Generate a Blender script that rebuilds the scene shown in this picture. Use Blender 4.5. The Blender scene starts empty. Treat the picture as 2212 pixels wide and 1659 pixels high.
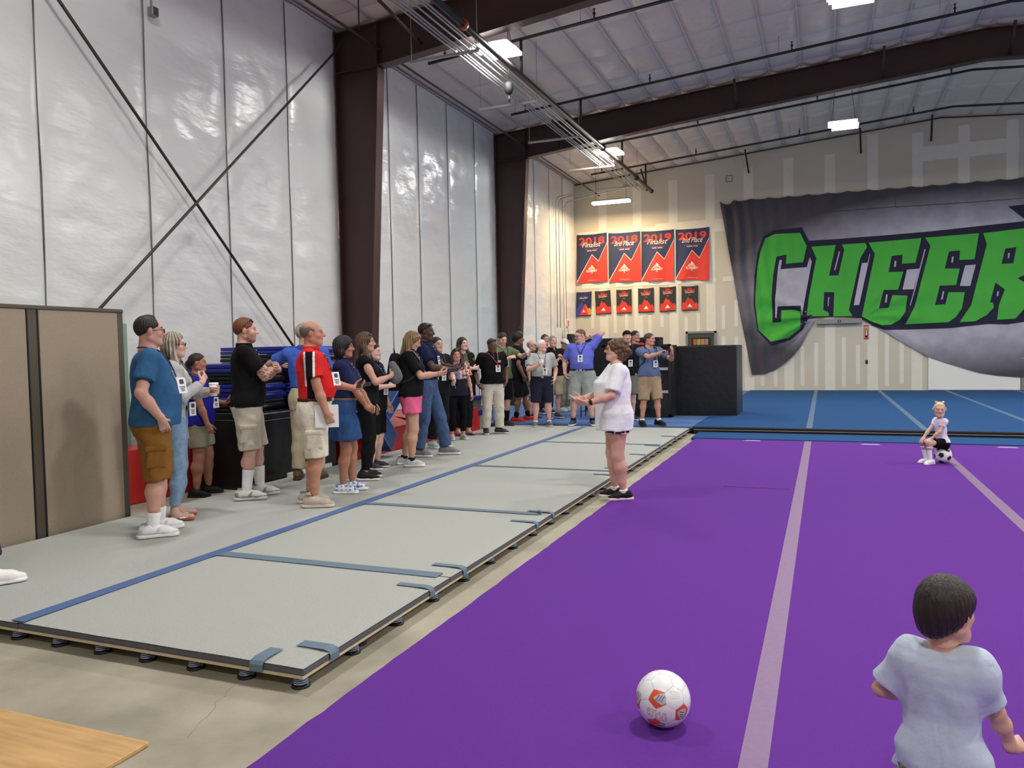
import bpy, bmesh, math, random
import numpy as np
from mathutils import Vector, Matrix

random.seed(7)
scene = bpy.context.scene
COL = scene.collection
PI = math.pi

# ---------------------------------------------------------------- camera
FPX, YAW, PITCH, ROLL, EYE = 1678.5, 0.382822, 0.0433338, 0.0199444, 1.6
def cam_axes():
    cy, sy, cp, sp = math.cos(YAW), math.sin(YAW), math.cos(PITCH), math.sin(PITCH)
    f = np.array([-sy*cp, cy*cp, -sp]); r = np.array([cy, sy, 0.0]); d = np.cross(f, r)
    c, s = math.cos(ROLL), math.sin(ROLL)
    return c*r+s*d, -s*r+c*d, f
CR, CD, CF = cam_axes()
cam_data = bpy.data.cameras.new('camera')
cam_data.sensor_width = 36.0
cam_data.lens = FPX/2212*36.0
cam_data.clip_end = 200
cam = bpy.data.objects.new('camera', cam_data); COL.objects.link(cam)
cam.matrix_world = Matrix(((CR[0], -CD[0], -CF[0], 0), (CR[1], -CD[1], -CF[1], 0), (CR[2], -CD[2], -CF[2], EYE), (0, 0, 0, 1)))
scene.camera = cam

# ---------------------------------------------------------------- light
world = bpy.data.worlds.new('world'); scene.world = world
world.use_nodes = True
world.node_tree.nodes['Background'].inputs[0].default_value = (0.8, 0.85, 0.9, 1)
world.node_tree.nodes['Background'].inputs[1].default_value = 0.05
vs = scene.view_settings
vs.view_transform = 'Standard'; vs.look = 'None'; vs.gamma = 1.0; vs.use_curve_mapping = False
vs.exposure = 0.3
LAMP_W = 168.0
WARM_W = 190.0
LAMP_ROWS = [(-5.15, 12.42), (-5.2, 20.0), (0.37, 12.75), (0.42, 20.0), (6.0, 12.6), (6.0, 20.0),
             (11.3, 12.6), (11.3, 20.0), (-5.15, 4.9), (0.4, 4.9), (6.0, 4.9), (11.3, 4.9), (0.4, -3.0), (6.0, -3.0)]

# ---------------------------------------------------------------- helpers
C0 = np.array([0, 0, EYE])
def ray(x, y): return CR*((x-1106)/FPX)+CD*((y-829.5)/FPX)+CF
def gz(x, y, z=0.0):
    d = ray(x, y); return C0+d*((z-EYE)/d[2])
def gx(x, y, X):
    d = ray(x, y); return C0+d*(X/d[0])
def gy(x, y, Y):
    d = ray(x, y); return C0+d*(Y/d[1])

def lin(c):
    out = []
    for v in c[:3]:
        v = v/255.0
        out.append(v/12.92 if v <= 0.04045 else ((v+0.055)/1.055)**2.4)
    return tuple(out)

MATS = {}
def M(name, rgb, rough=0.6, metal=0.0, noise=None, bump=None, emit=None, attr=False, spec=0.5, coat=0.0, alpha=None, stretch=None, sheen=0.0, bump2=None):
    """procedural principled material; rgb is sRGB 0-255; noise=(scale, amount); bump=(scale, strength, detail)"""
    if name in MATS: return MATS[name]
    m = bpy.data.materials.new(name); m.use_nodes = True
    nt = m.node_tree; b = nt.nodes['Principled BSDF']
    col = lin(rgb)
    b.inputs['Roughness'].default_value = rough
    b.inputs['Metallic'].default_value = metal
    b.inputs['Specular IOR Level'].default_value = spec
    b.inputs['Coat Weight'].default_value = coat
    b.inputs['Sheen Weight'].default_value = sheen
    b.inputs['Base Color'].default_value = (*col, 1)
    tc = nt.nodes.new('ShaderNodeTexCoord')
    vec = tc.outputs['Object']
    if stretch:
        mp = nt.nodes.new('ShaderNodeMapping'); mp.inputs['Scale'].default_value = stretch
        nt.links.new(vec, mp.inputs['Vector']); vec = mp.outputs['Vector']
    src = None
    if attr:
        at = nt.nodes.new('ShaderNodeAttribute'); at.attribute_name = 'Col'; src = at.outputs['Color']
        nt.links.new(src, b.inputs['Base Color'])
    if noise:
        n = nt.nodes.new('ShaderNodeTexNoise'); n.inputs['Scale'].default_value = noise[0]; n.inputs['Detail'].default_value = 5
        nt.links.new(vec, n.inputs['Vector'])
        r = nt.nodes.new('ShaderNodeMapRange'); r.inputs[1].default_value = 0.3; r.inputs[2].default_value = 0.7
        r.inputs[3].default_value = 1-noise[1]; r.inputs[4].default_value = 1+noise[1]
        nt.links.new(n.outputs['Fac'], r.inputs[0])
        mx = nt.nodes.new('ShaderNodeMix'); mx.data_type = 'RGBA'; mx.blend_type = 'MULTIPLY'; mx.inputs[0].default_value = 1
        if src: nt.links.new(src, mx.inputs[6])
        else: mx.inputs[6].default_value = (*col, 1)
        nt.links.new(r.outputs[0], mx.inputs[7]); nt.links.new(mx.outputs[2], b.inputs['Base Color'])
    if bump:
        n = nt.nodes.new('ShaderNodeTexNoise'); n.inputs['Scale'].default_value = bump[0]
        n.inputs['Detail'].default_value = bump[2] if len(bump) > 2 else 3
        nt.links.new(vec, n.inputs['Vector'])
        bp = nt.nodes.new('ShaderNodeBump'); bp.inputs['Strength'].default_value = bump[1]; bp.inputs['Distance'].default_value = bump[3] if len(bump) > 3 else 0.01
        nt.links.new(n.outputs['Fac'], bp.inputs['Height']); nt.links.new(bp.outputs[0], b.inputs['Normal'])
    if bump2:
        n2 = nt.nodes.new('ShaderNodeTexNoise'); n2.inputs['Scale'].default_value = bump2[0]; n2.inputs['Detail'].default_value = 2; n2.inputs['Distortion'].default_value = 1.5
        mp2 = nt.nodes.new('ShaderNodeMapping'); mp2.inputs['Scale'].default_value = (1, 1, 0.55); mp2.inputs['Rotation'].default_value = (0.5, 0.35, 0)
        nt.links.new(tc.outputs['Object'], mp2.inputs[0]); nt.links.new(mp2.outputs[0], n2.inputs['Vector'])
        b2_ = nt.nodes.new('ShaderNodeBump'); b2_.inputs['Strength'].default_value = bump2[1]; b2_.inputs['Distance'].default_value = bump2[2]
        nt.links.new(n2.outputs['Fac'], b2_.inputs['Height']); nt.links.new(b2_.outputs[0], bp.inputs['Normal'])
    if emit:
        b.inputs['Emission Color'].default_value = (*lin(emit[0]), 1); b.inputs['Emission Strength'].default_value = emit[1]
    if alpha is not None: b.inputs['Alpha'].default_value = alpha
    MATS[name] = m
    return m

def tag(o, label, cat, group=None, kind=None):
    if label: o['label'] = label
    if cat: o['category'] = cat
    if group: o['group'] = group
    if kind: o['kind'] = kind
    return o
def struct(o): o['kind'] = 'structure'; return o
def thing(name, label, cat, loc=(0, 0, 0), rotz=0.0, group=None):
    o = bpy.data.objects.new(name, None); COL.objects.link(o); o.empty_display_size = 0.1
    o.location = loc; o.rotation_euler = (0, 0, rotz)
    return tag(o, label, cat, group)
def link(name, me, mat=None, parent=None, loc=None, rot=None):
    if mat is not None and len(me.materials) == 0:
        for q in (mat if isinstance(mat, (list, tuple)) else [mat]): me.materials.append(q)
    o = bpy.data.objects.new(name, me); COL.objects.link(o)
    if parent: o.parent = parent
    if loc is not None: o.location = loc
    if rot is not None: o.rotation_euler = rot
    return o
def mesh_np(name, V, F, smooth=True, col=None):
    """V (n,3), F (m,k) arrays -> mesh"""
    V = np.asarray(V, np.float32); F = np.asarray(F, np.int32)
    me = bpy.data.meshes.new(name); k = F.shape[1] if len(F) else 4
    me.vertices.add(len(V)); me.vertices.foreach_set('co', V.ravel())
    me.loops.add(F.size); me.loops.foreach_set('vertex_index', F.ravel())
    me.polygons.add(len(F)); me.polygons.foreach_set('loop_start', np.arange(0, F.size, k, dtype=np.int32))
    try: me.polygons.foreach_set('loop_total', np.full(len(F), k, np.int32))
    except Exception: pass
    me.update(calc_edges=True)
    if smooth: me.polygons.foreach_set('use_smooth', np.ones(len(F), bool))
    if col is not None:
        a = me.color_attributes.new('Col', 'FLOAT_COLOR', 'POINT')
        c4 = np.ones((len(V), 4), np.float32); c4[:, :3] = col
        a.data.foreach_set('color', c4.ravel())
    return me
def bm_mesh(name, bm, smooth=False):
    me = bpy.data.meshes.new(name); bm.normal_update(); bm.to_mesh(me); bm.free()
    if smooth: me.polygons.foreach_set('use_smooth', np.ones(len(me.polygons), bool))
    return me
def box_bm(bm, lo, hi, bevel=0.0, seg=1, M4=None):
    t = bmesh.new(); bmesh.ops.create_cube(t, size=1)
    lo = Vector(lo); hi = Vector(hi)
    for v in t.verts: v.co = Vector((lo[i]+(v.co[i]+0.5)*(hi[i]-lo[i]) for i in range(3)))
    if bevel: bmesh.ops.bevel(t, geom=t.edges[:], offset=bevel, segments=seg, affect='EDGES', profile=0.6)
    if M4 is not None: bmesh.ops.transform(t, matrix=M4, verts=t.verts[:])
    tm = bpy.data.meshes.new('t'); t.to_mesh(tm); t.free(); bm.from_mesh(tm); bpy.data.meshes.remove(tm)
def box(name, lo, hi, mat, parent=None, bevel=0.0, seg=1, world=False):
    """box given in (parent) coordinates; origin set at its base centre"""
    c = Vector(((lo[0]+hi[0])/2, (lo[1]+hi[1])/2, min(lo[2], hi[2])))
    bm = bmesh.new(); box_bm(bm, Vector(lo)-c, Vector(hi)-c, bevel, seg)
    return link(name, bm_mesh(name, bm, False), mat, parent, c)
def tube_arrays(P, r, n=8, closed=False):
    P = [Vector(p) for p in P]; rr = r if isinstance(r, (list, tuple)) else [r]*len(P)
    V = []; F = []; up = None
    for i, p in enumerate(P):
        a = P[i-1] if i > 0 or closed else p; b = P[(i+1) % len(P)] if i < len(P)-1 or closed else p
        t = (b-a).normalized()
        if up is None: up = t.orthogonal().normalized()
        up = (up-t*up.dot(t)).normalized() if (up-t*up.dot(t)).length > 1e-6 else t.orthogonal().normalized()
        s = t.cross(up)
        for k in range(n):
            q = 2*PI*k/n; V.append(p+(up*math.cos(q)+s*math.sin(q))*rr[i])
    m = len(P)
    for i in range(m if closed else m-1):
        for k in range(n):
            a = i*n+k; b = i*n+(k+1) % n; c = ((i+1) % m)*n+(k+1) % n; d = ((i+1) % m)*n+k
            F.append((a, b, c, d))
    return V, F
def tube_bm(bm, P, r, n=8, closed=False):
    V, F = tube_arrays(P, r, n, closed); vs_ = [bm.verts.new(v) for v in V]
    for f in F:
        g = bm.faces.new([vs_[i] for i in f]); g.smooth = True
    if not closed and n > 2:
        bm.faces.new([vs_[k] for k in range(n)][::-1]); bm.faces.new([vs_[len(V)-n+k] for k in range(n)])
def tube(name, P, r, mat, parent=None, n=8, closed=False):
    c = Vector(P[0]); bm = bmesh.new(); tube_bm(bm, [Vector(p)-c for p in P], r, n, closed)
    return link(name, bm_mesh(name, bm), mat, parent, c)
def lathe_bm(bm, prof, n=20, c=(0, 0, 0), axis=None):
    V = []
    for r, z in prof:
        V.append([bm.verts.new((c[0]+r*math.cos(2*PI*k/n), c[1]+r*math.sin(2*PI*k/n), c[2]+z)) for k in range(n)])
    for i in range(len(prof)-1):
        for k in range(n):
            f = bm.faces.new((V[i][k], V[i][(k+1) % n], V[i+1][(k+1) % n], V[i+1][k])); f.smooth = True
    if prof[0][0] > 1e-4: bm.faces.new(V[0][::-1])
    if prof[-1][0] > 1e-4: bm.faces.new(V[-1])
def hash2(i, j, seed):
    s = np.sin(i*127.1+j*311.7+seed*74.7)*43758.5453
    return s-np.floor(s)
def vnoise(x, y, seed=0):
    i = np.floor(x); j = np.floor(y); u = x-i; v = y-j
    u = u*u*(3-2*u); v = v*v*(3-2*v)
    a = hash2(i, j, seed); b = hash2(i+1, j, seed); c = hash2(i, j+1, seed); d = hash2(i+1, j+1, seed)
    return (a*(1-u)+b*u)*(1-v)+(c*(1-u)+d*u)*v
def fbm(x, y, seed=0, o=3):
    s = 0; a = 0.5
    for k in range(o):
        s = s+a*(vnoise(x*2**k, y*2**k, seed+k)-0.5); a *= 0.5
    return s
def grid_mesh(name, fn, nu, nv, smooth=True):
    u, v = np.meshgrid(np.linspace(0, 1, nu+1), np.linspace(0, 1, nv+1), indexing='ij')
    V = np.stack(fn(u, v), -1).reshape(-1, 3)
    i, j = np.meshgrid(np.arange(nu), np.arange(nv), indexing='ij'); a = (i*(nv+1)+j).ravel()
    F = np.stack([a, a+nv+1, a+nv+2, a+1], -1)
    return mesh_np(name, V, F, smooth)

# ---------------------------------------------------------------- materials
vinyl = M('vinyl_white', (228, 230, 228), 0.26, bump=(5, 0.16, 2, 0.05), spec=0.5, stretch=(1, 0.8, 2.0))
vinyl_roof = M('vinyl_roof', (222, 212, 200), 0.4, bump=(7, 0.4, 3, 0.03))
steel_red = M('red_oxide_steel', (66, 43, 41), 0.5, noise=(3, 0.08))
galv = M('galvanized', (166, 168, 166), 0.45, 0.2)
pipe_black = M('pipe_black', (38, 34, 34), 0.45)
rod_grey = M('rod_grey', (70, 70, 66), 0.5, 0.3)
concrete = M('concrete', (160, 155, 136), 0.6, noise=(2.6, 0.22), bump=(60, 0.15))
drywall = M('drywall', (204, 197, 180), 0.9, noise=(0.6, 0.03))
compound = M('joint_compound', (224, 220, 206), 0.9, noise=(4, 0.03))
purple = M('purple_carpet', (104, 55, 151), 0.95, noise=(260, 0.16), bump=(420, 0.5))
purple.node_tree.nodes['Principled BSDF'].inputs['Specular IOR Level'].default_value = 0.1
blue_c = M('blue_carpet', (44, 82, 130), 0.95, noise=(160, 0.12), bump=(300, 0.4), spec=0.1)
blue_l = M('blue_carpet_pale', (92, 122, 172), 0.95, noise=(160, 0.1), bump=(300, 0.4), spec=0.1)
grey_c = M('grey_carpet', (173, 176, 170), 0.95, noise=(90, 0.07), bump=(260, 0.35), spec=0.15)
foam = M('foam_edge', (90, 90, 95), 0.95, noise=(60, 0.12))
ply_edge = M('plywood_edge', (200, 184, 156), 0.8, noise=(30, 0.1))
tape_blue = M('tape_blue', (76, 102, 150), 0.7, noise=(40, 0.05))
tape_grey = M('tape_slate', (100, 120, 136), 0.7, noise=(40, 0.05))
tape_purple = M('tape_pale', (132, 104, 142), 0.55, noise=(30, 0.06))
tape_bluepale = M('tape_pale_blue', (84, 112, 142), 0.55)
blackv = M('black_vinyl', (22, 23, 26), 0.38, noise=(3, 0.1), bump=(7, 0.35, 3, 0.02))
blackm = M('black_matte', (20, 20, 21), 0.7)
dark = M('dark_rubber', (16, 16, 17), 0.55)
redv = M('red_vinyl', (176, 32, 32), 0.33, bump=(5, 0.3, 2, 0.02))
bluev = M('blue_vinyl', (34, 66, 138), 0.33, bump=(6, 0.35, 2, 0.02))
royal = M('royal_vinyl', (38, 48, 146), 0.4, bump=(6, 0.25, 2, 0.02))
navyv = M('navy_vinyl', (24, 34, 84), 0.4)
fabric_beige = M('partition_fabric', (164, 150, 132), 0.95, noise=(110, 0.09), bump=(300, 0.3))
bronze = M('partition_frame', (92, 84, 72), 0.5, 0.2)
white_p = M('white_paint', (232, 232, 226), 0.6)
grey_metal = M('grey_metal', (140, 142, 138), 0.45, 0.4)
doorc = M('door_grey', (66, 70, 64), 0.5)
lampm = M('lamp_lens', (255, 255, 255), 0.5, emit=((255, 252, 246), 9.0))
lampw = M('lamp_lens_warm', (255, 250, 235), 0.5, emit=((255, 240, 205), 10.0))

# ================================================================ THE SETTING
W, D, XR, YF, EAVE, RIDGE_X, RIDGE = -8.09, 26.4, 14.5, -8.0, 7.33, 3.2, 8.21
SLOPE = (RIDGE-EAVE)/(RIDGE_X-W)
def roof_z(x): return EAVE+(x-W)*SLOPE if x <= RIDGE_X else RIDGE-(x-RIDGE_X)*SLOPE

struct(box('floor', (W-0.3, YF-0.2, -0.12), (XR+0.2, D+0.2, 0.0), concrete))
struct(box('wall_right', (XR, YF, 0), (XR+0.15, D, EAVE+0.1), vinyl))
struct(box('wall_front', (W, YF-0.15, 0), (XR, YF, RIDGE+0.3), drywall))
wb = struct(box('wall_back', (W-0.2, D, 0), (XR, D+0.15, RIDGE+0.3), drywall))
wl = struct(box('wall_left', (W-0.2, YF, 0), (W-0.1, D, EAVE+0.1), white_p))

def vinyl_panel(y0, y1, seed):
    w = y1-y0; nu, nv = max(8, int(w/0.055)), 105
    def fn(u, v):
        Y = y0+0.004+(w-0.008)*u; Z = v*(EAVE+0.02)
        edge = np.minimum(u, 1-u)*2
        puff = (1-(1-np.clip(edge*2.2, 0, 1))**2)
        wr = fbm(Y*1.2+Z*2.2, Z*3.1-Y*0.9, seed, 2)*0.045+fbm(Y*3.2-Z*5.0, Z*7.0+Y*2.0, seed+9, 2)*0.014
        ridg = np.abs(fbm(Y*2.0+Z*3.2, Z*1.2-Y*2.0, seed+21, 2))*0.04
        X = W-0.045+0.03*puff+(wr-ridg)*(0.35+0.65*puff)
        X = np.where((u <= 0) | (u >= 1), W-0.058, X)
        return X, Y, Z
    return link('vinyl_panel', grid_mesh('vinyl_panel', fn, nu, nv), vinyl, None)
seams = [-8.0, -5.4, -4.0, -2.5, -1.1, 0.4, 1.9, 3.3, 4.75, 6.21, 7.725, 9.18, 10.62, 12.03, 13.82, 15.04, 16.46, 17.98, 19.28, 20.85, 22.27, 23.67, 25.05, 26.4]
for i in range(len(seams)-1):
    o = vinyl_panel(seams[i], seams[i+1], i*3+1); o.parent = wl
    o.matrix_parent_inverse = Matrix.Translation(-Vector(wl.location))
gap = M('seam_dark', (104, 106, 106), 0.6)
for s in seams[1:-1]:
    if s in (12.03, 19.28): continue
    o = tube('seam_batten', [(W-0.046, s+0.010*math.sin(k*1.7), k*EAVE/10) for k in range(11)], 0.0065, gap, None, 6)
    o.parent = wl; o.matrix_parent_inverse = Matrix.Translation(-Vector(wl.location))

# ceiling: slabs and quilted insulation panels between the straps
bm = bmesh.new()
for xa, xb in ((W-0.2, RIDGE_X), (RIDGE_X, XR+0.2)):
    q = [bm.verts.new((x, y, roof_z(x)+z)) for z in (0.12, 0.22) for x, y in ((xa, YF-0.2), (xb, YF-0.2), (xb, D+0.2), (xa, D+0.2))]
    for f in ((0, 1, 2, 3), (7, 6, 5, 4), (0, 4, 5, 1), (1, 5, 6, 2), (2, 6, 7, 3), (3, 7, 4, 0)): bm.faces.new([q[i] for i in f])
ceil = struct(link('ceiling', bm_mesh('ceiling', bm), vinyl_roof))
DX, DY = 0.69, 1.481
pill = []
for k in range(5):
    def fn(u, v, k=k):
        x = u*DX; y = v*DY
        e = np.minimum(np.minimum(u, 1-u)*DX, np.minimum(v, 1-v)*DY)
        puff = 1-np.clip(1-e/0.22, 0, 1)**2
        wr = fbm(x*5+y*3+k*7, y*6-x*4, k*5, 3)*0.05+np.abs(fbm(x*3+y*5+k*3, y*2-x*3, k*7+2, 2))*0.04
        return x, y, -(0.075*puff)-wr*puff+0.02
    me = grid_mesh('insulation_panel', fn, 9, 16); me.flip_normals(); me.materials.append(vinyl_roof); pill.append(me)
nx = int((RIDGE_X-W)/DX)
x_list = [W+0.05+DX*i-0.03 for i in range(nx+1)]
for i, x in enumerate(x_list):
    for j in range(-2, 12):
        y = 10.15+DY*(j-0.0)
        if y > D-0.3: continue
        yy = min(y, D-DY)
        o = bpy.data.objects.new('insulation_panel', pill[(i*3+j*7) % 5]); COL.objects.link(o)
        o.parent = ceil; o.location = (x, yy, roof_z(x)+0.075); o.rotation_euler = (0, -math.atan(SLOPE), 0)
for i in range(6):
    x = RIDGE_X+0.06+DX*i
    for j in range(3, 11):
        y = 10.15+DY*j
        if y > D-0.3: continue
        o = bpy.data.objects.new('insulation_panel', pill[(i*2+j*3) % 5]); COL.objects.link(o)
        o.parent = ceil; o.location = (x, min(y, D-DY), roof_z(x)+0.075); o.rotation_euler = (0, math.atan(SLOPE), 0)
strapm = M('strap_white', (205, 205, 208), 0.5)
for i, x in enumerate(x_list+[RIDGE_X+0.05]):
    o = box('insulation_strap', (x-0.012, 7.0, roof_z(x)+0.03), (x+0.012, D, roof_z(x)+0.04), strapm, None); o.parent = ceil

# steel frames: tapered column + rafter
def frame(y, label):
    t = thing('steel_frame', label, 'steel frame', (W, y, 0), 0, 'dark red steel frames of the hall')
    hw = 0.11
    def plate(nm, pts, ya, yb):
        b = bmesh.new(); A = [b.verts.new((p[0], ya, p[1])) for p in pts]; B = [b.verts.new((p[0], yb, p[1])) for p in pts]
        n = len(pts); b.faces.new(A); b.faces.new(B[::-1])
        for k in range(n): b.faces.new((A[k], B[k], B[(k+1) % n], A[(k+1) % n]))
        bmesh.ops.recalc_face_normals(b, faces=b.faces[:])
        return link(nm, bm_mesh(nm, b), steel_red, t)
    z0, z1 = 6.58, EAVE
    xi0, xi1 = 0.50, 0.87       # inner flange at floor and knee
    plate('column_web', [(0.02, 0), (xi0, 0), (xi1, z0), (0.02, z0)], -0.01, 0.01)
    plate('outer_flange', [(0.0, 0), (0.02, 0), (0.02, z1), (0.0, z1)], -hw, hw)
    plate('inner_flange', [(xi0, 0), (xi0+0.022, 0), (xi1+0.022, z0), (xi1, z0)], -hw, hw)
    rx = RIDGE_X-W
    for sgn in (0, 1):
        def mx(x): return x if not sgn else 2*rx-x
        top = [(0.0, z1-0.06), (rx, RIDGE-0.06)]
        low = [(xi1, 6.62), (4.55, 7.02), (rx, RIDGE-0.66)]
        plate('rafter_web', [(mx(0.02), z0), (mx(0.02), top[0][1])]+[(mx(rx), top[1][1])]+[(mx(p[0]), p[1]) for p in low[::-1]]+[(mx(xi1), z0)], -0.01, 0.01)
        plate('top_flange', [(mx(0), z1-0.06), (mx(rx), RIDGE-0.06), (mx(rx), RIDGE-0.04), (mx(0), z1-0.04)], -hw, hw)
        for a, c in ((low[0], low[1]), (low[1], low[2])):
            plate('bottom_flange', [(mx(a[0]), a[1]), (mx(c[0]), c[1]), (mx(c[0]), c[1]-0.02), (mx(a[0]), a[1]-0.02)], -hw, hw)
    plate('knee_stiffener', [(0.02, z0), (xi1, z0), (xi1, z0+0.02), (0.02, z0+0.02)], -hw, hw)
    plate('knee_stiffener', [(xi1-0.02, z0), (xi1, z0), (xi1, EAVE), (xi1-0.02, EAVE)], -hw, hw)
    for z in (1.1, 2.2, 3.4, 4.6): 
        b = bmesh.new(); bmesh.ops.create_uvsphere(b, u_segments=8, v_segments=5, radius=0.016)
        link('bolt', bm_mesh('bolt', b, True), galv, t, (xi0+(xi1-xi0)*z/z0-0.03, -0.02, z))
    return t
f1 = frame(12.03, 'dark red steel frame nearest the camera, right of the crossed rods')
f2 = frame(19.28, 'dark red steel frame farther back, crossing the whole ceiling')
f0 = frame(4.78, 'dark red steel frame overhead, hidden behind the beige partition')

# drywall joints on the back wall
SN = [0]
def strip(x0, x1, z0, z1):
    SN[0] += 1; dd = 0.0025+0.0001*SN[0]
    o = box('joint_strip', (x0, D-dd, z0), (x1, D+0.001, z1), compound, None); o.parent = wb
    o.matrix_parent_inverse = Matrix.Translation(-Vector(wb.location))
rs = random.Random(5)
x = W+0.55; k = 0
while x < 9:
    if k % 3 == 1: strip(x-0.14, x+0.16, 0.0, roof_z(x)-rs.uniform(0.1, 0.5))
    else:
        strip(x-0.055, x+0.06, 0.25+rs.uniform(0, 0.1), 1.35+rs.uniform(0, 0.6))
        strip(x-0.055, x+0.06, 1.9+rs.uniform(0, 0.5), 2.6+rs.uniform(0, 0.5))
    x += 0.405; k += 1
for z in (3.66,): 
    for a in range(0, 10): strip(W+0.2+a*1.2, W+1.4+a*1.2+rs.uniform(-0.3, 0), z+rs.uniform(0.02, 0.05), z+0.18+rs.uniform(0.0, 0.04))
for (a, b2, z) in ((W+0.1, -5.3, 5.25), (-5.3, -2.2, 5.35), (2.5, 5.2, 7.0)): strip(a, b2, z, z+0.42)

# ================================================================ OVERHEAD
def high_bay(x, y, z, label, group):
    t = thing('high_bay_light', label, 'ceiling light', (x, y, z), 0, group)
    box('housing', (-0.31, -0.29, 0.03), (0.31, 0.29, 0.05), white_p, t, 0.008)
    box('lens', (-0.33, -0.32, -0.03), (0.25, 0.02, 0.03), lampm, t, 0.012, 2)
    box('lens', (-0.25, -0.02, -0.03), (0.33, 0.32, 0.03), lampm, t, 0.012, 2)
    for sx in (-0.26, 0.26):
        tube('hanger_wire', [(sx, 0, 0.06), (sx*0.5, 0, roof_z(x)-z)], 0.006, rod_grey, t, 5)
    l = bpy.data.lights.new('lamp', 'AREA'); l.shape = 'SQUARE'; l.size = 0.6; l.energy = LAMP_W; l.color = (1.0, 0.985, 0.95)
    lo = bpy.data.objects.new('lamp_light', l); COL.objects.link(lo); lo.parent = t; lo.location = (0, 0, -0.045)
names = {0: 'bright square ceiling light beside the conduits, largest in view', 1: 'small bright ceiling light beyond the second steel frame, by the conduits',
         2: 'bright ceiling light cut off by the top edge of the photo', 3: 'bright ceiling light hanging alone above the big wall banner'}
for i, (x, y) in enumerate(LAMP_ROWS):
    high_bay(x, y, 6.7 if i != 2 else 6.72, names.get(i, 'square ceiling light out of view in the rows overhead'), None if i in names else 'ceiling lights outside the picture')
wx, wy, wz = -6.35, 24.6, 6.33
t = thing('strip_light', 'long warm glowing strip light hanging above the wall banners', 'ceiling light', (wx, wy, wz))
box('housing', (-0.64, -0.1, 0.0), (0.64, 0.1, 0.05), grey_metal, t, 0.015)
box('lens', (-0.62, -0.11, -0.08), (0.62, 0.11, -0.002), lampw, t, 0.03, 3)
for sx in (-0.5, 0.5): tube('hanger_wire', [(sx, 0, 0.05), (sx, 0, 1.1)], 0.006, rod_grey, t, 5)
l = bpy.data.lights.new('warm', 'AREA'); l.shape = 'RECTANGLE'; l.size = 1.2; l.size_y = 0.2; l.energy = WARM_W; l.color = (1.0, 0.74, 0.42)
lo = bpy.data.objects.new('strip_lamp', l); COL.objects.link(lo); lo.parent = t; lo.location = (0, 0, -0.095)

# conduits, sprinkler main, hangers
cz = 6.5
for i, x in enumerate((-5.60, -5.53, -5.47, -5.35, -5.235, -5.175)):
    y1 = 23.45+0.08*i if i < 3 else 24.0+0.1*i
    nm = ['first', 'second', 'third', 'fourth', 'fifth', 'sixth'][i]
    pts = [(x, -3, cz), (x, y1-0.15, cz)]
    if i < 3:   # these turn to the left wall and run down it
        yy = y1; wy_ = [23.75, 24.05, 24.7][i]
        pts = [(x, -3, cz), (x, yy-0.2, cz), (x-0.03, yy-0.08, cz), (x-0.12, yy, cz), (-7.7, wy_, cz-0.02), (-7.88, wy_+0.02, cz-0.06), (-7.95, wy_+0.02, cz-0.2), (-7.95, wy_, 2.3)]
    o = tube('conduit', pts, 0.014, galv, None, 6)
    tag(o, 'thin grey metal conduit, %s from the left in the overhead bundle' % nm, 'conduit', 'overhead conduits')
t = thing('sprinkler_main', 'thick black sprinkler main pipe running beside the conduits', 'pipe', (-5.07, 0, cz+0.05))
tube('pipe', [(0, -3, 0), (0, 24.75, 0)], 0.052, pipe_black, t, 12)
orange = M('orange_coupling', (150, 74, 50), 0.5)
for y in (2.0, 10.9, 18.9, 22.6):
    tube('coupling', [(0, y-0.05, 0), (0, y+0.05, 0)], 0.078, orange if y < 12 else pipe_black, t, 12)
tube('end_cap', [(0, 24.7, 0), (0, 24.8, 0)], 0.066, pipe_black, t, 12)
for i, y in enumerate((11.72, 14.55, 17.35, 20.5, 23.35)):
    t = thing('trapeze_hanger', 'grey strut bar carrying the conduits, %s from the camera' % ['first', 'second', 'third', 'fourth', 'fifth'][i], 'pipe hanger', (-6.45, y, cz-0.055), 0, 'conduit hangers')
    box('strut', (0, -0.02, 0), (1.27, 0.02, 0.04), galv, t)
    for x in (0.03, 1.24): tube('threaded_rod', [(x, 0, 0.02), (x, 0, roof_z(-6.45+x)-cz+0.1)], 0.006, galv, t, 5)
    for x in (-5.6, -5.35, -5.2): box('clamp', (x+6.45-0.02, -0.025, 0.04), (x+6.45+0.02, 0.025, 0.085), galv, t)
def branch(y, x0, x1, drop, label):
    t = thing('sprinkler_branch', label, 'sprinkler pipe', (x0, y, roof_z(x0)-drop), 0, 'sprinkler branch pipes')
    def q(x, dz=0): return (x-x0, 0, roof_z(x)-roof_z(x0)+dz)
    tube('pipe', [q(x0), q(min(x1, RIDGE_X))]+([q(x1)] if x1 > RIDGE_X else []), 0.03, pipe_black, t, 8)
    x = x0+0.35
    while x < x1:
        b = bmesh.new(); lathe_bm(b, [(0.014, 0), (0.014, 0.06), (0.026, 0.07), (0.026, 0.1), (0.012, 0.11), (0.012, 0.16), (0.03, 0.165), (0.002, 0.17)], 8)
        link('sprinkler_head', bm_mesh('h', b), pipe_black, t, q(x, 0.02))
        tube('hanger_rod', [q(x-0.25), q(x-0.25, drop)], 0.006, galv, t, 5)
        x += 2.9
branch(13.35, -6.95, 8, 0.36, 'black sprinkler pipe just behind the nearest steel frame')
branch(17.05, -6.75, 8, 0.36, 'long black sprinkler pipe in front of the far steel frame')
branch(20.9, -6.3, 8, 0.36, 'black sprinkler pipe running close behind the far steel frame')
branch(23.9, -6.8, 8, 0.36, 'black sprinkler pipe nearest the back wall, above the banner')
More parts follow.
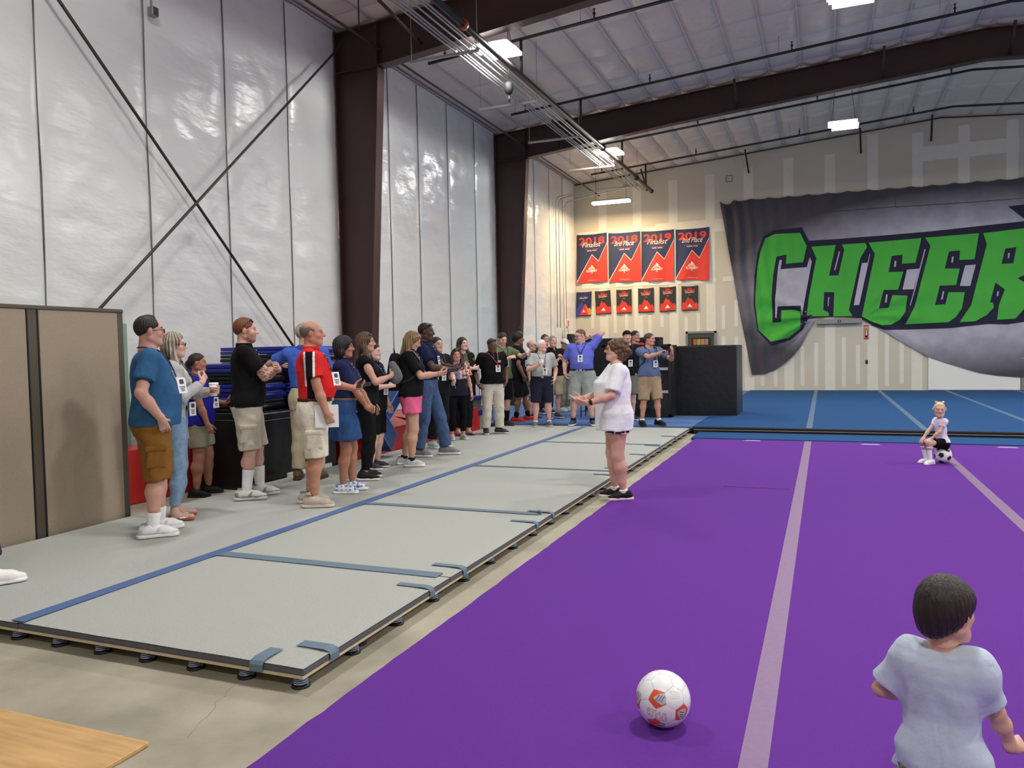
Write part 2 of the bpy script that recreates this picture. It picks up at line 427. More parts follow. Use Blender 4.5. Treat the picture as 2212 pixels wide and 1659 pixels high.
for y in (13.35, 17.05, 20.9, 23.9):
    o = tube('riser_pipe', [(-5.07, y, cz+0.08), (-5.07, y, roof_z(-5.07)-0.36)], 0.028, pipe_black, None, 8)
    tag(o, {13.35: 'short black pipe drop hidden behind the nearest ceiling light', 17.05: 'short black vertical pipe joining the main just before the far frame',
            20.9: 'short black vertical pipe above the small ceiling light by the conduits', 23.9: 'short black vertical pipe near the end of the sprinkler main'}[y], 'pipe', 'sprinkler drops')
o = tube('eave_rod', [(-7.19, -4, 6.93), (-7.19, 26.3, 6.86)], 0.022, steel_red, None, 8); tag(o, 'thin dark rod running the length of the hall below the eave', 'rod')
# crossed brace rods on the left wall
P = [gx(*a, -7.93) for a in ((425, 440), (625, 735), (735, 95), (220, 660))]
def ext(a, b, z):
    s = (z-a[2])/(b[2]-a[2]); return a+(b-a)*s
o = tube('brace_rod', [ext(P[0], P[1], 7.2), ext(P[0], P[1], 0.4)], 0.02, pipe_black, None, 8); tag(o, 'black steel brace rod falling from upper left to lower right across the wall', 'brace rod', 'crossed wall rods')
o = tube('brace_rod', [P[2]+np.array([0.05, 0, 0]), ext(P[0], P[3], 0.4)+np.array([0.05, 0, 0])], 0.02, rod_grey, None, 8); tag(o, 'grey steel brace rod rising towards the steel column', 'brace rod', 'crossed wall rods')
# flange braces and roof rods
def brace(x, y, sgn, label):
    z = roof_z(x)-0.62
    b = bmesh.new(); tube_bm(b, [(0, 0, 0), (0.0, sgn*0.5, 0.5)], 0.035, 4)
    o = link('flange_brace', bm_mesh('fb', b), steel_red, None, (x, y, z)); tag(o, label, 'brace', 'small roof braces')
brace(-6.3, 19.2, -1, 'short dark brace below the roof at the left end of the far frame'); brace(-1.9, 19.2, -1, 'short dark brace on the far frame, second from the left')
brace(1.2, 19.2, -1, 'short dark brace on the far frame, third from the left'); brace(3.6, 19.2, -1, 'short dark brace on the far frame nearest the ridge')
for x, lb in ((-5.6, 'dark brace bar angled against the back wall near the warm light'), (-2.3, 'dark brace bar on the back wall above the banner left end'), (1.0, 'dark brace bar on the back wall above the middle of the banner'), (2.9, 'dark brace bar on the back wall below the roof ridge')):
    o = tube('wall_brace', [(x, D-0.75, roof_z(x)-0.05), (x+0.05, D-0.04, roof_z(x)-0.62)], 0.035, pipe_black, None, 4); tag(o, lb, 'brace', 'back wall braces')
o = tube('roof_rod', [gy(818, 0, 10.2), (-6.35, 11.95, 6.85)], 0.028, steel_red, None, 6); tag(o, 'dark red brace rod meeting the nearest frame from above', 'brace rod')
o = tube('roof_rod', [(-7.1, 11.2, 6.93), (-7.1, 11.2, 7.4)], 0.012, steel_red, None, 6); tag(o, 'thin dark vertical rod above the eave rod at the near frame', 'rod')
# hanging black box on a wire
t = thing('hanging_box', 'small black box hanging among the conduits below the ceiling', 'box', (-5.2, 13.05, 6.24))
b = bmesh.new(); lathe_bm(b, [(0.02, -0.09), (0.06, -0.07), (0.09, 0.0), (0.09, 0.09), (0.06, 0.13), (0.02, 0.14)], 6); link('body', bm_mesh('b', b), blackm, t)
tube('wire', [(0, 0, 0.17), (0, 0, 1.2)], 0.008, rod_grey, t, 5); tube('plug', [(0, 0, -0.22), (0, 0, -0.1)], 0.02, dark, t, 6)
# junction box with conduit high on the near left wall
p = gx(330, 26, -8.0)
t = thing('junction_box', 'grey junction box with conduit high on the white left wall', 'junction box', p)
box('body', (-0.05, -0.05, -0.06), (0.05, 0.05, 0.06), grey_metal, t, 0.01); box('cover', (0.05, -0.04, -0.05), (0.058, 0.04, 0.05), rod_grey, t)
tube('conduit', [(0, -0.02, 0.05), (0, -0.02, 1.2)], 0.014, galv, t, 6)
# exit / alarm box and electrical panel in the far corner
t = thing('alarm_strobe', 'small white box with red face on the wall beside the far corner', 'alarm', (-7.96, 24.75, 2.35))
box('body', (0, -0.07, 0), (0.05, 0.07, 0.24), white_p, t, 0.01); box('face', (0.05, -0.05, 0.03), (0.06, 0.06, 0.21), M('alarm_red', (226, 96, 92), 0.5), t)
tube('cable', [(0.02, 0, 0), (0.03, 0.05, -0.15), (0.05, 0.35, -0.5), (0.05, 0.4, -0.9)], 0.01, galv, t, 5)
t = thing('electrical_panel', 'dark open electrical cabinet in the far left corner', 'electrical panel', (-7.9, 24.9, 0.9))
box('cabinet', (0, -0.35, 0), (0.14, 0.35, 1.2), blackm, t, 0.01); box('door', (0.14, -0.3, 0.1), (0.16, 0.02, 1.1), dark, t); box('breaker_strip', (0.14, 0.08, 0.2), (0.16, 0.2, 1.0), grey_metal, t)

# ================================================================ FLOORS
# purple rolled mats
PZ = 0.035
pe = [-2.04, -0.25, 1.555, 3.36, 5.17, 6.98]
lbl = ['wide purple carpet mat strip next to the grey platform', 'purple carpet mat strip between the two pale tape lines', 'purple carpet mat strip under the sitting girl side, right of the second tape line',
       'purple carpet mat strip at the right edge of view', 'purple carpet mat strip outside the picture to the right']
for i in range(5):
    t = thing('carpet_mat', lbl[i], 'mat', ((pe[i]+pe[i+1])/2, 5.2, 0), 0, 'purple rolled carpet mats')
    hw = (pe[i+1]-pe[i])/2
    box('foam_base', (-hw, -8.2, 0), (hw, 8.2, 0.026), foam, t)
    # slightly ragged carpet edge
    n = 160; ys = np.linspace(-8.2, 8.2, n); bm = bmesh.new(); rg = random.Random(i)
    A = [bm.verts.new((-hw-(rg.uniform(0.0, 0.012) if i == 0 else 0), y, PZ)) for y in ys]; B = [bm.verts.new((hw, y, PZ)) for y in ys]
    A2 = [bm.verts.new((v.co.x, v.co.y, 0.024)) for v in A]
    for k in range(n-1): bm.faces.new((A[k], B[k], B[k+1], A[k+1])); bm.faces.new((A2[k], A[k], A[k+1], A2[k+1]))
    bm.faces.new((A[-1], B[-1], bm.verts.new((hw, 8.2, 0.02)), bm.verts.new((-hw, 8.2, 0.02))))
    bmesh.ops.recalc_face_normals(bm, faces=bm.faces[:])
    link('carpet', bm_mesh('carpet', bm), purple, t)
for i, x in enumerate((-0.25, 1.555, 3.36)):
    t = tag(box('floor_tape', (x-0.052, -3, PZ), (x+0.052, 13.38, PZ+0.0015), tape_purple), ['long pale tape line down the purple floor left of the ball', 'long pale tape line passing under the ball the girl sits on', 'pale tape line on purple floor at the right'][i], 'tape', 'pale tape lines on purple floor')
white_tag = M('mat_tag', (205, 190, 225), 0.8)
for i, (x, y) in enumerate(((-1.11, 13.3), (0.655, 13.16), (2.48, 13.2))):
    t = thing('mat_label', ['small white label at the far end of the first purple mat', 'small white label at the far end of the second purple mat', 'small white label at the far end of the third purple mat'][i], 'label', (x, y, PZ), 0, 'printed labels on purple mats')
    for k in range(3): box('print_line', (-0.14+0.02*k, -0.05+0.04*k, 0), (0.14-0.01*k, -0.03+0.04*k, 0.0015), white_tag, t)
o = box('floor_strap', (-1.05, 8.86, PZ), (-0.36, 8.885, PZ+0.003), M('strap_dark', (58, 24, 84), 0.8)); tag(o, 'short dark strap lying across the purple mat by the tape', 'strap')
# low blue mat strip and the far blue spring floor
o = box('blue_mat_strip', (-2.12, 13.42, 0), (9, 14.35, 0.05), blue_c, None, 0.004); tag(o, 'narrow low blue carpet strip before the black platform edge', 'mat')
BZ = 0.145
t = thing('blue_spring_floor', 'far blue spring floor platform with black front edge', 'platform', (3.4, 20.4, 0))
box('front_skirt', (-5.62, -6.02, 0.0), (6, -5.98, 0.075), dark, t); box('plywood_edge', (-5.62, -6.04, 0.082), (6, -5.98, 0.094), ply_edge, t); box('foam_edge', (-5.64, -6.05, 0.096), (6, -5.95, BZ-0.003), dark, t, 0.01)
box('deck', (-11.3, -5.95, 0.05), (11, 6.0, 0.095), blackm, t)
be = [-8.0, -6.05, -4.08, -2.25, -0.42+0.17, 1.555, 3.36, 5.17, 6.98, 8.8, 10.6, 12.4, 14.3]
for i in range(len(be)-1):
    left = be[i+1] <= -2.2
    o = box('carpet_strip', (be[i]-3.4+0.004, -6.0 if not left else -5.95, 0.095), (be[i+1]-3.4-0.004, 5.98, BZ if not left else BZ-0.012), blue_c if not left else blue_l, t, 0.003)
for x in (-0.25, 1.555, 3.36, 5.17): box('seam_tape', (x-3.4-0.05, -5.99, BZ), (x-3.4+0.05, 5.97, BZ+0.0015), tape_bluepale, t)

# near grey platform: springs, plywood, carpeted foam
SZ, PLY, TOP = 0.062, 0.076, 0.12
PX0, PXM, PX1, PY0, PY1 = -6.05, -4.25, -2.29, 2.97, 14.33
t = thing('spring_floor', 'low plywood spring floor deck under the grey mats', 'platform', ((PX0+PX1)/2, (PY0+PY1)/2, 0)); cxp, cyp = (PX0+PX1)/2, (PY0+PY1)/2
yy = PY0
ny = 5; dyy = (PY1-PY0)/ny
for i in range(ny):
    for (a, b2) in ((PX0, PXM), (PXM, PX1)):
        box('plywood_panel', (a-cxp+0.003, yy-cyp+0.003, SZ), (b2-cxp-0.003, yy+dyy-cyp-0.003, PLY), ply_edge, t)
    yy += dyy
coil = bmesh.new()
tube_bm(coil, [(0.035*(1-0.2*k/60)*math.cos(k*2*PI/13), 0.035*(1-0.2*k/60)*math.sin(k*2*PI/13), 0.012+k*0.048/60) for k in range(61)], 0.0042, 5)
coil_me = bm_mesh('spring', coil); coil_me.materials.append(M('spring_steel', (150, 166, 194), 0.35, 0.3))
cup = bmesh.new(); lathe_bm(cup, [(0.046, 0), (0.046, 0.006), (0.041, 0.013), (0.03, 0.013)], 16); lathe_bm(cup, [(0.025, 0.004), (0.022, 0.06)], 12)
cup_me = bm_mesh('spring_cup', cup); cup_me.materials.append(dark)
def spring(x, y):
    s = bpy.data.objects.new('spring', coil_me); COL.objects.link(s); s.parent = t; s.location = (x-cxp, y-cyp, 0)
    c = bpy.data.objects.new('spring_cup', cup_me); COL.objects.link(c); c.parent = s
for x in np.linspace(PX1-0.06, PX0+0.1, 12): spring(x, PY0+0.06)
for x in np.linspace(PX1-0.1, PX0+0.1, 9): spring(x, PY0+0.62)
y = PY0+0.5
while y < PY1: spring(PX1-0.06, y); y += 0.46
y = PY0+1.0
while y < PY1: spring(PX1-0.6, y); y += 0.6
def foam_mat(name, x0, x1, y0, y1, label, wob=0.0, seed=0):
    m = thing(name, label, 'mat', ((x0+x1)/2, (y0+y1)/2, PLY), 0, 'grey carpeted foam mats on the platform')
    nu, nv = max(4, int((x1-x0)/0.12)), max(4, int((y1-y0)/0.12)); hx, hy = (x1-x0)/2, (y1-y0)/2
    T = TOP-PLY
    def top(u, v):
        ex = wob*fbm(u*9, v*9*hy/hx, seed, 2); X = -hx+2*hx*u; Y = -hy+2*hy*v
        e = np.minimum(np.minimum(u, 1-u)*2*hx, np.minimum(v, 1-v)*2*hy)
        Z = T-0.006*np.clip(1-e/0.05, 0, 1)+0.004*fbm(X*2, Y*2, seed+3, 2)
        on = (v <= 0.0) | (v >= 1) | (u >= 1)
        Y = Y+np.where(v <= 0, 0.012*fbm(X*6, 0*X, seed+5, 2), 0)
        return X, Y, Z
    link('carpet_top', grid_mesh('carpet_top', top, nu, nv), grey_c, m)
    box('foam_core', (-hx, -hy+0.002, 0), (hx-0.002, hy, T-0.012), foam, m, 0.006)
    return m
mats = {}
mats['left'] = foam_mat('carpeted_foam_mat', PX0, PXM, PY0, PY1, 'long grey carpeted mat the crowd is standing on', 0.0, 1)
ys = [PY0, 4.53, 6.53, 9.1, 11.75, PY1]
ord_ = ['grey mat section at the near corner of the platform', 'grey mat section between the first and second cross tapes', 'grey mat section just left of the presenter, past the second cross tape', 'fourth grey mat section, beyond the presenter', 'farthest grey mat section, touching the blue floor']
for i in range(5): mats[i] = foam_mat('carpeted_foam_mat', PXM, PX1, ys[i]+0.004, ys[i+1]-0.004, ord_[i], 0.0, i+4)
# tapes and straps are stuck on the mats
def lay(name, x0, x1, y0, y1, mat, label, group='tapes on the grey platform', z=TOP+0.004):
    return tag(box(name, (x0, y0, z-0.0035), (x1, y1, z), mat), label, 'tape', group)
lay('floor_tape', PXM-0.05, PXM+0.05, PY0+0.005, PY1, tape_blue, 'long blue tape line running the length of the grey platform')
lay('floor_tape', PXM+0.05, PX1-0.08, 4.48, 4.585, tape_grey, 'wide slate cross tape nearest the camera on the grey platform', z=TOP+0.003)
lay('floor_tape', PXM+0.05, PX1-0.09, 6.49, 6.575, tape_grey, 'second slate cross tape on the grey platform', z=TOP+0.003)
lay('floor_tape', PXM+0.05, PX1-0.03, 9.075, 9.13, tape_grey, 'third thin slate cross tape, behind the presenter', z=TOP+0.003)
lay('floor_tape', PXM+0.05, PX1-0.03, 11.73, 11.78, tape_grey, 'fourth thin slate cross tape, farthest from the camera', z=TOP+0.003)
o = tube('curled_tape_end', [(PX1-0.1+0.012*math.cos(a), 6.53+0.02*a/6, TOP+0.014+0.012*math.sin(a)) for a in np.linspace(0, 5.5, 14)], 0.012, tape_grey, None, 6); tag(o, 'small curled end of the second cross tape', 'tape')
def strap_x(y, w, ln, label):     # wraps the right edge
    bm = bmesh.new(); pts = [(PX1-ln, TOP+0.004), (PX1-0.035, TOP+0.004), (PX1-0.005, TOP-0.004), (PX1+0.006, TOP-0.02), (PX1+0.006, PLY-0.012)]
    A = [bm.verts.new((p[0]-PX1, -w/2, p[1]-TOP)) for p in pts]; B = [bm.verts.new((p[0]-PX1, w/2, p[1]-TOP)) for p in pts]
    for k in range(len(pts)-1): bm.faces.new((A[k], A[k+1], B[k+1], B[k]))
    o = link('edge_strap', bm_mesh('edge_strap', bm), tape_grey, None, (PX1, y, TOP+0.003)); tag(o, label, 'strap', 'straps over the platform edge')
strap_x(PY0+0.25, 0.075, 0.2, 'slate strap over the right side of the near platform corner')
for i, (y, q) in enumerate(((4.27, 'just before the first cross tape'), (4.75, 'just after the first cross tape'), (6.2, 'just before the second cross tape'), (6.72-0.1, 'at the second cross tape'), (8.8, 'before the third cross tape'), (9.3, 'after the third cross tape'), (10.6, 'far along the platform edge'), (11.6, 'before the fourth cross tape'), (12.9, 'farthest along the platform edge'))):
    strap_x(y, 0.06, 0.24, 'slate strap over the platform edge '+q)
bm = bmesh.new(); pts = [(0.15, 0.004), (0.035, 0.004), (0.005, -0.004), (-0.008, -0.02), (-0.008, -0.055)]
A = [bm.verts.new((-0.04, p[0], p[1])) for p in pts]; B = [bm.verts.new((0.04, p[0], p[1])) for p in pts]
for k in range(4): bm.faces.new((A[k], B[k], B[k+1], A[k+1]))
o = link('edge_strap', bm_mesh('edge_strap', bm), tape_grey, None, (PX1-0.27, PY0, TOP+0.003)); tag(o, 'slate strap over the front edge of the near platform corner', 'strap', 'straps over the platform edge')
# plywood sheet on the concrete
wood = M('plywood_face', (198, 158, 104), 0.6, noise=(2.2, 0.2), stretch=(1.2, 9, 1))
o = box('plywood_sheet', (-5.0, 0.4, 0.001), (-2.585, 2.34, 0.02), wood, None, 0.003); tag(o, 'bare oak plywood sheet lying on the concrete floor', 'board')
# floor crack
cr = M('crack_dark', (128, 120, 100), 0.9)
rc = random.Random(3); A_, B_ = gz(575, 1400), gz(405, 1590)
o = tube('floor_crack', [tuple(A_[q]+(B_[q]-A_[q])*k/18+(rc.uniform(-0.018, 0.018) if q < 2 else 0.0) for q in range(3)) for k in range(19)], [0.0004+0.0012*rc.random() for k in range(19)], cr, None, 4); tag(o, 'hairline crack in the bare concrete floor', 'crack')

# ================================================================ LEFT SIDE
t = thing('office_partition', 'tall beige fabric partition with bronze frame at the left edge', 'partition', (-6.13, 4.0, 0))
for (a, b2) in ((2.3, 3.58), (3.62, 4.46), (4.57, 5.355)):
    box('fabric_panel', (-0.035, a-4.0, 0.05), (0.035, b2-4.0, 2.02), fabric_beige, t, 0.012, 2)
for (a, b2) in ((3.58, 3.62), (4.46, 4.57), (5.355, 5.42)): box('post', (-0.035, a-4.0, 0), (0.03, b2-4.0, 2.045), bronze, t, 0.005)
for y in (4.468, 4.562): box('post_trim', (0.03, y-4.0-0.006, 0.02), (0.036, y-4.0+0.006, 2.03), dark, t)
box('top_rail', (-0.04, -1.7, 2.02), (0.04, 1.42, 2.055), bronze, t, 0.006); box('base_rail', (-0.035, -1.7, 0), (0.035, 1.42, 0.05), bronze, t)
t = thing('metal_locker', 'pale green metal locker with louvres behind the partition', 'locker', (-7.68, 6.3, 0))
lk = M('locker_green', (128, 160, 140), 0.5)
box('body', (-0.18, -0.4, 0), (0.2, 0.4, 2.0), lk, t, 0.008)
for k in range(2):
    d = box('door', (0.2, -0.38+0.39*k, 0.06), (0.215, -0.01+0.39*k, 1.96), lk, t, 0.004)
    for q in range(6):
        s = box('louvre', (0.0, -0.12, 1.42+0.04*q), (0.02, 0.12, 1.435+0.04*q), lk, None); s.parent = d; s.rotation_euler = (0, 0.5, 0)

def soft_box(name, lo, hi, mat, label, cat='mat', group=None, seam=True):
    t = thing(name, label, cat, ((lo[0]+hi[0])/2, (lo[1]+hi[1])/2, lo[2]), 0, group)
    hx, hy, h = (hi[0]-lo[0])/2, (hi[1]-lo[1])/2, hi[2]-lo[2]
    box('cover', (-hx, -hy, 0), (hx, hy, h), mat, t, 0.025, 3)
    if seam:
        e = 0.006; sm = M('seam_'+mat.name, (70, 74, 78), 0.5)
        for z in (h-0.09,): tube('piping', [(-hx-0.001, -hy-0.001, z), (hx+0.001, -hy-0.001, z), (hx+0.001, hy+0.001, z), (-hx-0.001, hy+0.001, z)], e, sm, t, 5, True)
        tube('piping', [(hx, -hy, 0.03), (hx, -hy, h-0.02)], e, sm, t, 5)
    return t
soft_box('foam_block', (-7.5, 7.3, 0), (-6.08, 8.75, 0.92), blackv, 'big black vinyl foam block behind the man with crossed arms', 'foam block', 'black foam blocks')
soft_box('foam_block', (-7.5, 8.8, 0), (-6.62, 10.1, 0.92), blackv, 'black vinyl foam block behind the woman in the denim skirt', 'foam block', 'black foam blocks')
soft_box('red_mat', (-7.42, 5.55, 0), (-6.98, 7.12, 0.6), redv, 'upright red mat low behind the partition and the woman in jeans', 'mat', 'red vinyl mats', False)
def folded_mat(x0, x1, y0, y1, z, n, th, mat, label, group):
    t = thing('folded_mat', label, 'mat', ((x0+x1)/2, (y0+y1)/2, z), 0, group)
    hx, hy = (x1-x0)/2, (y1-y0)/2
    for k in range(n):
        box('mat_layer', (-hx+random.uniform(0, 0.02), -hy+random.uniform(0, 0.02), k*th+0.002), (hx-random.uniform(0, 0.02), hy-random.uniform(0, 0.02), (k+1)*th-0.002), mat, t, 0.014, 2)
    for k in range(0, n-1, 2):
        tube('fold_edge', [(hx-0.01, -hy, (k+1)*th), (hx-0.01, hy, (k+1)*th)], th*0.62, mat, t, 8)
    return t
zz = 0.925
for n, th, mt, lb in ((3, 0.045, blackv, 'black folded mat at the bottom of the left stack'), (4, 0.05, royal, 'royal blue folded mat low in the left stack, beside the phone'), (3, 0.045, blackv, 'black folded mat in the middle of the left stack'), (2, 0.055, royal, 'royal blue folded mat at the top of the left stack')):
    folded_mat(-7.45, -6.35, 7.32, 8.05, zz, n, th, mt, lb, 'folded mats on the left stack'); zz += n*th
zz = 0.925
for n, th, mt, lb in ((3, 0.045, blackv, 'black folded mat at the bottom of the middle stack'), (4, 0.048, royal, 'royal blue folded mat low in the middle stack'), (4, 0.04, blackv, 'black folded mat in the middle stack behind the blue polo'), (2, 0.05, royal, 'royal blue folded mat in the middle stack under the leaning arm'), (2, 0.05, blackv, 'black folded mat near the top of the middle stack'), (2, 0.05, royal, 'royal blue folded mat on top of the middle stack')):
    folded_mat(-7.45, -6.25, 8.12, 9.0, zz, n, th, mt, lb, 'folded mats on the middle stack'); zz += n*th
zz = 0.925
for n, th, mt, lb in ((6, 0.045, blackv, 'black folded mat at the bottom of the far stack'), (5, 0.045, blackv, 'black folded mat in the middle of the far stack'), (5, 0.045, royal, 'royal blue folded mat on top of the far stack')):
    folded_mat(-7.48, -6.66, 9.08, 9.95, zz, n, th, mt, lb, 'folded mats on the far stack'); zz += n*th
o = box('concrete_ledge_strip', (-6.12, 7.7, 0.10), (-6.055, 8.6, 0.16), white_p); tag(o, 'short white board edge at the foot of the black foam block', 'board')
# red wedge mats
def prism(name, prof, y0, y1, mat, label, cat='mat', group=None):
    bm = bmesh.new(); n = len(prof); cx_ = sum(p[0] for p in prof)/n
    A = [bm.verts.new((p[0]-cx_, y0-(y0+y1)/2, p[1])) for p in prof]; B = [bm.verts.new((p[0]-cx_, y1-(y0+y1)/2, p[1])) for p in prof]
    bm.faces.new(A); bm.faces.new(B[::-1])
    for k in range(n): bm.faces.new((A[k], B[k], B[(k+1) % n], A[(k+1) % n]))
    bmesh.ops.recalc_face_normals(bm, faces=bm.faces[:]); bmesh.ops.bevel(bm, geom=bm.edges[:], offset=0.02, segments=2, affect='EDGES')
    t = thing(name, label, cat, (cx_, (y0+y1)/2, 0), 0, group); link('cover', bm_mesh('cover', bm, False), mat, t)
    for p in prof:
        if p[1] > 0.1: tube('piping', [(p[0]-cx_, -(y1-y0)/2, p[1]), (p[0]-cx_, (y1-y0)/2, p[1])], 0.007, mat, t, 5)
    return t
prism('red_wedge_mat', [(-6.58, 0), (-6.06, 0), (-6.1, 0.46), (-6.58, 0.6)], 8.98, 10.95, redv, 'red vinyl wedge mat below the tilted blue mat', group='red vinyl mats')
prism('red_wedge_mat', [(-6.9, 0), (-6.07, 0), (-6.12, 0.52), (-6.9, 0.6)], 11.0, 13.45, redv, 'red vinyl mat behind the woman in the flowered top', group='red vinyl mats')
o = soft_box('red_mat', (-7.7, 10.2, 0), (-6.62, 10.95, 1.0), redv, 'tall red mat block standing behind the backpack', 'mat', 'red vinyl mats', False)
def slab(name, p0, size, rot, mat, label):
    t = thing(name, label, 'mat', p0, 0, 'tilted blue mats'); t.rotation_euler = rot
    hx, hy, h = size[0]/2, size[1]/2, size[2]
    box('cover', (-hx, -hy, 0), (hx, hy, h), mat, t, 0.02, 2)
    pm = M('piping_pale', (120, 142, 190), 0.5)
    for z in (0.01, h-0.01): tube('piping', [(-hx, -hy, z), (hx, -hy, z), (hx, hy, z), (-hx, hy, z)], 0.008, pm, t, 5, True)
slab('blue_tilted_mat', (-5.86, 9.22, 0.50), (0.36, 0.86, 0.30), (-0.78, 0, 0.06), bluev, 'blue vinyl mat tilted nose down beside the pink shorts')
slab('blue_tilted_mat', (-6.27, 9.5, 0.92), (0.36, 0.8, 0.22), (-0.78, 0, 0.06), bluev, 'blue vinyl mat lying along the tilted block, behind the black shorts')
slab('blue_tilted_mat', (-6.27, 10.35, 0.72), (0.36, 0.7, 0.2), (0.62, 0, 0.06), bluev, 'blue vinyl mat slanting the other way behind the pink shorts')
# chair and bench things behind the men
t = thing('folding_chair', 'beige rounded chair back behind the man in khaki trousers', 'chair', (-6.95, 14.9, 0))
bg = M('beige_plastic', (196, 178, 156), 0.6)
bm = bmesh.new()
pr = [(-0.22, 0.0), (0.22, 0.0)]+[(0.22*math.cos(a), 0.5+0.2*math.sin(a)) for a in np.linspace(0, PI, 12)]
A = [bm.verts.new((0.02, p[0], p[1])) for p in pr]; bm.faces.new(A); bmesh.ops.solidify(bm, geom=bm.faces[:], thickness=0.03)
link('backrest', bm_mesh('backrest', bm), bg, t, (0, 0, 0.62)); box('seat', (0.02, -0.22, 0.44), (0.46, 0.22, 0.48), bg, t, 0.015)
for x in (0.05, 0.42):
    for y in (-0.19, 0.19): tube('leg', [(x, y, 0), (x, y, 0.45)], 0.014, grey_metal, t, 6)
t = thing('gym_bench', 'grey bench with blue padded edges beside the red mat', 'bench', (-6.75, 14.0, 0))
box('upper_pad', (-0.3, -0.4, 0.62), (0.3, 0.4, 0.7), royal, t, 0.02, 2); box('side_panel', (-0.28, -0.38, 0.42), (0.28, 0.38, 0.62), grey_metal, t); box('lower_pad', (-0.33, -0.45, 0.3), (0.34, 0.45, 0.42), royal, t, 0.02, 2)
for x in (-0.25, 0.25):
    for y in (-0.35, 0.35): box('leg', (x-0.03, y-0.03, 0), (x+0.03, y+0.03, 0.3), white_p, t)
# black rack with panels and the big black block on the blue floor
t = thing('equipment_rack', 'black framed rack with glossy black panels and pale rails behind the men', 'rack', (-3.7, 16.25, BZ))
gloss = M('gloss_black', (30, 31, 33), 0.16, bump=(6, 0.3, 2, 0.02)); rail = M('pale_rail', (170, 172, 170), 0.4)
for x in (-0.72, 0.68): box('upright', (x, -0.06, 0), (x+0.06, 0.0, 1.52), blackm, t)
for z in (0.0, 1.47): box('cross_rail', (-0.72, -0.06, z), (0.74, 0.0, z+0.05), blackm, t)
for z in (0.5, 0.98): box('pale_rail', (-0.66, -0.065, z), (0.68, -0.03, z+0.055), rail, t)
for z, h in ((0.05, 0.45), (0.555, 0.425), (1.035, 0.435)): box('panel', (-0.66, -0.04, z), (0.68, -0.02, z+h), gloss, t)
box('body', (-0.74, 0.0, 0), (0.76, 0.55, 1.50), blackm, t)
t = soft_box('foam_block', (-2.98, 16.72, BZ-0.02), (-1.69, 17.9, 1.62), blackv, 'very large black vinyl covered block standing on the blue floor', 'foam block', 'black foam blocks', False)
for z in np.linspace(0.1, 1.4, 26): box('lacing', (-0.66, -0.6, z), (-0.635, -0.588, z+0.02), M('lace_grey', (44, 45, 48), 0.7), t)
o = soft_box('black_cabinet', (-5.35, 18.0, BZ-0.02), (-3.55, 18.5, 1.84), blackm, 'tall plain black cabinet behind the rack and the men', 'cabinet', None, False)
t = thing('seat_stack', 'pale blue plastic seat seen beside the man in the periwinkle polo', 'chair', (-4.62, 15.95, BZ))
pb = M('pale_blue_plastic', (150, 176, 200), 0.4)
box('seat', (-0.2, -0.2, 0.52), (0.2, 0.2, 0.56), pb, t, 0.02, 2); box('backrest', (-0.2, 0.16, 0.56), (0.2, 0.2, 0.86), pb, t, 0.02, 2)
for x in (-0.17, 0.17):
    for y in (-0.17, 0.17): tube('leg', [(x, y, 0), (x, y, 0.53)], 0.012, dark, t, 6)

# ================================================================ BACK WALL
t = thing('door_1', None, None, (-3.81, D, 0)); t['kind'] = 'structure'
box('frame', (-0.5, -0.06, 0), (-0.43, 0.0, 2.11), grey_metal, t); box('frame', (0.43, -0.06, 0), (0.5, 0.0, 2.11), grey_metal, t); box('frame', (-0.5, -0.06, 2.04), (0.5, 0.0, 2.11), grey_metal, t)
box('leaf', (-0.43, -0.03, 0), (0.43, 0.0, 2.04), doorc, t); box('window_rim', (-0.31, -0.045, 1.1), (0.31, -0.02, 1.9), dark, t)
box('pane', (-0.27, -0.05, 1.14), (0.27, -0.04, 1.86), M('pane_dark', (60, 60, 50), 0.15), t)
pc = [(190, 80, 60), (120, 180, 60), (210, 110, 90), (160, 120, 110)]
for k in range(4):
    box('poster', (-0.25+0.125*k, -0.056, 1.66), (-0.14+0.125*k, -0.051, 1.85), M('poster%d' % k, pc[k], 0.6), t)
    box('poster', (-0.25+0.125*k, -0.056, 1.52), (-0.15+0.125*k, -0.051, 1.63), M('notice', (240, 236, 190), 0.6), t)
    box('print_line', (-0.24+0.125*k, -0.058, 1.56), (-0.17+0.125*k, -0.0565, 1.575), dark, t)
a = gy(2005, 760, D); b2 = gy(2203, 843, D)
o = box('white_board', (a[0], D-0.05, 0.16), (b2[0], D-0.025, 1.32), white_p); tag(o, 'blank white panel leaning on the back wall under the banner', 'panel')
o = box('grey_board', (b2[0]+0.02, D-0.06, 0.15), (b2[0]+0.9, D-0.025, 1.1), grey_metal); tag(o, 'grey panel edge at the right end of the back wall', 'panel')
a = gy(1765, 688, D-0.1); b2 = gy(1862, 698.5, D-0.1)
t = thing('wall_bracket', 'grey metal wall box gathering up the banner, with a round mark', 'bracket', ((a[0]+b2[0])/2, D, b2[2]+0.01))
w_ = (b2[0]-a[0])/2
box('body', (-w_, -0.16, 0), (w_, 0, 0.15), grey_metal, t, 0.008)
b = bmesh.new(); lathe_bm(b, [(0.055, 0), (0.055, 0.006)], 16); me = bm_mesh('emblem', b); e = link('emblem', me, M('emblem_green', (40, 70, 56), 0.5), t, (0, -0.16, 0.075), (PI/2, 0, 0))
box('emblem_bar', (-0.012, -0.17, 0.03), (0.012, -0.165, 0.12), grey_metal, t)
a = gy(1866, 703, D); b2 = gy(1877, 733, D)
t = thing('extinguisher_sign', 'narrow red arrow sign on the back wall below the banner', 'sign', ((a[0]+b2[0])/2, D, b2[2]))
sr = M('sign_red', (176, 70, 60), 0.5)
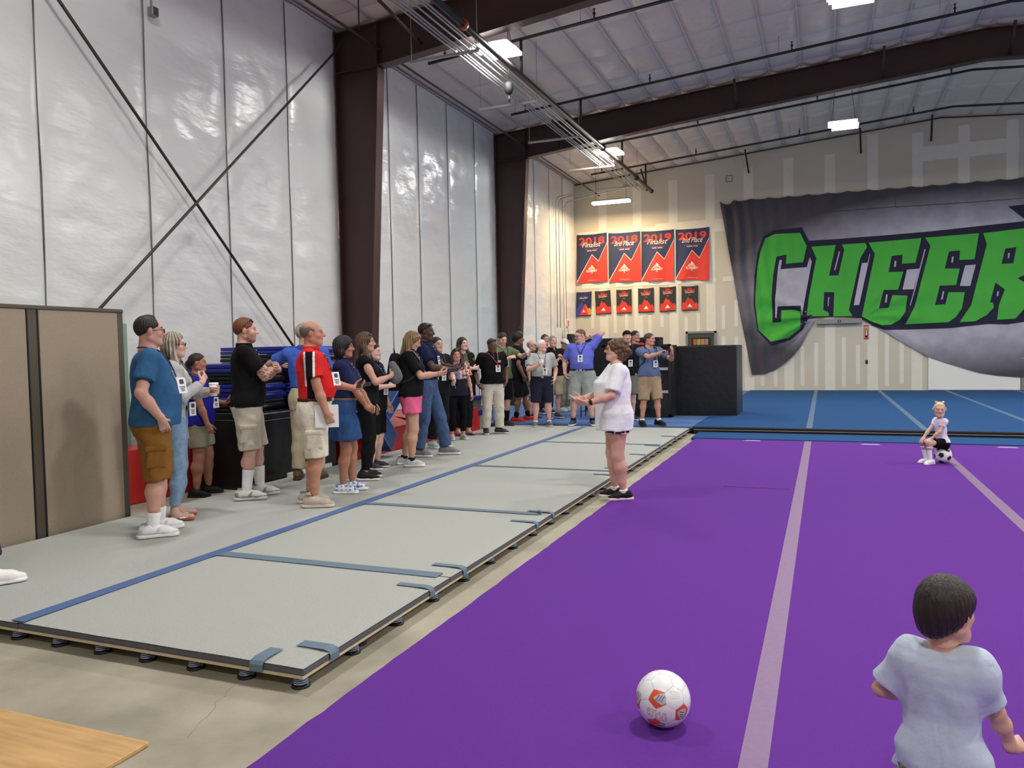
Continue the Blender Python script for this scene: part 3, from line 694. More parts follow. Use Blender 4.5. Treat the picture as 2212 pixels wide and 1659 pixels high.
box('plate', (-0.075, -0.008, 0), (0.075, 0, 0.44), sr, t); box('border', (-0.06, -0.011, 0.03), (-0.052, -0.008, 0.41), white_p, t); box('border', (0.052, -0.011, 0.03), (0.06, -0.008, 0.41), white_p, t)
box('arrow_shaft', (-0.012, -0.011, 0.12), (0.012, -0.008, 0.3), white_p, t)
bm = bmesh.new(); bm.faces.new([bm.verts.new(p) for p in ((-0.045, 0, 0.12), (0, 0, 0.05), (0.045, 0, 0.12))]); bmesh.ops.solidify(bm, geom=bm.faces[:], thickness=0.003); link('arrow_head', bm_mesh('arrow', bm), white_p, t, (0, -0.011, 0))
for k in range(2): box('print_line', (-0.04, -0.011, 0.34+0.03*k), (0.04, -0.008, 0.355+0.03*k), white_p, t)
p = gy(1872, 782, D)
o = box('wall_outlet', (p[0]-0.035, D-0.015, p[2]-0.06), (p[0]+0.035, D, p[2]+0.06), dark, None, 0.004); tag(o, 'small dark outlet on the back wall', 'outlet')
a = gy(1568, 381, D); b2 = gy(1582, 392, D)
t = thing('box_cutout', 'small square outline cut high in the drywall', 'cutout', ((a[0]+b2[0])/2, D, b2[2]))
for (x0, x1, z0, z1) in ((-0.1, 0.1, 0, 0.012), (-0.1, 0.1, 0.19, 0.202), (-0.1, -0.088, 0, 0.2), (0.088, 0.1, 0, 0.2)): box('edge', (x0, -0.01, z0), (x1, 0, z1), dark, t)
# beam line where drywall meets roof
for sgn in (0, 1):
    xa, xb = (W, RIDGE_X) if not sgn else (RIDGE_X, XR)
    o = tube('trim_%d' % (sgn+1), [(xa, D-0.02, roof_z(xa)-0.0), (xb, D-0.02, roof_z(xb)-0.0)], 0.02, rod_grey, None, 6); struct(o)

# ---------------------------------------------------------------- printed cloth
def poly_on(name, pts, fn, mat, parent, cell=0.12, thick=0.0, off=0.0):
    """flat polygon (x,z metres) cut into cells and laid on cloth surface fn(x,z)->depth towards the room"""
    bm = bmesh.new(); f = bm.faces.new([bm.verts.new((p[0], 0, p[1])) for p in pts])
    bm.normal_update(); bmesh.ops.triangulate(bm, faces=bm.faces[:])
    xs = [p[0] for p in pts]; zs = [p[1] for p in pts]
    x = (math.floor(min(xs)/cell)+1)*cell
    while x < max(xs):
        bmesh.ops.bisect_plane(bm, geom=bm.verts[:]+bm.edges[:]+bm.faces[:], plane_co=(x, 0, 0), plane_no=(1, 0, 0)); x += cell
    z = (math.floor(min(zs)/cell)+1)*cell
    while z < max(zs):
        bmesh.ops.bisect_plane(bm, geom=bm.verts[:]+bm.edges[:]+bm.faces[:], plane_co=(0, 0, z), plane_no=(0, 0, 1)); z += cell
    bm.normal_update(); bmesh.ops.triangulate(bm, faces=bm.faces[:])
    for v in bm.verts: v.co.y = -(fn(v.co.x, v.co.z)+off)
    for f in bm.faces:
        f.normal_update(); f.smooth = True
        if f.normal.y > 0: f.normal_flip()
    return link(name, bm_mesh(name, bm, True), mat, parent)

def bp(u, v):           # crop pixel of the big banner -> wall metres
    q = gy(1530+u/3.2434, 380+v/3.2434, D-0.05); return (q[0], q[2])
t = thing('cheer_banner', 'huge grey cloth banner with green CHEER lettering sagging on the back wall', 'banner', (0, D-0.02, 0))
G1 = np.array(bp(762, 995)); G2 = np.array(bp(1076, 993)); LX = bp(80, 178)[0]
def cloth(x, z):
    d = 0.05
    # vertical folds along the loose left edge
    e = x-LX-(6.3-z)*0.10
    d += 0.095*math.sin(e*17+math.sin(z*2)*0.8)*math.exp(-max(e, 0)*1.25)
    # drapes swinging from the gathering points of the wall box
    for G, sg, amp in ((G1, -1, 0.06), (G2, 1, 0.035)):
        dx, dz = (x-G[0])*sg, z-G[1]
        r = math.hypot(dx, dz)+1e-6
        if dx > -0.5:
            a = math.atan2(dz, max(dx, 1e-3)); w = math.exp(-((r-0.9)/1.3)**2)*min(1, r/0.25)
            if dz < 0.9+0.6*dx: d += amp*math.sin(a*13+r*1.2)*w*max(0, min(1, 1.2-a))
    d += 0.012*math.sin(x*1.7+z*0.9)+0.008*math.sin(x*4.1-z*3.2)
    return max(d, 0.02)
cb = M('banner_cloth', (150, 147, 160), 0.8, noise=(2.2, 0.16), bump=(50, 0.15))
def add_gradient():     # printed concrete picture: dark corners, pale around lettering; left tail's fold shade painted in
    nt = cb.node_tree; b = nt.nodes['Principled BSDF']; tc = nt.nodes.new('ShaderNodeTexCoord')
    mp = nt.nodes.new('ShaderNodeMapping'); c = bp(1750, 740); mp.inputs['Location'].default_value = (-c[0]*0.145, 0, -c[1]*0.36); mp.inputs['Scale'].default_value = (0.145, 0, 0.36)
    gr = nt.nodes.new('ShaderNodeTexGradient'); gr.gradient_type = 'SPHERICAL'
    rp = nt.nodes.new('ShaderNodeValToRGB'); rp.color_ramp.elements[0].position = 0.0; rp.color_ramp.elements[0].color = (*lin((66, 64, 72)), 1)
    rp.color_ramp.elements[1].position = 0.42; rp.color_ramp.elements[1].color = (*lin((172, 169, 182)), 1)
    el = rp.color_ramp.elements.new(0.16); el.color = (*lin((122, 119, 130)), 1)
    nt.links.new(tc.outputs['Object'], mp.inputs[0]); nt.links.new(mp.outputs[0], gr.inputs[0]); nt.links.new(gr.outputs['Fac'], rp.inputs[0])
    for n in nt.nodes:
        if n.bl_idname == 'ShaderNodeMix': nt.links.new(rp.outputs[0], n.inputs[6])
add_gradient()
top = [(80, 178)]
sc = [(80, 178), (180, 172), (300, 160), (425, 150), (560, 140), (695, 128), (835, 118), (975, 106), (1120, 96), (1265, 84), (1415, 73), (1570, 61), (1720, 49), (1880, 36), (2035, 24), (2200, 10), (2400, -8), (2600, -24), (2800, -40), (3000, -56)]
for i in range(len(sc)-1):
    (x0, y0), (x1, y1) = sc[i], sc[i+1]
    sag = 26 if i == 0 else 10
    for k in (0.25, 0.5, 0.75, 1.0): top.append((x0+(x1-x0)*k, y0+(y1-y0)*k+sag*4*k*(1-k)))
low = [(3000, 1380), (2500, 1405), (2212, 1410), (2180, 1410), (2030, 1400), (1900, 1378), (1800, 1350), (1660, 1310), (1540, 1265), (1420, 1200), (1300, 1130), (1215, 1080), (1130, 1030), (1076, 992), (1000, 985), (915, 982), (830, 985), (762, 993), (735, 1035), (700, 1095), (650, 1190), (600, 1255), (540, 1310), (470, 1358), (400, 1385), (308, 1396)]
left = [(286, 1290), (255, 1130), (215, 930), (175, 700), (140, 500), (108, 320)]
out = [bp(*p) for p in top+low+left]
poly_on('cloth', out, cloth, cb, t, 0.065)
navy = M('print_navy', (20, 18, 48), 0.8); green = M('print_green', (68, 170, 60), 0.8, noise=(1.2, 0.08)); pale = M('print_pale', (176, 174, 188), 0.8, noise=(5, 0.08)); lined = M('print_line_dark', (66, 64, 72), 0.8)
def pr(name, pts, mat, off): return poly_on(name, [bp(*p) for p in pts], cloth, mat, t, 0.065, off=off*2.4)
pr('letter_shadow', [(455, 383), (655, 360), (705, 455), (900, 442), (1200, 420), (1500, 395), (2212, 318), (2420, 296), (2400, 1012), (2212, 1022), (2090, 1040), (1960, 1037), (1690, 1066), (1390, 1076), (1230, 1078), (1150, 1048), (1080, 1000), (1000, 988), (850, 986), (765, 992), (700, 1003), (660, 1080), (575, 1150), (440, 1190), (345, 1085), (318, 900), (325, 700), (345, 540), (385, 425)], navy, 0.005)
pr('letter_C', [(400, 440), (470, 408), (643, 400), (690, 492), (665, 605), (545, 617), (548, 552), (478, 568), (455, 700), (445, 830), (452, 1030), (512, 1022), (512, 942), (600, 938), (648, 950), (645, 1070), (560, 1135), (440, 1162), (352, 1080), (330, 900), (335, 760), (345, 640), (365, 540)], green, 0.010)
pr('letter_H', [(722, 497), (893, 484), (846, 699), (912, 697), (952, 520), (937, 481), (1100, 471), (1112, 500), (1065, 575), (985, 940), (1010, 982), (876, 984), (882, 815), (812, 815), (806, 940), (842, 955), (845, 982), (715, 985), (690, 980), (705, 850), (757, 577)], green, 0.010)
pr('letter_E', [(1122, 469), (1493, 437), (1450, 610), (1355, 617), (1360, 553), (1285, 562), (1262, 675), (1365, 672), (1330, 797), (1228, 800), (1195, 928), (1262, 925), (1290, 835), (1395, 840), (1380, 950), (1340, 1010), (1280, 1042), (1215, 1046), (1140, 1020), (1075, 985), (1166, 548)], green, 0.010)
pr('letter_E', [(1518, 434), (1895, 402), (1865, 585), (1757, 590), (1762, 523), (1685, 530), (1655, 650), (1760, 650), (1735, 765), (1620, 770), (1588, 905), (1660, 900), (1680, 815), (1795, 815), (1775, 930), (1730, 990), (1680, 1025), (1380, 1040), (1445, 915), (1555, 492)], green, 0.010)
pr('letter_R', [(1925, 402), (2212, 368), (2330, 358), (2345, 600), (2270, 670), (2165, 717), (2290, 790), (2340, 1000), (2212, 930), (2150, 1000), (2022, 1008), (2035, 905), (2076, 795), (2010, 748), (1973, 885), (1992, 888), (2000, 920), (1950, 975), (1870, 1018), (1758, 1025), (1840, 905), (1950, 480)], green, 0.010)
pr('letter_counter', [(2080, 510), (2155, 500), (2135, 612), (2052, 617)], navy, 0.014)
pr('print_wedge', [(2100, 215), (2400, 180), (2400, 420), (2212, 300)], navy, 0.006)
for q in ([(500, 590), (517, 590), (507, 655), (690, 640), (712, 570), (725, 603), (655, 985), (648, 910), (485, 915), (478, 1000), (470, 990), (468, 880), (490, 640)],
          [(915, 530), (923, 530), (890, 662), (882, 660)], [(840, 850), (848, 850), (842, 912), (836, 912)],
          [(1075, 612), (1116, 607), (1130, 548), (1134, 550), (1057, 905), (1018, 907)], [(1303, 597), (1316, 597), (1313, 637), (1300, 639)],
          [(1390, 658), (1478, 650), (1438, 795), (1360, 797)], [(1245, 830), (1256, 830), (1248, 888), (1237, 888)], [(1513, 515), (1521, 515), (1450, 790), (1415, 912), (1411, 905), (1440, 800)],
          [(1705, 567), (1717, 567), (1712, 608), (1700, 608)], [(1797, 628), (1873, 622), (1833, 772), (1760, 772)], [(1640, 810), (1651, 808), (1640, 866), (1629, 866)],
          [(2097, 543), (2108, 541), (2105, 577), (2095, 578)], [(2023, 810), (2034, 808), (2030, 842), (2018, 844)]):
    pr('print_highlight', q, pale, 0.016)
for q in ([(130, 315), (700, 262), (1310, 215), (1310, 219), (700, 267), (130, 321)], [(1310, 217), (1900, 178), (2212, 156), (2212, 160), (1900, 183), (1310, 222)], [(1306, 90), (1310, 90), (1312, 217), (1308, 217)]):
    pr('print_crack', q, lined, 0.004)
for i in range(1, 16): 
    q = bp(sc[i][0], sc[i][1]); b = bmesh.new(); bmesh.ops.create_uvsphere(b, u_segments=8, v_segments=5, radius=0.02); link('grommet', bm_mesh('grommet', b, True), galv, t, (q[0], -cloth(*q)-0.005, q[1]))

# small championship banners
FONT_CACHE = {}
def text_tris(s, bold=0.0, shear=0.0):
    k = (s, bold, shear)
    if k in FONT_CACHE: return FONT_CACHE[k]
    cu = bpy.data.curves.new('txt', 'FONT'); cu.body = s; cu.size = 1; cu.offset = bold; cu.shear = shear; cu.resolution_u = 3
    ob = bpy.data.objects.new('txt', cu); COL.objects.link(ob)
    dg = bpy.context.evaluated_depsgraph_get(); me = bpy.data.meshes.new_from_object(ob.evaluated_get(dg))
    V = np.array([v.co[:2] for v in me.vertices]); F = [tuple(p.vertices) for p in me.polygons]
    bpy.data.objects.remove(ob); bpy.data.curves.remove(cu); bpy.data.meshes.remove(me)
    lo, hi = V.min(0), V.max(0); V = (V-lo)/(hi-lo); asp = (hi-lo)[0]/(hi-lo)[1]
    FONT_CACHE[k] = (V, F, asp); return FONT_CACHE[k]
def banner(name, corners, label, base, prints, group, sway, seed):
    Cn = [gy(p[0], p[1], D-0.03) for p in corners]     # tl, tr, br, bl
    o0 = (Cn[0]+Cn[1]+Cn[2]+Cn[3])/4
    t = thing(name, label, 'banner', (o0[0], D-0.004, o0[2]), 0, group)
    def surf(u, v):      # u right, v down
        p = (Cn[0]*(1-u)+Cn[1]*u)*(1-v)+(Cn[3]*(1-u)+Cn[2]*u)*v
        dep = 0.012+sway*(0.4+0.6*v)*(0.5+0.5*math.sin(u*9+seed+v*1.5))+0.01*v
        sag = 0.02*(4*u*(1-u))*(1-v)
        return Vector((p[0]-o0[0], -dep, p[2]-o0[2]-sag))
    bm = bmesh.new(); n, m = 12, 16
    G = [[bm.verts.new(surf(i/n, j/m)) for j in range(m+1)] for i in range(n+1)]
    for i in range(n):
        for j in range(m): f = bm.faces.new((G[i][j], G[i][j+1], G[i+1][j+1], G[i+1][j])); f.smooth = True
    link('cloth', bm_mesh('cloth', bm), base, t)
    for (kind, data, mat, lay_) in prints:
        bm = bmesh.new()
        if kind == 'poly':
            f = bm.faces.new([bm.verts.new((p[0], p[1], 0)) for p in data]); bm.normal_update(); bmesh.ops.triangulate(bm, faces=bm.faces[:])
            for k in range(1, 12): bmesh.ops.bisect_plane(bm, geom=bm.verts[:]+bm.edges[:]+bm.faces[:], plane_co=(k/12, 0, 0), plane_no=(1, 0, 0))
            for k in range(1, 12): bmesh.ops.bisect_plane(bm, geom=bm.verts[:]+bm.edges[:]+bm.faces[:], plane_co=(0, k/12, 0), plane_no=(0, 1, 0))
            bmesh.ops.triangulate(bm, faces=bm.faces[:]); nm = 'printed_peak'
        else:
            s, u0, u1, v0, v1, bold, shear = data; V, F, asp = text_tris(s, bold, shear)
            vv = [bm.verts.new((u0+(u1-u0)*p[0], v1+(v0-v1)*p[1], 0)) for p in V]
            for f in F:
                try: bm.faces.new([vv[i] for i in f])
                except ValueError: pass
            nm = 'lettering'
        for v in bm.verts:
            q = surf(v.co.x, v.co.y); v.co = (q[0], q[1]-0.003*lay_, q[2])
        for f in bm.faces:
            f.normal_update()
            if f.normal.y > 0: f.normal_flip()
        link(nm, bm_mesh(nm, bm), mat, t)
bn = M('banner_navy', (32, 44, 84), 0.7, noise=(2, 0.1)); bk = M('banner_black', (40, 39, 40), 0.7); brd = M('banner_red', (208, 54, 44), 0.7); bwh = M('banner_white', (236, 226, 214), 0.7); bro = M('banner_letter_red', (216, 60, 52), 0.7)
bpu = M('banner_indigo', (60, 62, 150), 0.7); bor = M('banner_orange', (236, 140, 60), 0.7); bdk = M('banner_dark_navy', (34, 38, 78), 0.7)
def big(y1, y2, lv, sub):
    return [('poly', [(0.0, 1.0), (0.0, 0.97), (0.49, 0.41), (0.71, 0.56), (1.0, 0.19), (1.0, 1.0)], bwh, 1), ('poly', [(0.01, 1.0), (0.01, 0.985), (0.49, 0.425), (0.71, 0.575), (1.0, 0.205), (1.0, 1.0)], brd, 2),
            ('poly', [(0, 0), (0.16, 0), (0.03, 0.9), (0, 1)], M('banner_navy_deep', (30, 38, 70), 0.7), 0.5),
            ('text', (y1, 0.08, 0.92, 0.06, 0.22, 0.03, 0), bro, 3), ('text', (y2, 0.18, 0.8, 0.165, 0.265, 0.0, 0.35), bwh, 4), ('text', (sub, 0.28, 0.72, 0.30, 0.318, 0.0, 0), bro, 3), ('text', ('LEVEL '+lv, 0.34, 0.66, 0.328, 0.35, 0.02, 0), bwh, 3),
            ('poly', [(0.36, 0.735), (0.42, 0.68), (0.45, 0.685), (0.48, 0.63), (0.52, 0.66), (0.55, 0.69), (0.61, 0.735)], bwh, 3), ('text', ('D2', 0.42, 0.55, 0.695, 0.73, 0.03, 0), brd, 4),
            ('text', ('SUMMIT', 0.31, 0.67, 0.742, 0.785, 0.02, 0), bwh, 3), ('poly', [(0.46, 0.795), (0.52, 0.795), (0.49, 0.82)], bwh, 3), ('text', ('thed2summit', 0.35, 0.66, 0.945, 0.96, 0, 0), bwh, 3)]
bx = [((1246, 508), (1311, 502), (1313, 608), (1247, 612), '2018', 'Finalist', 'TWO', 'SMALL SENIOR', 'leftmost large red and navy banner, reading 2018 Finalist'),
      ((1314, 504), (1383, 499), (1385, 608), (1316, 609), '2018', '3rd Place', 'ONE', 'SMALL SENIOR RESTRICTED COED', 'large red and navy banner reading 2018 3rd Place'),
      ((1385, 500), (1456, 495), (1455, 607), (1386, 607), '2019', 'Finalist', 'THREE', 'NATIONAL SENIOR', 'large red and navy banner reading 2019 Finalist'),
      ((1459, 496), (1532, 490), (1532, 606), (1460, 604), '2019', '2nd Place', 'FIVE', 'SMALL SENIOR', 'rightmost large red and navy banner, reading 2019 2nd Place')]
for i, q in enumerate(bx): banner('award_banner', q[:4], q[8], bn, big(q[4], q[5], q[6], q[7]), 'large award banners', 0.05, i*1.3)
def small(): 
    return [('poly', [(0.0, 0.96), (0.06, 0.68), (0.12, 0.64), (0.2, 0.69), (0.4, 0.42), (0.5, 0.53), (0.57, 0.49), (0.8, 0.72), (0.88, 0.66), (1.0, 0.77), (1, 0.96)], brd, 1),
            ('text', ('D2', 0.38, 0.62, 0.06, 0.13, 0.03, 0), bro, 2), ('text', ('SUMMIT', 0.18, 0.82, 0.13, 0.215, 0.03, 0), bro, 2), ('text', ('Qualifier', 0.22, 0.8, 0.20, 0.29, 0, 0.35), bwh, 3), ('text', ('2019', 0.42, 0.58, 0.345, 0.365, 0, 0), bwh, 2),
            ('poly', [(0.36, 0.84), (0.5, 0.72), (0.64, 0.84)], bwh, 2), ('text', ('SUMMIT', 0.32, 0.68, 0.845, 0.875, 0, 0), bwh, 2)]
def first():
    return [('poly', [(0.0, 0.96), (0.0, 0.75), (0.12, 0.62), (0.36, 0.4), (0.6, 0.7), (0.6, 0.96)], bpu, 1), ('poly', [(0.62, 0.96), (0.58, 0.47), (0.8, 0.72), (0.9, 0.66), (1, 0.77), (1, 0.96)], bor, 2), ('poly', [(0.2, 0.96), (0.58, 0.47), (0.82, 0.96)], brd, 3),
            ('text', ('THE', 0.35, 0.62, 0.06, 0.13, 0.03, 0), bpu, 2), ('text', ('SUMMIT', 0.2, 0.78, 0.135, 0.215, 0.03, 0), bpu, 2), ('text', ('Qualifier', 0.22, 0.78, 0.20, 0.29, 0, 0.35), bwh, 3), ('text', ('2019', 0.42, 0.58, 0.345, 0.365, 0, 0), bwh, 2),
            ('poly', [(0.42, 0.82), (0.5, 0.72), (0.6, 0.82)], bwh, 4), ('text', ('SUMMIT', 0.36, 0.68, 0.825, 0.85, 0, 0), bwh, 4)]
sx = [((1245, 631), (1278, 629), (1277, 682), (1245, 684)), ((1285, 629), (1318, 626), (1321, 677), (1288, 680)), ((1331, 626), (1364, 624), (1365, 676), (1332, 678)), ((1378, 623), (1412, 621), (1413, 674), (1379, 676)), ((1424.5, 620), (1460, 618), (1460, 672), (1425, 674)), ((1472, 618), (1508, 616), (1508.5, 670), (1472, 671.5))]
lb = ['leftmost small indigo banner with blue and orange peaks', 'small black banner with red peaks, second in the lower row', 'small black banner with red peaks, third in the lower row', 'small black banner with red peaks, fourth in the lower row', 'small black banner with red peaks, fifth in the lower row', 'rightmost small black banner with red peaks']
for i, q in enumerate(sx): banner('qualifier_banner', q, lb[i], bdk if i == 0 else bk, first() if i == 0 else small(), 'small qualifier banners', 0.025, i*2.1)

# ---------------------------------------------------------------- balls
def ico_verts():
    g = (1+5**0.5)/2; V = []
    for a in (-1, 1):
        for b in (-g, g): V += [(0, a, b), (a, b, 0), (b, 0, a)]
    return [Vector(v).normalized() for v in V]
def ball(name, loc, R, d1, d2, label, pent_mat, hex_mat, deco=2.0):
    t = thing(name, label, 'ball', loc)
    V = ico_verts(); e = 2*math.sin(math.radians(63.435)/2)
    nb = {i: [j for j in range(12) if j != i and (V[i]-V[j]).length < e*1.05] for i in range(12)}
    a0, b0 = V[0], V[nb[0][0]]
    def fr(a, b): 
        a = a.normalized(); c = a.cross(b).normalized(); return Matrix((a, c.cross(a), c)).transposed()
    Rm = fr(Vector(d1), Vector(d2)) @ fr(a0, b0).transposed()
    V = [Rm @ v for v in V]
    gap_o = link('bladder', None, None, t) if False else None
    bm = bmesh.new(); bmesh.ops.create_icosphere(bm, subdivisions=3, radius=R*0.985); link('bladder', bm_mesh('bladder', bm, True), M('ball_seam', (176, 176, 178), 0.6), t, (0, 0, R))
    def panel(nm, poly, mat):
        c = sum(poly, Vector())/len(poly); poly = [c+(p-c)*0.985 for p in poly]
        bm = bmesh.new(); vs_ = [bm.verts.new(p) for p in poly]; cv = bm.verts.new(c)
        for k in range(len(vs_)): bm.faces.new((cv, vs_[k], vs_[(k+1) % len(vs_)]))
        bmesh.ops.subdivide_edges(bm, edges=bm.edges[:], cuts=3, use_grid_fill=True)
        n = c.normalized()
        for v in bm.verts:
            edge = (v.co-c).length/((poly[0]-c).length)
            v.co = v.co.normalized()*R*(1.0-0.012*max(0, edge-0.75)*3)
        for f in bm.faces:
            f.smooth = True; f.normal_update()
            if f.normal.dot(n) < 0: f.normal_flip()
        return link(nm, bm_mesh(nm, bm, True), mat, t, (0, 0, R))
    pents = []
    for i in range(12):
        ring = [(V[i]*2+V[j])/3 for j in nb[i]]; n = V[i]; s = n.orthogonal().normalized(); q = n.cross(s)
        ring.sort(key=lambda p: math.atan2(p.dot(q), p.dot(s))); panel('pentagon_panel', ring, pent_mat if n.z < deco else hex_mat); pents.append(n)
    for i in range(12):
        for j in nb[i]:
            for k in nb[i]:
                if i < j < k and k in nb[j]:
                    ring = [(V[a]*2+V[b])/3 for a in (i, j, k) for b in (i, j, k) if a != b]; n = (V[i]+V[j]+V[k]).normalized(); s = n.orthogonal().normalized(); q = n.cross(s)
                    ring.sort(key=lambda p: math.atan2(p.dot(q), p.dot(s))); panel('hexagon_panel', ring, hex_mat)
    return t, V
bw = M('ball_white', (242, 243, 242), 0.35, coat=0.3)
b1 = Vector(gz(1433, 1566, PZ)); b1.z = PZ
vd = (Vector((b1.x, b1.y, 0.11+PZ))-Vector((0, 0, EYE))).normalized()
rt = vd.cross(Vector((0, 0, 1))).normalized(); up = rt.cross(vd)
def cd(x, y): return rt*x+up*y-vd*math.sqrt(max(0, 1-x*x-y*y))
R1 = 0.112
t, V = ball('printed_soccer_ball', b1, R1, cd(-0.2, -0.03), cd(0.67, -0.46), 'white soccer ball with orange pentagons lying on the purple mat', M('ball_orange', (232, 92, 48), 0.4), bw, 0.62)
def on_ball(nm, pts2, cx, cy, ang, size, mat, off, tris=None):
    """print laid on the ball around view direction (cx, cy)"""
    n = cd(cx, cy); c, s = math.cos(ang), math.sin(ang); u = (rt-n*rt.dot(n)).normalized(); v = n.cross(u)*-1 if n.cross(u).dot(up) < 0 else n.cross(u)
    uu = u*c+v*s; vv = v*c-u*s
    bm = bmesh.new(); q = [bm.verts.new((n+uu*(p[0]*size)+vv*(p[1]*size)).normalized()*(R1+off)) for p in pts2]
    if tris is None:
        bm.clear(); q = [bm.verts.new((p[0], p[1], 0)) for p in pts2]; bm.faces.new(q); bm.normal_update(); bmesh.ops.triangulate(bm, faces=bm.faces[:]); bmesh.ops.subdivide_edges(bm, edges=bm.edges[:], cuts=4, use_grid_fill=True)
        for v_ in bm.verts: v_.co = (n+uu*(v_.co.x*size)+vv*(v_.co.y*size)).normalized()*(R1+off)
    else:
        for f in tris:
            try: bm.faces.new([q[i] for i in f])
            except ValueError: pass
    for f in bm.faces:
        f.normal_update()
        if f.normal.dot(n) < 0: f.normal_flip()
    link(nm, bm_mesh(nm, bm), mat, t, (0, 0, R1))
greyp = M('ball_print_grey', (196, 198, 200), 0.5); darkp = M('ball_print_dark', (70, 72, 78), 0.5); outl = M('ball_print_outline', (196, 120, 110), 0.5)
wedge = [(-0.24, -0.02), (-0.05, 0.15), (0.16, 0.25), (0.26, 0.12), (0.27, -0.12), (0.13, -0.2), (-0.05, -0.14)]
for (cx_, cy_, an) in ((-0.14, -0.02, -0.2), (0.66, -0.52, 1.35), (-0.17, -0.93, 0.1), (-0.9, -0.05, 1.2)):
    on_ball('print_shape', wedge, cx_, cy_, an, 0.95, greyp, 0.0008)
    for k in range(3): on_ball('print_line', [(-0.12+0.1*k, -0.1), (-0.1+0.1*k, -0.1), (0.0+0.1*k, 0.14), (-0.03+0.1*k, 0.14)], cx_, cy_, an, 0.95, darkp, 0.0014)
for s_, dy in (('STAR', 0.1), ('WARS', -0.1)):
    Vt, Ft, asp = text_tris(s_, 0.03, 0); P2 = [((p[0]-0.5)*0.80, dy+(p[1]-0.5)*0.17) for p in Vt]
    on_ball('lettering_edge', P2, -0.23, -0.58, -0.16, 1.0, outl, 0.0010, Ft)
    Vt, Ft, asp = text_tris(s_, 0.0, 0); P2 = [((p[0]-0.5)*0.76, dy+(p[1]-0.5)*0.14) for p in Vt]
    on_ball('lettering', P2, -0.23, -0.58, -0.16, 1.0, bwh, 0.0016, Ft)
for k in range(4): on_ball('print_streak', [(-0.25, -0.006), (0.25, -0.003), (0.25, 0.004), (-0.25, 0.006)], 0.42, 0.03+0.07*k, 0.05, 0.9, M('ball_streak', (206, 196, 176), 0.6), 0.001)
GB = Vector(gz(2037, 1000, PZ)); GB.z = PZ
vd = (Vector((GB.x, GB.y, 0.1))-Vector((0, 0, EYE))).normalized(); rt = vd.cross(Vector((0, 0, 1))).normalized(); up = rt.cross(vd)
ball('soccer_ball', GB, 0.105, cd(-0.2, -0.05), cd(0.5, 0.62), 'black and white soccer ball the small girl sits on', M('ball_black', (18, 18, 20), 0.4), bw)

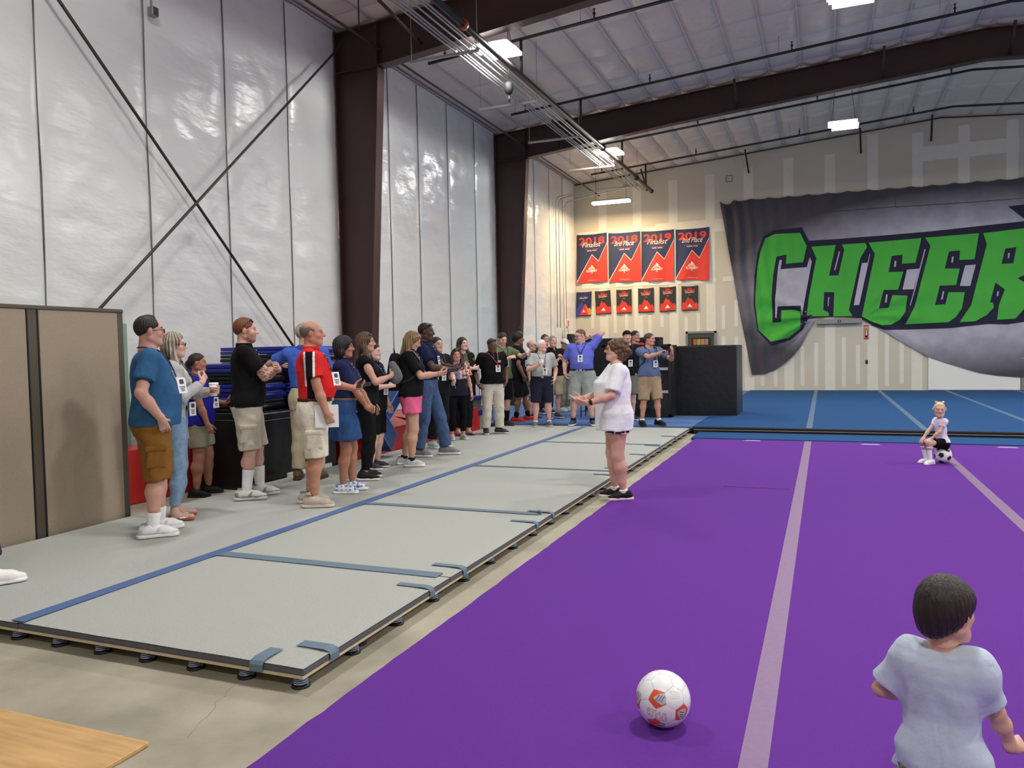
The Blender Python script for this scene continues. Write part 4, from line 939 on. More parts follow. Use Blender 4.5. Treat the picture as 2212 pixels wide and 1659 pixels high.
# ================================================================ PEOPLE: implicit surfaces
def nrm(v):
    v = np.asarray(v, float); return v/(np.linalg.norm(v)+1e-9)
class Shape:
    """list of signed-distance pieces, evaluated on a grid and skinned into one continuous surface"""
    def __init__(s): s.ops = []
    def _add(s, kind, fn, lo, hi, k): s.ops.append((kind, fn, np.array(lo, float), np.array(hi, float), k))
    def cone(s, a, b, ra, rb, k=0.02, flat=None, ends=False, kind='u', cap=None):
        a = np.array(a, float); b = np.array(b, float); ba = b-a; L2 = max(ba@ba, 1e-9)
        ax = None if flat is None else (nrm(flat[0]), flat[1])
        cp = None if cap is None else (nrm(cap[0]), np.array(cap[1], float))
        def fn(x, y, z):
            px, py, pz = x-a[0], y-a[1], z-a[2]
            t = (px*ba[0]+py*ba[1]+pz*ba[2])/L2; tc = np.clip(t, 0, 1)
            qx, qy, qz = px-tc*ba[0], py-tc*ba[1], pz-tc*ba[2]
            if ax:
                d = (qx*ax[0][0]+qy*ax[0][1]+qz*ax[0][2])*(ax[1]-1); qx = qx+d*ax[0][0]; qy = qy+d*ax[0][1]; qz = qz+d*ax[0][2]
            d = np.sqrt(qx*qx+qy*qy+qz*qz)-(ra+(rb-ra)*tc)
            if ends: d = np.maximum(d, (t-1)*math.sqrt(L2))
            if cp: d = np.maximum(d, (x-cp[1][0])*cp[0][0]+(y-cp[1][1])*cp[0][1]+(z-cp[1][2])*cp[0][2])
            return d
        r = max(ra, rb)
        if ax and ax[1] < 1: r = r/ax[1]
        s._add(kind, fn, np.minimum(a, b)-r, np.maximum(a, b)+r, k)
    def ell(s, c, rad, R=None, k=0.02, kind='u'):
        c = np.array(c, float); rad = np.array(rad, float); R = np.eye(3) if R is None else R
        def fn(x, y, z):
            px, py, pz = x-c[0], y-c[1], z-c[2]
            u = px*R[0, 0]+py*R[1, 0]+pz*R[2, 0]; v = px*R[0, 1]+py*R[1, 1]+pz*R[2, 1]; w = px*R[0, 2]+py*R[1, 2]+pz*R[2, 2]
            k0 = np.sqrt((u/rad[0])**2+(v/rad[1])**2+(w/rad[2])**2); k1 = np.sqrt((u/rad[0]**2)**2+(v/rad[1]**2)**2+(w/rad[2]**2)**2)+1e-6
            return k0*(k0-1)/k1
        r = rad.max(); s._add(kind, fn, c-r, c+r, k)
    def loft(s, T, k=0.02, p=2.3, kind='u', open_=False, R=None, c0=(0, 0, 0)):
        """T rows: z, half width, front depth, back depth, centre y, centre x"""
        T = np.array(T, float); zs = T[:, 0]; c0 = np.array(c0, float)
        def fn(x, y, z):
            if R is not None:
                px, py, pz = x-c0[0], y-c0[1], z-c0[2]
                x = px*R[0, 0]+py*R[1, 0]+pz*R[2, 0]; y = px*R[0, 1]+py*R[1, 1]+pz*R[2, 1]; z = px*R[0, 2]+py*R[1, 2]+pz*R[2, 2]
            zc = np.clip(z, zs[0], zs[-1])
            a = np.interp(zc, zs, T[:, 1]); f = np.interp(zc, zs, T[:, 2]); b = np.interp(zc, zs, T[:, 3]); cy = np.interp(zc, zs, T[:, 4]); cx = np.interp(zc, zs, T[:, 5])
            yy = y-cy; bb = np.where(yy > 0, f, b)
            d = ((np.abs((x-cx)/a)**p+np.abs(yy/bb)**p)**(1/p)-1)*np.minimum(a, bb)
            return np.maximum(d, np.maximum(zs[0]-z, z-zs[-1]))
        w = T[:, 1].max()+np.abs(T[:, 5]).max(); lo = np.array([-w, (T[:, 4]-T[:, 3]).min(), zs[0]]); hi = np.array([w, (T[:, 4]+T[:, 2]).max(), zs[-1]])
        if R is not None:
            cs = np.array([[(lo, hi)[i][0], (lo, hi)[j][1], (lo, hi)[q][2]] for i in (0, 1) for j in (0, 1) for q in (0, 1)]) @ R.T+c0; lo, hi = cs.min(0), cs.max(0)
        s._add(kind, fn, lo, hi, k)
    def at(s, P):
        x, y, z = P[:, 0], P[:, 1], P[:, 2]; Dm = np.full(len(P), 0.5)
        for kind, fn, a, b, k in s.ops:
            d = fn(x, y, z)
            if kind == 'c': Dm = np.maximum(Dm, d); continue
            if kind == 's': d = -d
            hh = np.maximum(k-np.abs(Dm-d), 0)/max(k, 1e-6)
            Dm = np.maximum(Dm, d)+hh*hh*k*0.25 if kind == 's' else np.minimum(Dm, d)-hh*hh*k*0.25
        return Dm
    def cut(s, fn, k=0.0): s.ops.append(('c', fn, None, None, k))
    def bounds(s):
        us = [o for o in s.ops if o[0] == 'u']
        return np.min([o[2] for o in us], 0)-0.03, np.max([o[3] for o in us], 0)+0.03
    def mesh(s, h, lo=None, hi=None, wob=None):
        if lo is None: lo, hi = s.bounds()
        n = np.maximum(np.ceil((hi-lo)/h).astype(int)+1, 3); ax = [lo[i]+h*np.arange(n[i]) for i in range(3)]
        Dm = np.full(n, 0.5, np.float32)
        for kind, fn, a, b, k in s.ops:
            if kind == 'c':
                d = fn(ax[0][:, None, None], ax[1][None, :, None], ax[2][None, None, :]); 
                if k > 0: hh = np.maximum(k-np.abs(Dm-d), 0)/k; Dm = (np.maximum(Dm, d)+hh*hh*k*0.25).astype(np.float32)
                else: np.maximum(Dm, d, out=Dm)
                continue
            m = k+3.5*h
            i0 = [max(0, int((a[i]-m-lo[i])/h)) for i in range(3)]; i1 = [min(n[i], int((b[i]+m-lo[i])/h)+2) for i in range(3)]
            if any(i1[i] <= i0[i] for i in range(3)): continue
            sl = tuple(slice(i0[i], i1[i]) for i in range(3))
            d = fn(ax[0][sl[0]][:, None, None], ax[1][sl[1]][None, :, None], ax[2][sl[2]][None, None, :]).astype(np.float32)
            c = Dm[sl]
            if kind == 's': d = -d; hh = np.maximum(k-np.abs(c-d), 0)/max(k, 1e-6); Dm[sl] = np.maximum(c, d)+hh*hh*k*0.25
            else: hh = np.maximum(k-np.abs(c-d), 0)/max(k, 1e-6); Dm[sl] = np.minimum(c, d)-hh*hh*k*0.25
        if wob is not None: Dm += wob(ax[0][:, None, None], ax[1][None, :, None], ax[2][None, None, :]).astype(np.float32)*(np.abs(Dm) < 4*h)
        return surfnet(Dm, lo, h)
EDG = [(0, 1), (0, 2), (0, 4), (1, 3), (1, 5), (2, 3), (2, 6), (3, 7), (4, 5), (4, 6), (5, 7), (6, 7)]
OFF = [(i >> 2 & 1, i >> 1 & 1, i & 1) for i in range(8)]
def surfnet(Dm, lo, h):
    S = Dm < 0; n = np.array(Dm.shape)-1
    cnt = np.zeros(n, np.int8)
    for o in OFF: cnt += S[o[0]:o[0]+n[0], o[1]:o[1]+n[1], o[2]:o[2]+n[2]]
    act = (cnt > 0) & (cnt < 8); I = np.argwhere(act)
    if len(I) == 0: return np.zeros((0, 3)), np.zeros((0, 4), int)
    idx = np.full(n, -1, np.int32); idx[act] = np.arange(len(I))
    cv = np.stack([Dm[I[:, 0]+o[0], I[:, 1]+o[1], I[:, 2]+o[2]] for o in OFF], 1)
    acc = np.zeros((len(I), 3)); w = np.zeros(len(I))
    offs = np.array(OFF, float)
    for a, b in EDG:
        m = (cv[:, a] < 0) != (cv[:, b] < 0); t = np.where(m, cv[:, a]/(cv[:, a]-cv[:, b]+1e-12), 0)
        acc += m[:, None]*(offs[a]+(offs[b]-offs[a])*t[:, None]); w += m
    V = lo+h*(I+acc/w[:, None])
    Q = []
    for axn in range(3):
        sl0 = [slice(None)]*3; sl1 = [slice(None)]*3; sl0[axn] = slice(0, -1); sl1[axn] = slice(1, None)
        A = S[tuple(sl0)]; B = S[tuple(sl1)]; e = np.argwhere(A != B)
        u, v = (axn+1) % 3, (axn+2) % 3
        ok = (e[:, u] > 0) & (e[:, v] > 0) & (e[:, u] < n[u]) & (e[:, v] < n[v]); e = e[ok]
        flip = A[e[:, 0], e[:, 1], e[:, 2]]
        def g(du, dv):
            q = e.copy(); q[:, u] -= du; q[:, v] -= dv; return idx[q[:, 0], q[:, 1], q[:, 2]]
        q = np.stack([g(1, 1), g(0, 1), g(0, 0), g(1, 0)], 1); q[~flip] = q[~flip][:, ::-1]; Q.append(q)
    Q = np.concatenate(Q); return V, Q[(Q >= 0).all(1)]
def merge(parts):
    Vs, Fs, o = [], [], 0
    for V, F in parts:
        Vs.append(V); Fs.append(F+o); o += len(V)
    return np.concatenate(Vs), np.concatenate(Fs)
def compact(V, F):
    u, inv = np.unique(F, return_inverse=True); return V[u], inv.reshape(F.shape)

skin_m = M('skin', (200, 160, 140), 0.5, attr=True, bump=(90, 0.08), spec=0.35)
cloth_m = M('cotton', (128, 128, 128), 0.9, attr=True, noise=(18, 0.06), bump=(30, 0.3, 4, 0.01), spec=0.15, bump2=(8, 0.32, 0.03))
denim_m = M('denim', (70, 90, 130), 0.9, attr=True, noise=(24, 0.14), bump=(34, 0.4, 4, 0.012), spec=0.15, bump2=(9, 0.4, 0.03))
hair_m = M('hair', (60, 40, 30), 0.48, attr=True, noise=(60, 0.25), bump=(120, 0.6, 3, 0.008), stretch=(1, 1, 0.18), spec=0.4)
shoe_m = M('shoe', (200, 200, 200), 0.6, attr=True, bump=(80, 0.2), spec=0.3)
lens_m = M('dark_lens', (24, 22, 24), 0.12, coat=0.5); frame_m = M('spectacle_frame', (34, 26, 24), 0.35)
card_m = M('badge_card', (236, 238, 240), 0.4); ink_m = M('badge_ink', (60, 58, 66), 0.6); watch_m = M('watch_black', (20, 18, 20), 0.25)

def euler(yaw, pitch, roll=0.0):
    y, p, r = map(math.radians, (yaw, pitch, roll))
    Rz = np.array([[math.cos(y), -math.sin(y), 0], [math.sin(y), math.cos(y), 0], [0, 0, 1]])
    Rx = np.array([[1, 0, 0], [0, math.cos(p), -math.sin(p)], [0, math.sin(p), math.cos(p)]])
    Ry = np.array([[math.cos(r), 0, math.sin(r)], [0, 1, 0], [-math.sin(r), 0, math.cos(r)]])
    return Rz @ Rx @ Ry
def ik(S, T, l1, l2, pole):
    S, T = np.array(S, float), np.array(T, float); d = T-S; L = np.linalg.norm(d)
    if L > (l1+l2)*0.999: T = S+d/L*(l1+l2)*0.999; d = T-S; L = np.linalg.norm(d)
    if L < abs(l1-l2)+0.02: L = abs(l1-l2)+0.02
    n = d/np.linalg.norm(d); a = (l1*l1-l2*l2+L*L)/(2*L); hgt = math.sqrt(max(l1*l1-a*a, 0))
    p = np.array(pole, float); p = p-n*(p@n); p = nrm(p)
    return S+n*a+p*hgt, T
def seeded_wob(seed, amp, f=1.0, vert=0.5):
    r = np.random.RandomState(seed); dirs = r.normal(size=(7, 3)); dirs[:, 2] *= vert; dirs = dirs/np.linalg.norm(dirs, axis=1, keepdims=True)*r.uniform(22, 62, (7, 1))*f; ph = r.uniform(0, 6.28, 7); q = r.uniform(5, 11, (7, 3))
    def fn(x, y, z):
        s = 0
        for i in range(7):
            s = s+np.sin(dirs[i, 0]*x+dirs[i, 1]*y+dirs[i, 2]*z+ph[i]+1.3*np.sin(q[i, 0]*x+q[i, 1]*y+q[i, 2]*z))*(1-0.09*i)
        return s*amp/3.2
    return fn

def hand(sh, w, d, n, side, curl, hs, spread=0.35, thumb=0.6):
    """palm, four bent fingers of unequal length and a thumb off the side; d = towards fingertips, n = out of the palm"""
    d = nrm(d); n = np.array(n, float); n = nrm(n-d*(n@d)); s = np.cross(d, n)*side
    w = np.array(w, float)
    p0, p1 = w+d*0.02*hs, w+d*0.078*hs
    sh.cone(w-d*0.02*hs, p0, 0.027*hs, 0.028*hs, 0.015)
    for q, rr in ((-0.026, 0.0145), (-0.009, 0.0155), (0.009, 0.0155), (0.024, 0.0145)): sh.cone(w+d*0.022*hs+s*q*0.75*hs, w+d*0.082*hs+s*q*1.15*hs, 0.0155*hs, rr*0.85*hs, 0.012)
    for q, ln, cc in ((-0.031, 0.060, 1.12), (-0.011, 0.076, 1.05), (0.0105, 0.083, 1.0), (0.031, 0.073, 0.92)):
        a = w+d*0.082*hs+s*q*hs; dd = nrm(d+s*q*spread*4.0); ang = 0
        for j, (fr, r0, r1) in enumerate(((0.46, 0.0094, 0.0086), (0.31, 0.0086, 0.0078), (0.23, 0.0078, 0.0066))):
            ang += curl*cc*(0.75, 1.0, 0.7)[j]*1.15
            v = dd*math.cos(ang)+n*math.sin(ang); b = a+v*ln*fr*hs; sh.cone(a, b, r0*hs, r1*hs, 0.005); a = b
    a = w+d*0.018*hs+s*0.026*hs+n*0.006*hs; v = nrm(d*0.62+s*(0.85-0.55*thumb)+n*(0.15+0.75*thumb)); b = a+v*0.04*hs; sh.cone(a, b, 0.0135*hs, 0.0105*hs, 0.012)
    v2 = nrm(v*0.7+d*0.45-s*0.25*thumb+n*0.1); c = b+v2*0.032*hs; sh.cone(b, c, 0.0102*hs, 0.0092*hs, 0.005); sh.cone(c, c+nrm(v2+d*0.25-s*0.2*thumb)*0.022*hs, 0.0092*hs, 0.0075*hs, 0.005)

def lite(c, k): return np.clip(np.array(c)*k, 0, 1)

def person(label, xy, z, H, heading, sp, dist, spec_name='person'):
    """sp: dictionary of pose and clothing; local frame: +y ahead, +x the person's right"""
    s = H/1.75; q = 1.0 if dist < 9.6 else (1.35 if dist < 13.2 else 1.75)
    q *= sp.get('q', 1.0)
    fem = sp.get('sex', 'm') == 'f'; kid = sp.get('kid', 0.0); wt = sp.get('w', 1.0); belly = sp.get('belly', 0.0); bust = sp.get('bust', 0.035 if fem else 0.0); lean = sp.get('lean', 0.0)
    seat = sp.get('pelvis', None)
    root = thing(spec_name, label, 'person', (xy[0], xy[1], z), heading-PI/2)
    sd = int(abs(xy[0]*131+xy[1]*37))+3
    skin = np.array(lin(sp.get('skin', (214, 168, 146)))); skin = skin*0.84+skin.mean()*0.16
    dz = 0.0 if seat is None else (seat-0.95)
    ly = lambda zz: lean*(zz-0.95)
    # torso table, real height units of a 1.75 m figure
    if fem: T = [(0.80, .150, .075, .10), (0.88, .168, .095, .125), (0.95, .172, .10, .125), (1.04, .150, .10, .105), (1.12, .138, .10, .098), (1.20, .145, .105, .102), (1.28, .155, .11+bust, .108), (1.35, .160, .10+bust*.4, .108), (1.41, .155, .082, .095), (1.455, .105, .062, .075), (1.50, .052, .045, .052)]
    else: T = [(0.80, .150, .08, .10), (0.88, .163, .095, .118), (0.95, .165, .10, .115), (1.04, .158, .105, .10), (1.12, .156, .108, .10), (1.20, .163, .113, .108), (1.28, .172, .12, .115), (1.35, .176, .115, .117), (1.41, .168, .092, .103), (1.455, .115, .066, .082), (1.50, .060, .05, .058)]
    B = []
    for (zz, a, f, b) in T:
        g = math.exp(-((zz-1.10)/0.13)**2)*belly
        k_ = wt if zz < 1.3 else 1+(wt-1)*0.55
        if zz > 1.45: k_ = 1+(wt-1)*0.2
        B.append(((zz+dz)*s, a*k_*s, (f*k_+g)*s, (b*k_)*s, ly(zz)*s, 0.0))
    if kid: B = [(zz, a*(1-0.12*kid), f*(1-0.05*kid), b*(1-0.1*kid), cy, cx) for zz, a, f, b, cy, cx in B]
    def front(zr, ease=0.0):   # front y at z (1.75 units)
        Ta = np.array(B); zz = (zr+dz)*s; return np.interp(zz, Ta[:, 0], Ta[:, 2])+np.interp(zz, Ta[:, 0], Ta[:, 4])+ease
    body = Shape(); body.loft(B, 0.03)
    # joints
    sw = (0.166 if fem else 0.19)*(1+(wt-1)*0.45)*(1-0.19*kid); shz = 1.415+dz
    J = {}
    hs = s*(0.94 if fem else 1.0)*(1+0.1*kid)
    arm_r = (0.92 if fem else 1.0)*(1+(wt-1)*0.5)*(1-0.08*kid)
    for sd_, nm in ((1, 'R'), (-1, 'L')):
        A = sp.get(nm, {}); shp = np.array([sd_*sw, ly(1.41)-0.005, shz])+np.array(A.get('sh', (0, 0, 0)))
        wr = A.get('w', (sd_*0.27*(0.9+0.1*wt), 0.05, 0.84)); pole = A.get('pole', (sd_*0.5, -1, -0.2))
        wr = np.array(wr, float)+np.array([0, 0, dz if A.get('rel', True) else 0])
        el, wr = ik(shp, wr, 0.295*(1-0.04*kid), 0.255*(1-0.04*kid), pole)
        J[nm] = (shp*s, el*s, wr*s, A)
        fd = nrm(wr-el)
        body.cone(np.array([sd_*0.08, ly(1.41), shz-0.02])*s, shp*s, 0.062*s*arm_r, 0.057*s*arm_r, 0.05)
        body.cone(shp*s, (shp+(el-shp)*0.45)*s, 0.055*s*arm_r, 0.051*s*arm_r, 0.03); body.cone((shp+(el-shp)*0.45)*s, el*s, 0.051*s*arm_r, 0.040*s*arm_r, 0.02)
        body.cone(el*s, (el+(wr-el)*0.35)*s, 0.040*s*arm_r, 0.043*s*arm_r, 0.02); body.cone((el+(wr-el)*0.35)*s, wr*s, 0.043*s*arm_r, 0.027*s*arm_r, 0.02)
        hand(body, wr*s, A.get('d', fd), A.get('n', (-sd_, 0.1, 0)), A.get('side', 1)*sd_*-1 if False else (sd_ if A.get('flip', False) else -sd_)*-1, A.get('curl', 0.45), hs, A.get('spread', 0.3), A.get('thumb', 0.6))
    feet = sp.get('feet', ((0.11, 0.0, -6), (-0.11, 0.0, 6)))
    legr = (1.04 if fem else 1.0)*wt*sp.get('legw', 1.0)
    L = {}
    for sd_, nm, ft in ((1, 'R', feet[0]), (-1, 'L', feet[1])):
        hip = np.array([sd_*0.092*(0.7+0.3*wt), 0.0, 0.90+dz]); ank = np.array([ft[0], ft[1]-0.03, 0.085]) if len(ft) < 4 else np.array([ft[0], ft[1]-0.03, ft[3]+0.085])
        dl = np.linalg.norm(ank-hip)*1.0035
        kn, ank = ik(hip, ank, 0.505*dl if seat is None else 0.42, 0.495*dl if seat is None else 0.41, sp.get('kpole', (0.12*sd_, 1, 0)))
        L[nm] = (hip*s, kn*s, ank*s, ft)
        body.cone(hip*s, (hip+(kn-hip)*0.35)*s, 0.088*s*legr, 0.078*s*legr, 0.04); body.cone((hip+(kn-hip)*0.35)*s, kn*s, 0.078*s*legr, 0.054*s*legr, 0.03)
        bk = np.array([0, -0.012, 0]); md = kn+(ank-kn)*0.32+bk
        body.cone(kn*s, md*s, 0.052*s*legr, 0.056*s*legr, 0.03); body.cone(md*s, (kn+(ank-kn)*0.72)*s, 0.056*s*legr, 0.04*s*(0.5+0.5*legr), 0.03); body.cone((kn+(ank-kn)*0.72)*s, ank*s, 0.04*s*(0.5+0.5*legr), 0.036*s, 0.02)
        fr = euler(ft[2], 0); toe = ank+fr @ np.array([0, 0.15, -0.05]); body.cone(ank*s, (ank+fr @ np.array([0, 0.03, -0.035]))*s, 0.036*s, 0.036*s, 0.02); body.cone((ank+fr @ np.array([0, 0.0, -0.045]))*s, toe*s, 0.034*s, 0.024*s, 0.02)
    # head
    hy, hp_ = sp.get('head', (0, 0))[:2]; hr = sp.get('head', (0, 0, 0))[2] if len(sp.get('head', (0, 0))) > 2 else 0
    Rh = euler(hy, hp_, hr); hsz = s*(1+0.42*kid)*(0.97 if fem else 1.0)
    nb = np.array([0, ly(1.47)-0.012, 1.47+dz])*s
    hc = np.array([0, ly(1.62)+0.012, 1.632+dz])*s+np.array([0, 0, (hsz-s)*0.115])+(Rh-np.eye(3)) @ np.array([0, 0.02, 0.06])*s
    def hp(v): return hc+Rh @ (np.array(v, float)*hsz)
    r = hsz; wf = 1+(wt-1)*0.35
    body.cone(nb-np.array([0, 0, 0.03*s]), hp((0, -0.022, -0.06)), 0.063*s*(0.88 if fem else 1.06)*wf*(1-0.24*kid), 0.056*s*(0.86 if fem else 1.06)*(0.6+0.4*wf)*(1-0.12*kid), 0.035)
    body.ell(hp((0, -0.014, 0.03)), np.array((0.076, 0.096, 0.086))*r, Rh, 0.02)
    body.ell(hp((0, 0.022, -0.035)), np.array((0.064*wf, 0.070, 0.078))*r, Rh, 0.03)
    body.cone(hp((-0.022, 0.062, -0.090)), hp((0.022, 0.062, -0.090)), 0.025*r*wf, 0.025*r*wf, 0.026)
    for e in (-1, 1): body.cone(hp((e*0.024, 0.058, -0.092)), hp((e*0.056*wf, -0.008, -0.056)), 0.018*r, 0.020*r, 0.025)          # jaw
    body.cone(hp((-0.03, 0.068, 0.026)), hp((0.03, 0.068, 0.026)), 0.018*r, 0.018*r, 0.022)         # brow
    for e in (-1, 1):
        body.ell(hp((e*0.040, 0.058, -0.022)), np.array((0.022, 0.022, 0.02))*r, Rh, 0.022)           # cheek
        body.ell(hp((e*0.033, 0.098, 0.004)), np.array((0.018, 0.016, 0.011))*r, Rh, 0.012, 's')     # eye socket
        body.ell(hp((e*0.033, 0.074, 0.003)), np.array((0.0135, 0.0125, 0.0125))*r, Rh, 0.003)       # eyeball
        body.ell(hp((e*0.077, -0.012, -0.004)), np.array((0.011, 0.021, 0.033))*r, Rh @ euler(e*-18, 0), 0.008)  # ear
    nz = sp.get('nose', 1.0)
    body.cone(hp((0, 0.086, 0.014)), hp((0, 0.102+0.006*nz, -0.021)), 0.0085*r, 0.0125*r, 0.012)
    for e in (-1, 1): body.ell(hp((e*0.012, 0.094, -0.026)), np.array((0.0095, 0.011, 0.008))*r, Rh, 0.008)
    body.ell(hp((0, 0.084, -0.049)), np.array((0.022, 0.0095, 0.0055))*r, Rh, 0.006); body.ell(hp((0, 0.082, -0.060)), np.array((0.018, 0.010, 0.0065))*r, Rh, 0.005)
    # skin the body: coarse everywhere, fine at head and hands
    hb = 0.0138*q*max(s, 0.75); fh = min(0.0043*q, 0.0075)*max(s, 0.8); V, F = body.mesh(hb)
    boxes = [(hc-np.array([0.12, 0.135, 0.135])*hsz, hc+np.array([0.12, 0.145, 0.135])*hsz)]
    for nm in 'RL':
        w_ = J[nm][2]; dd = nrm(J[nm][3].get('d', J[nm][2]-J[nm][1])); c = w_+dd*0.09*hs; boxes.append((c-0.115*hs, c+0.115*hs))
    parts = []
    cen = V[F].mean(1); drop = np.zeros(len(F), bool)
    for lo, hi in boxes: drop |= ((cen > lo+hb*0.8) & (cen < hi-hb*0.8)).all(1)
    parts.append(compact(V, F[~drop]))
    for i, (lo, hi) in enumerate(boxes):
        v, f = body.mesh(fh, lo-fh*2, hi+fh*2)
        c = v[f].mean(1); ok = ((c > lo) & (c < hi)).all(1); 
        for j in range(i): ok &= ~((c > boxes[j][0]) & (c < boxes[j][1])).all(1)
        if ok.any(): parts.append(compact(v, f[ok]))
    V, F = merge(parts)
    # painted features of the face (they belong to the skin itself)
    X = ((V-hc) @ Rh)/hsz; col = np.tile(skin, (len(V), 1)); hair_c = np.array(lin(sp.get('hair', ('short', (60, 44, 34)))[1]))
    nearh = (np.abs(X) < 0.14).all(1); ax_, ay, az = np.abs(X[:, 0]), X[:, 1], X[:, 2]
    def paint(m, c, k=1.0): col[nearh & m] = col[nearh & m]*(1-k)+np.array(c)*k
    paint((ay > 0.03) & (az < 0.0) & (az > -0.045) & (ax_ > 0.02) & (ax_ < 0.06), skin*np.array([1.06, 0.84, 0.8]), 0.5)
    paint((np.abs(ax_-0.079) < 0.012) & (np.abs(az+0.005) < 0.04) & (ay < 0.02), skin*np.array([1.0, 0.78, 0.74]), 0.5)
    bd = sp.get('beard')
    if bd:
        def sst(e0, e1, v): t_ = np.clip((v-e0)/(e1-e0), 0, 1); return t_*t_*(3-2*t_)
        jaw = sst(-0.028, -0.05, az+0.25*np.clip(ay-0.03, 0, 0.1))*sst(-0.008, 0.012, ay)
        side_ = sst(-0.004, 0.010, ay)*sst(0.045, 0.028, ay)*sst(0.012, -0.012, az)*sst(-0.075, -0.05, az)
        must = sst(0.034, 0.026, ax_)*sst(0.0075, 0.004, np.abs(az+0.041))*(ay > 0.06)
        chin = sst(0.036, 0.026, ax_)*sst(-0.062, -0.070, az)*(ay > 0.045)
        w_ = np.maximum(np.maximum(jaw, side_), must) if bd[0] != 'goatee' else np.maximum(must, chin)
        w_ = w_*(az > -0.118)*bd[2]*nearh*(0.85+0.15*np.sin(V[:, 0]*900)*np.sin(V[:, 2]*800)); col = col*(1-w_[:, None])+np.array(lin(bd[1]))*w_[:, None]
    lipc = skin*np.array([0.95, 0.62, 0.6])
    paint((np.abs(az+0.054) < 0.0095) & (ax_ < 0.024) & (ay > 0.07), lipc, 0.8); paint((np.abs(az+0.0545) < 0.0022) & (ax_ < 0.022) & (ay > 0.07), skin*0.3, 0.8)
    paint((np.abs(az-0.029-0.05*(ax_-0.034)*0) < 0.0052) & (ax_ > 0.014) & (ax_ < 0.052) & (ay > 0.05), hair_c*0.7+skin*0.08, 0.8)
    eyem = (((ax_-0.033)/0.0150)**2+((az-0.002)/0.0058)**2 < 1) & (ay > 0.06)
    paint(eyem, (0.42, 0.39, 0.37), 0.9); paint((((ax_-0.033)/0.0068)**2+((az-0.003)/0.0072)**2 < 1) & (ay > 0.06), (0.03, 0.02, 0.016))
    paint((np.abs(az-0.0115) < 0.0025) & (np.abs(ax_-0.033) < 0.017) & (ay > 0.06), skin*0.25, 0.8)
    for (pt, rad, tc) in sp.get('ink', []):      # tattoo
        pp = np.array(pt)*s; dd_ = np.linalg.norm(V-pp, axis=1); nn = np.sin(V[:, 0]*170)+np.sin(V[:, 2]*230+V[:, 1]*90); col[(dd_ < rad*s) & (nn > 0.55)] = col[(dd_ < rad*s) & (nn > 0.55)]*0.25
    body_me = mesh_np('body', V, F, True, col); link('body', body_me, skin_m, root); worn = []
    hcl = 0.0102*q*max(s, 0.7)
    def garment(nm, shp, color, mat=None, amp=0.004, f=1.0, hh=None, parent=None, pattern=None, vert=0.6):
        v, f_ = shp.mesh(hh or hcl, wob=seeded_wob(sd+len(nm)*7, amp, f, vert) if amp else None)
        if len(f_) == 0: return None
        if nm in ('shirt', 'cardigan', 'jacket', 'shorts', 'trousers', 'skirt', 'shoe', 'sock'): worn.append(shp)
        c = np.tile(np.array(lin(color)), (len(v), 1))
        if pattern: c = pattern(v/s, c)
        return link(nm, mesh_np(nm, v, f_, True, c), mat or cloth_m, parent or root)
    # ---------------- lower garment
    bo = sp.get('bottom', {'type': 'pants', 'color': (60, 60, 70)}); typ = bo['type']; be_ = bo.get('ease', 0.02)*s
    sh = Shape(); Tb = [r_ for r_ in B]; wz = bo.get('waist', 1.03)+dz
    low = [(max(r_[0], (0.78+dz)*s), r_[1]+be_*0.8, r_[2]+be_*0.7, r_[3]+be_*0.8, r_[4], 0) for r_ in Tb if r_[0] <= (wz+0.03)*s]
    low = [r_ for r_ in low if r_[0] <= wz*s+1e-6]
    Ta = np.array(Tb); zt = wz*s; low.append((zt, np.interp(zt, Ta[:, 0], Ta[:, 1])+be_*0.45, np.interp(zt, Ta[:, 0], Ta[:, 2])+be_*0.45, np.interp(zt, Ta[:, 0], Ta[:, 3])+be_*0.45, ly(wz-dz)*s, 0))
    low = sorted({round(r_[0], 4): r_ for r_ in low}.values())
    if typ == 'skirt':
        hz = bo.get('hem', 0.62); w0 = low[0]
        rows = [(hz*s, 0.235*s*wt, 0.17*s*wt, 0.17*s*wt, 0, 0), (0.78*s, 0.205*s*wt, 0.145*s*wt, 0.15*s*wt, 0, 0)]+[r_ for r_ in low if r_[0] > 0.85*s]
        sh.loft(rows, 0.02)
    else:
        sh.loft(low, 0.03)
        frac = bo.get('hem', 0.9)      # 0..1 along thigh, 1..2 along shin
        for nm in 'RL':
            hip, kn, ank, ft = L[nm]; ez = bo.get('ease', 0.02)*s; fl = bo.get('flare', 0.012)*s
            if frac <= 1.2:
                e = hip+(kn-hip)*frac; sh.cone(hip, e, 0.09*s*legr+ez, (0.09-(0.034*frac))*s*legr+ez+fl, 0.035, ends=True)
            else:
                sh.cone(hip, kn, 0.09*s*legr+ez, 0.057*s*legr+ez*0.9, 0.035); e = kn+(ank-kn)*(frac-1); bk = np.array([0, -0.006, 0])*s
                sh.cone(kn, kn+(ank-kn)*min(0.4, frac-1), 0.057*s*legr+ez*0.9, 0.056*s*legr+ez*0.9, 0.03)
                if frac > 1.4: sh.cone(kn+(ank-kn)*0.4, e, 0.056*s*legr+ez*0.9, 0.042*s*legr+ez+fl, 0.03, ends=True)
    if not sp.get('top', {}).get('tuck') and seat is None:
        hm_ = (sp.get('top', {}).get('hem', 0.90)+0.045)*s; sh.cut(lambda x, y, z: z-hm_+0*(x+y))
    if typ != 'skirt' and seat is None:
        sh.cut(lambda x, y, z: np.where(z < 0.765*s, (0.003+0.02*np.clip((0.765*s-z)/(0.5*s), 0, 1))*s-np.abs(x), -1.0)+0*y)
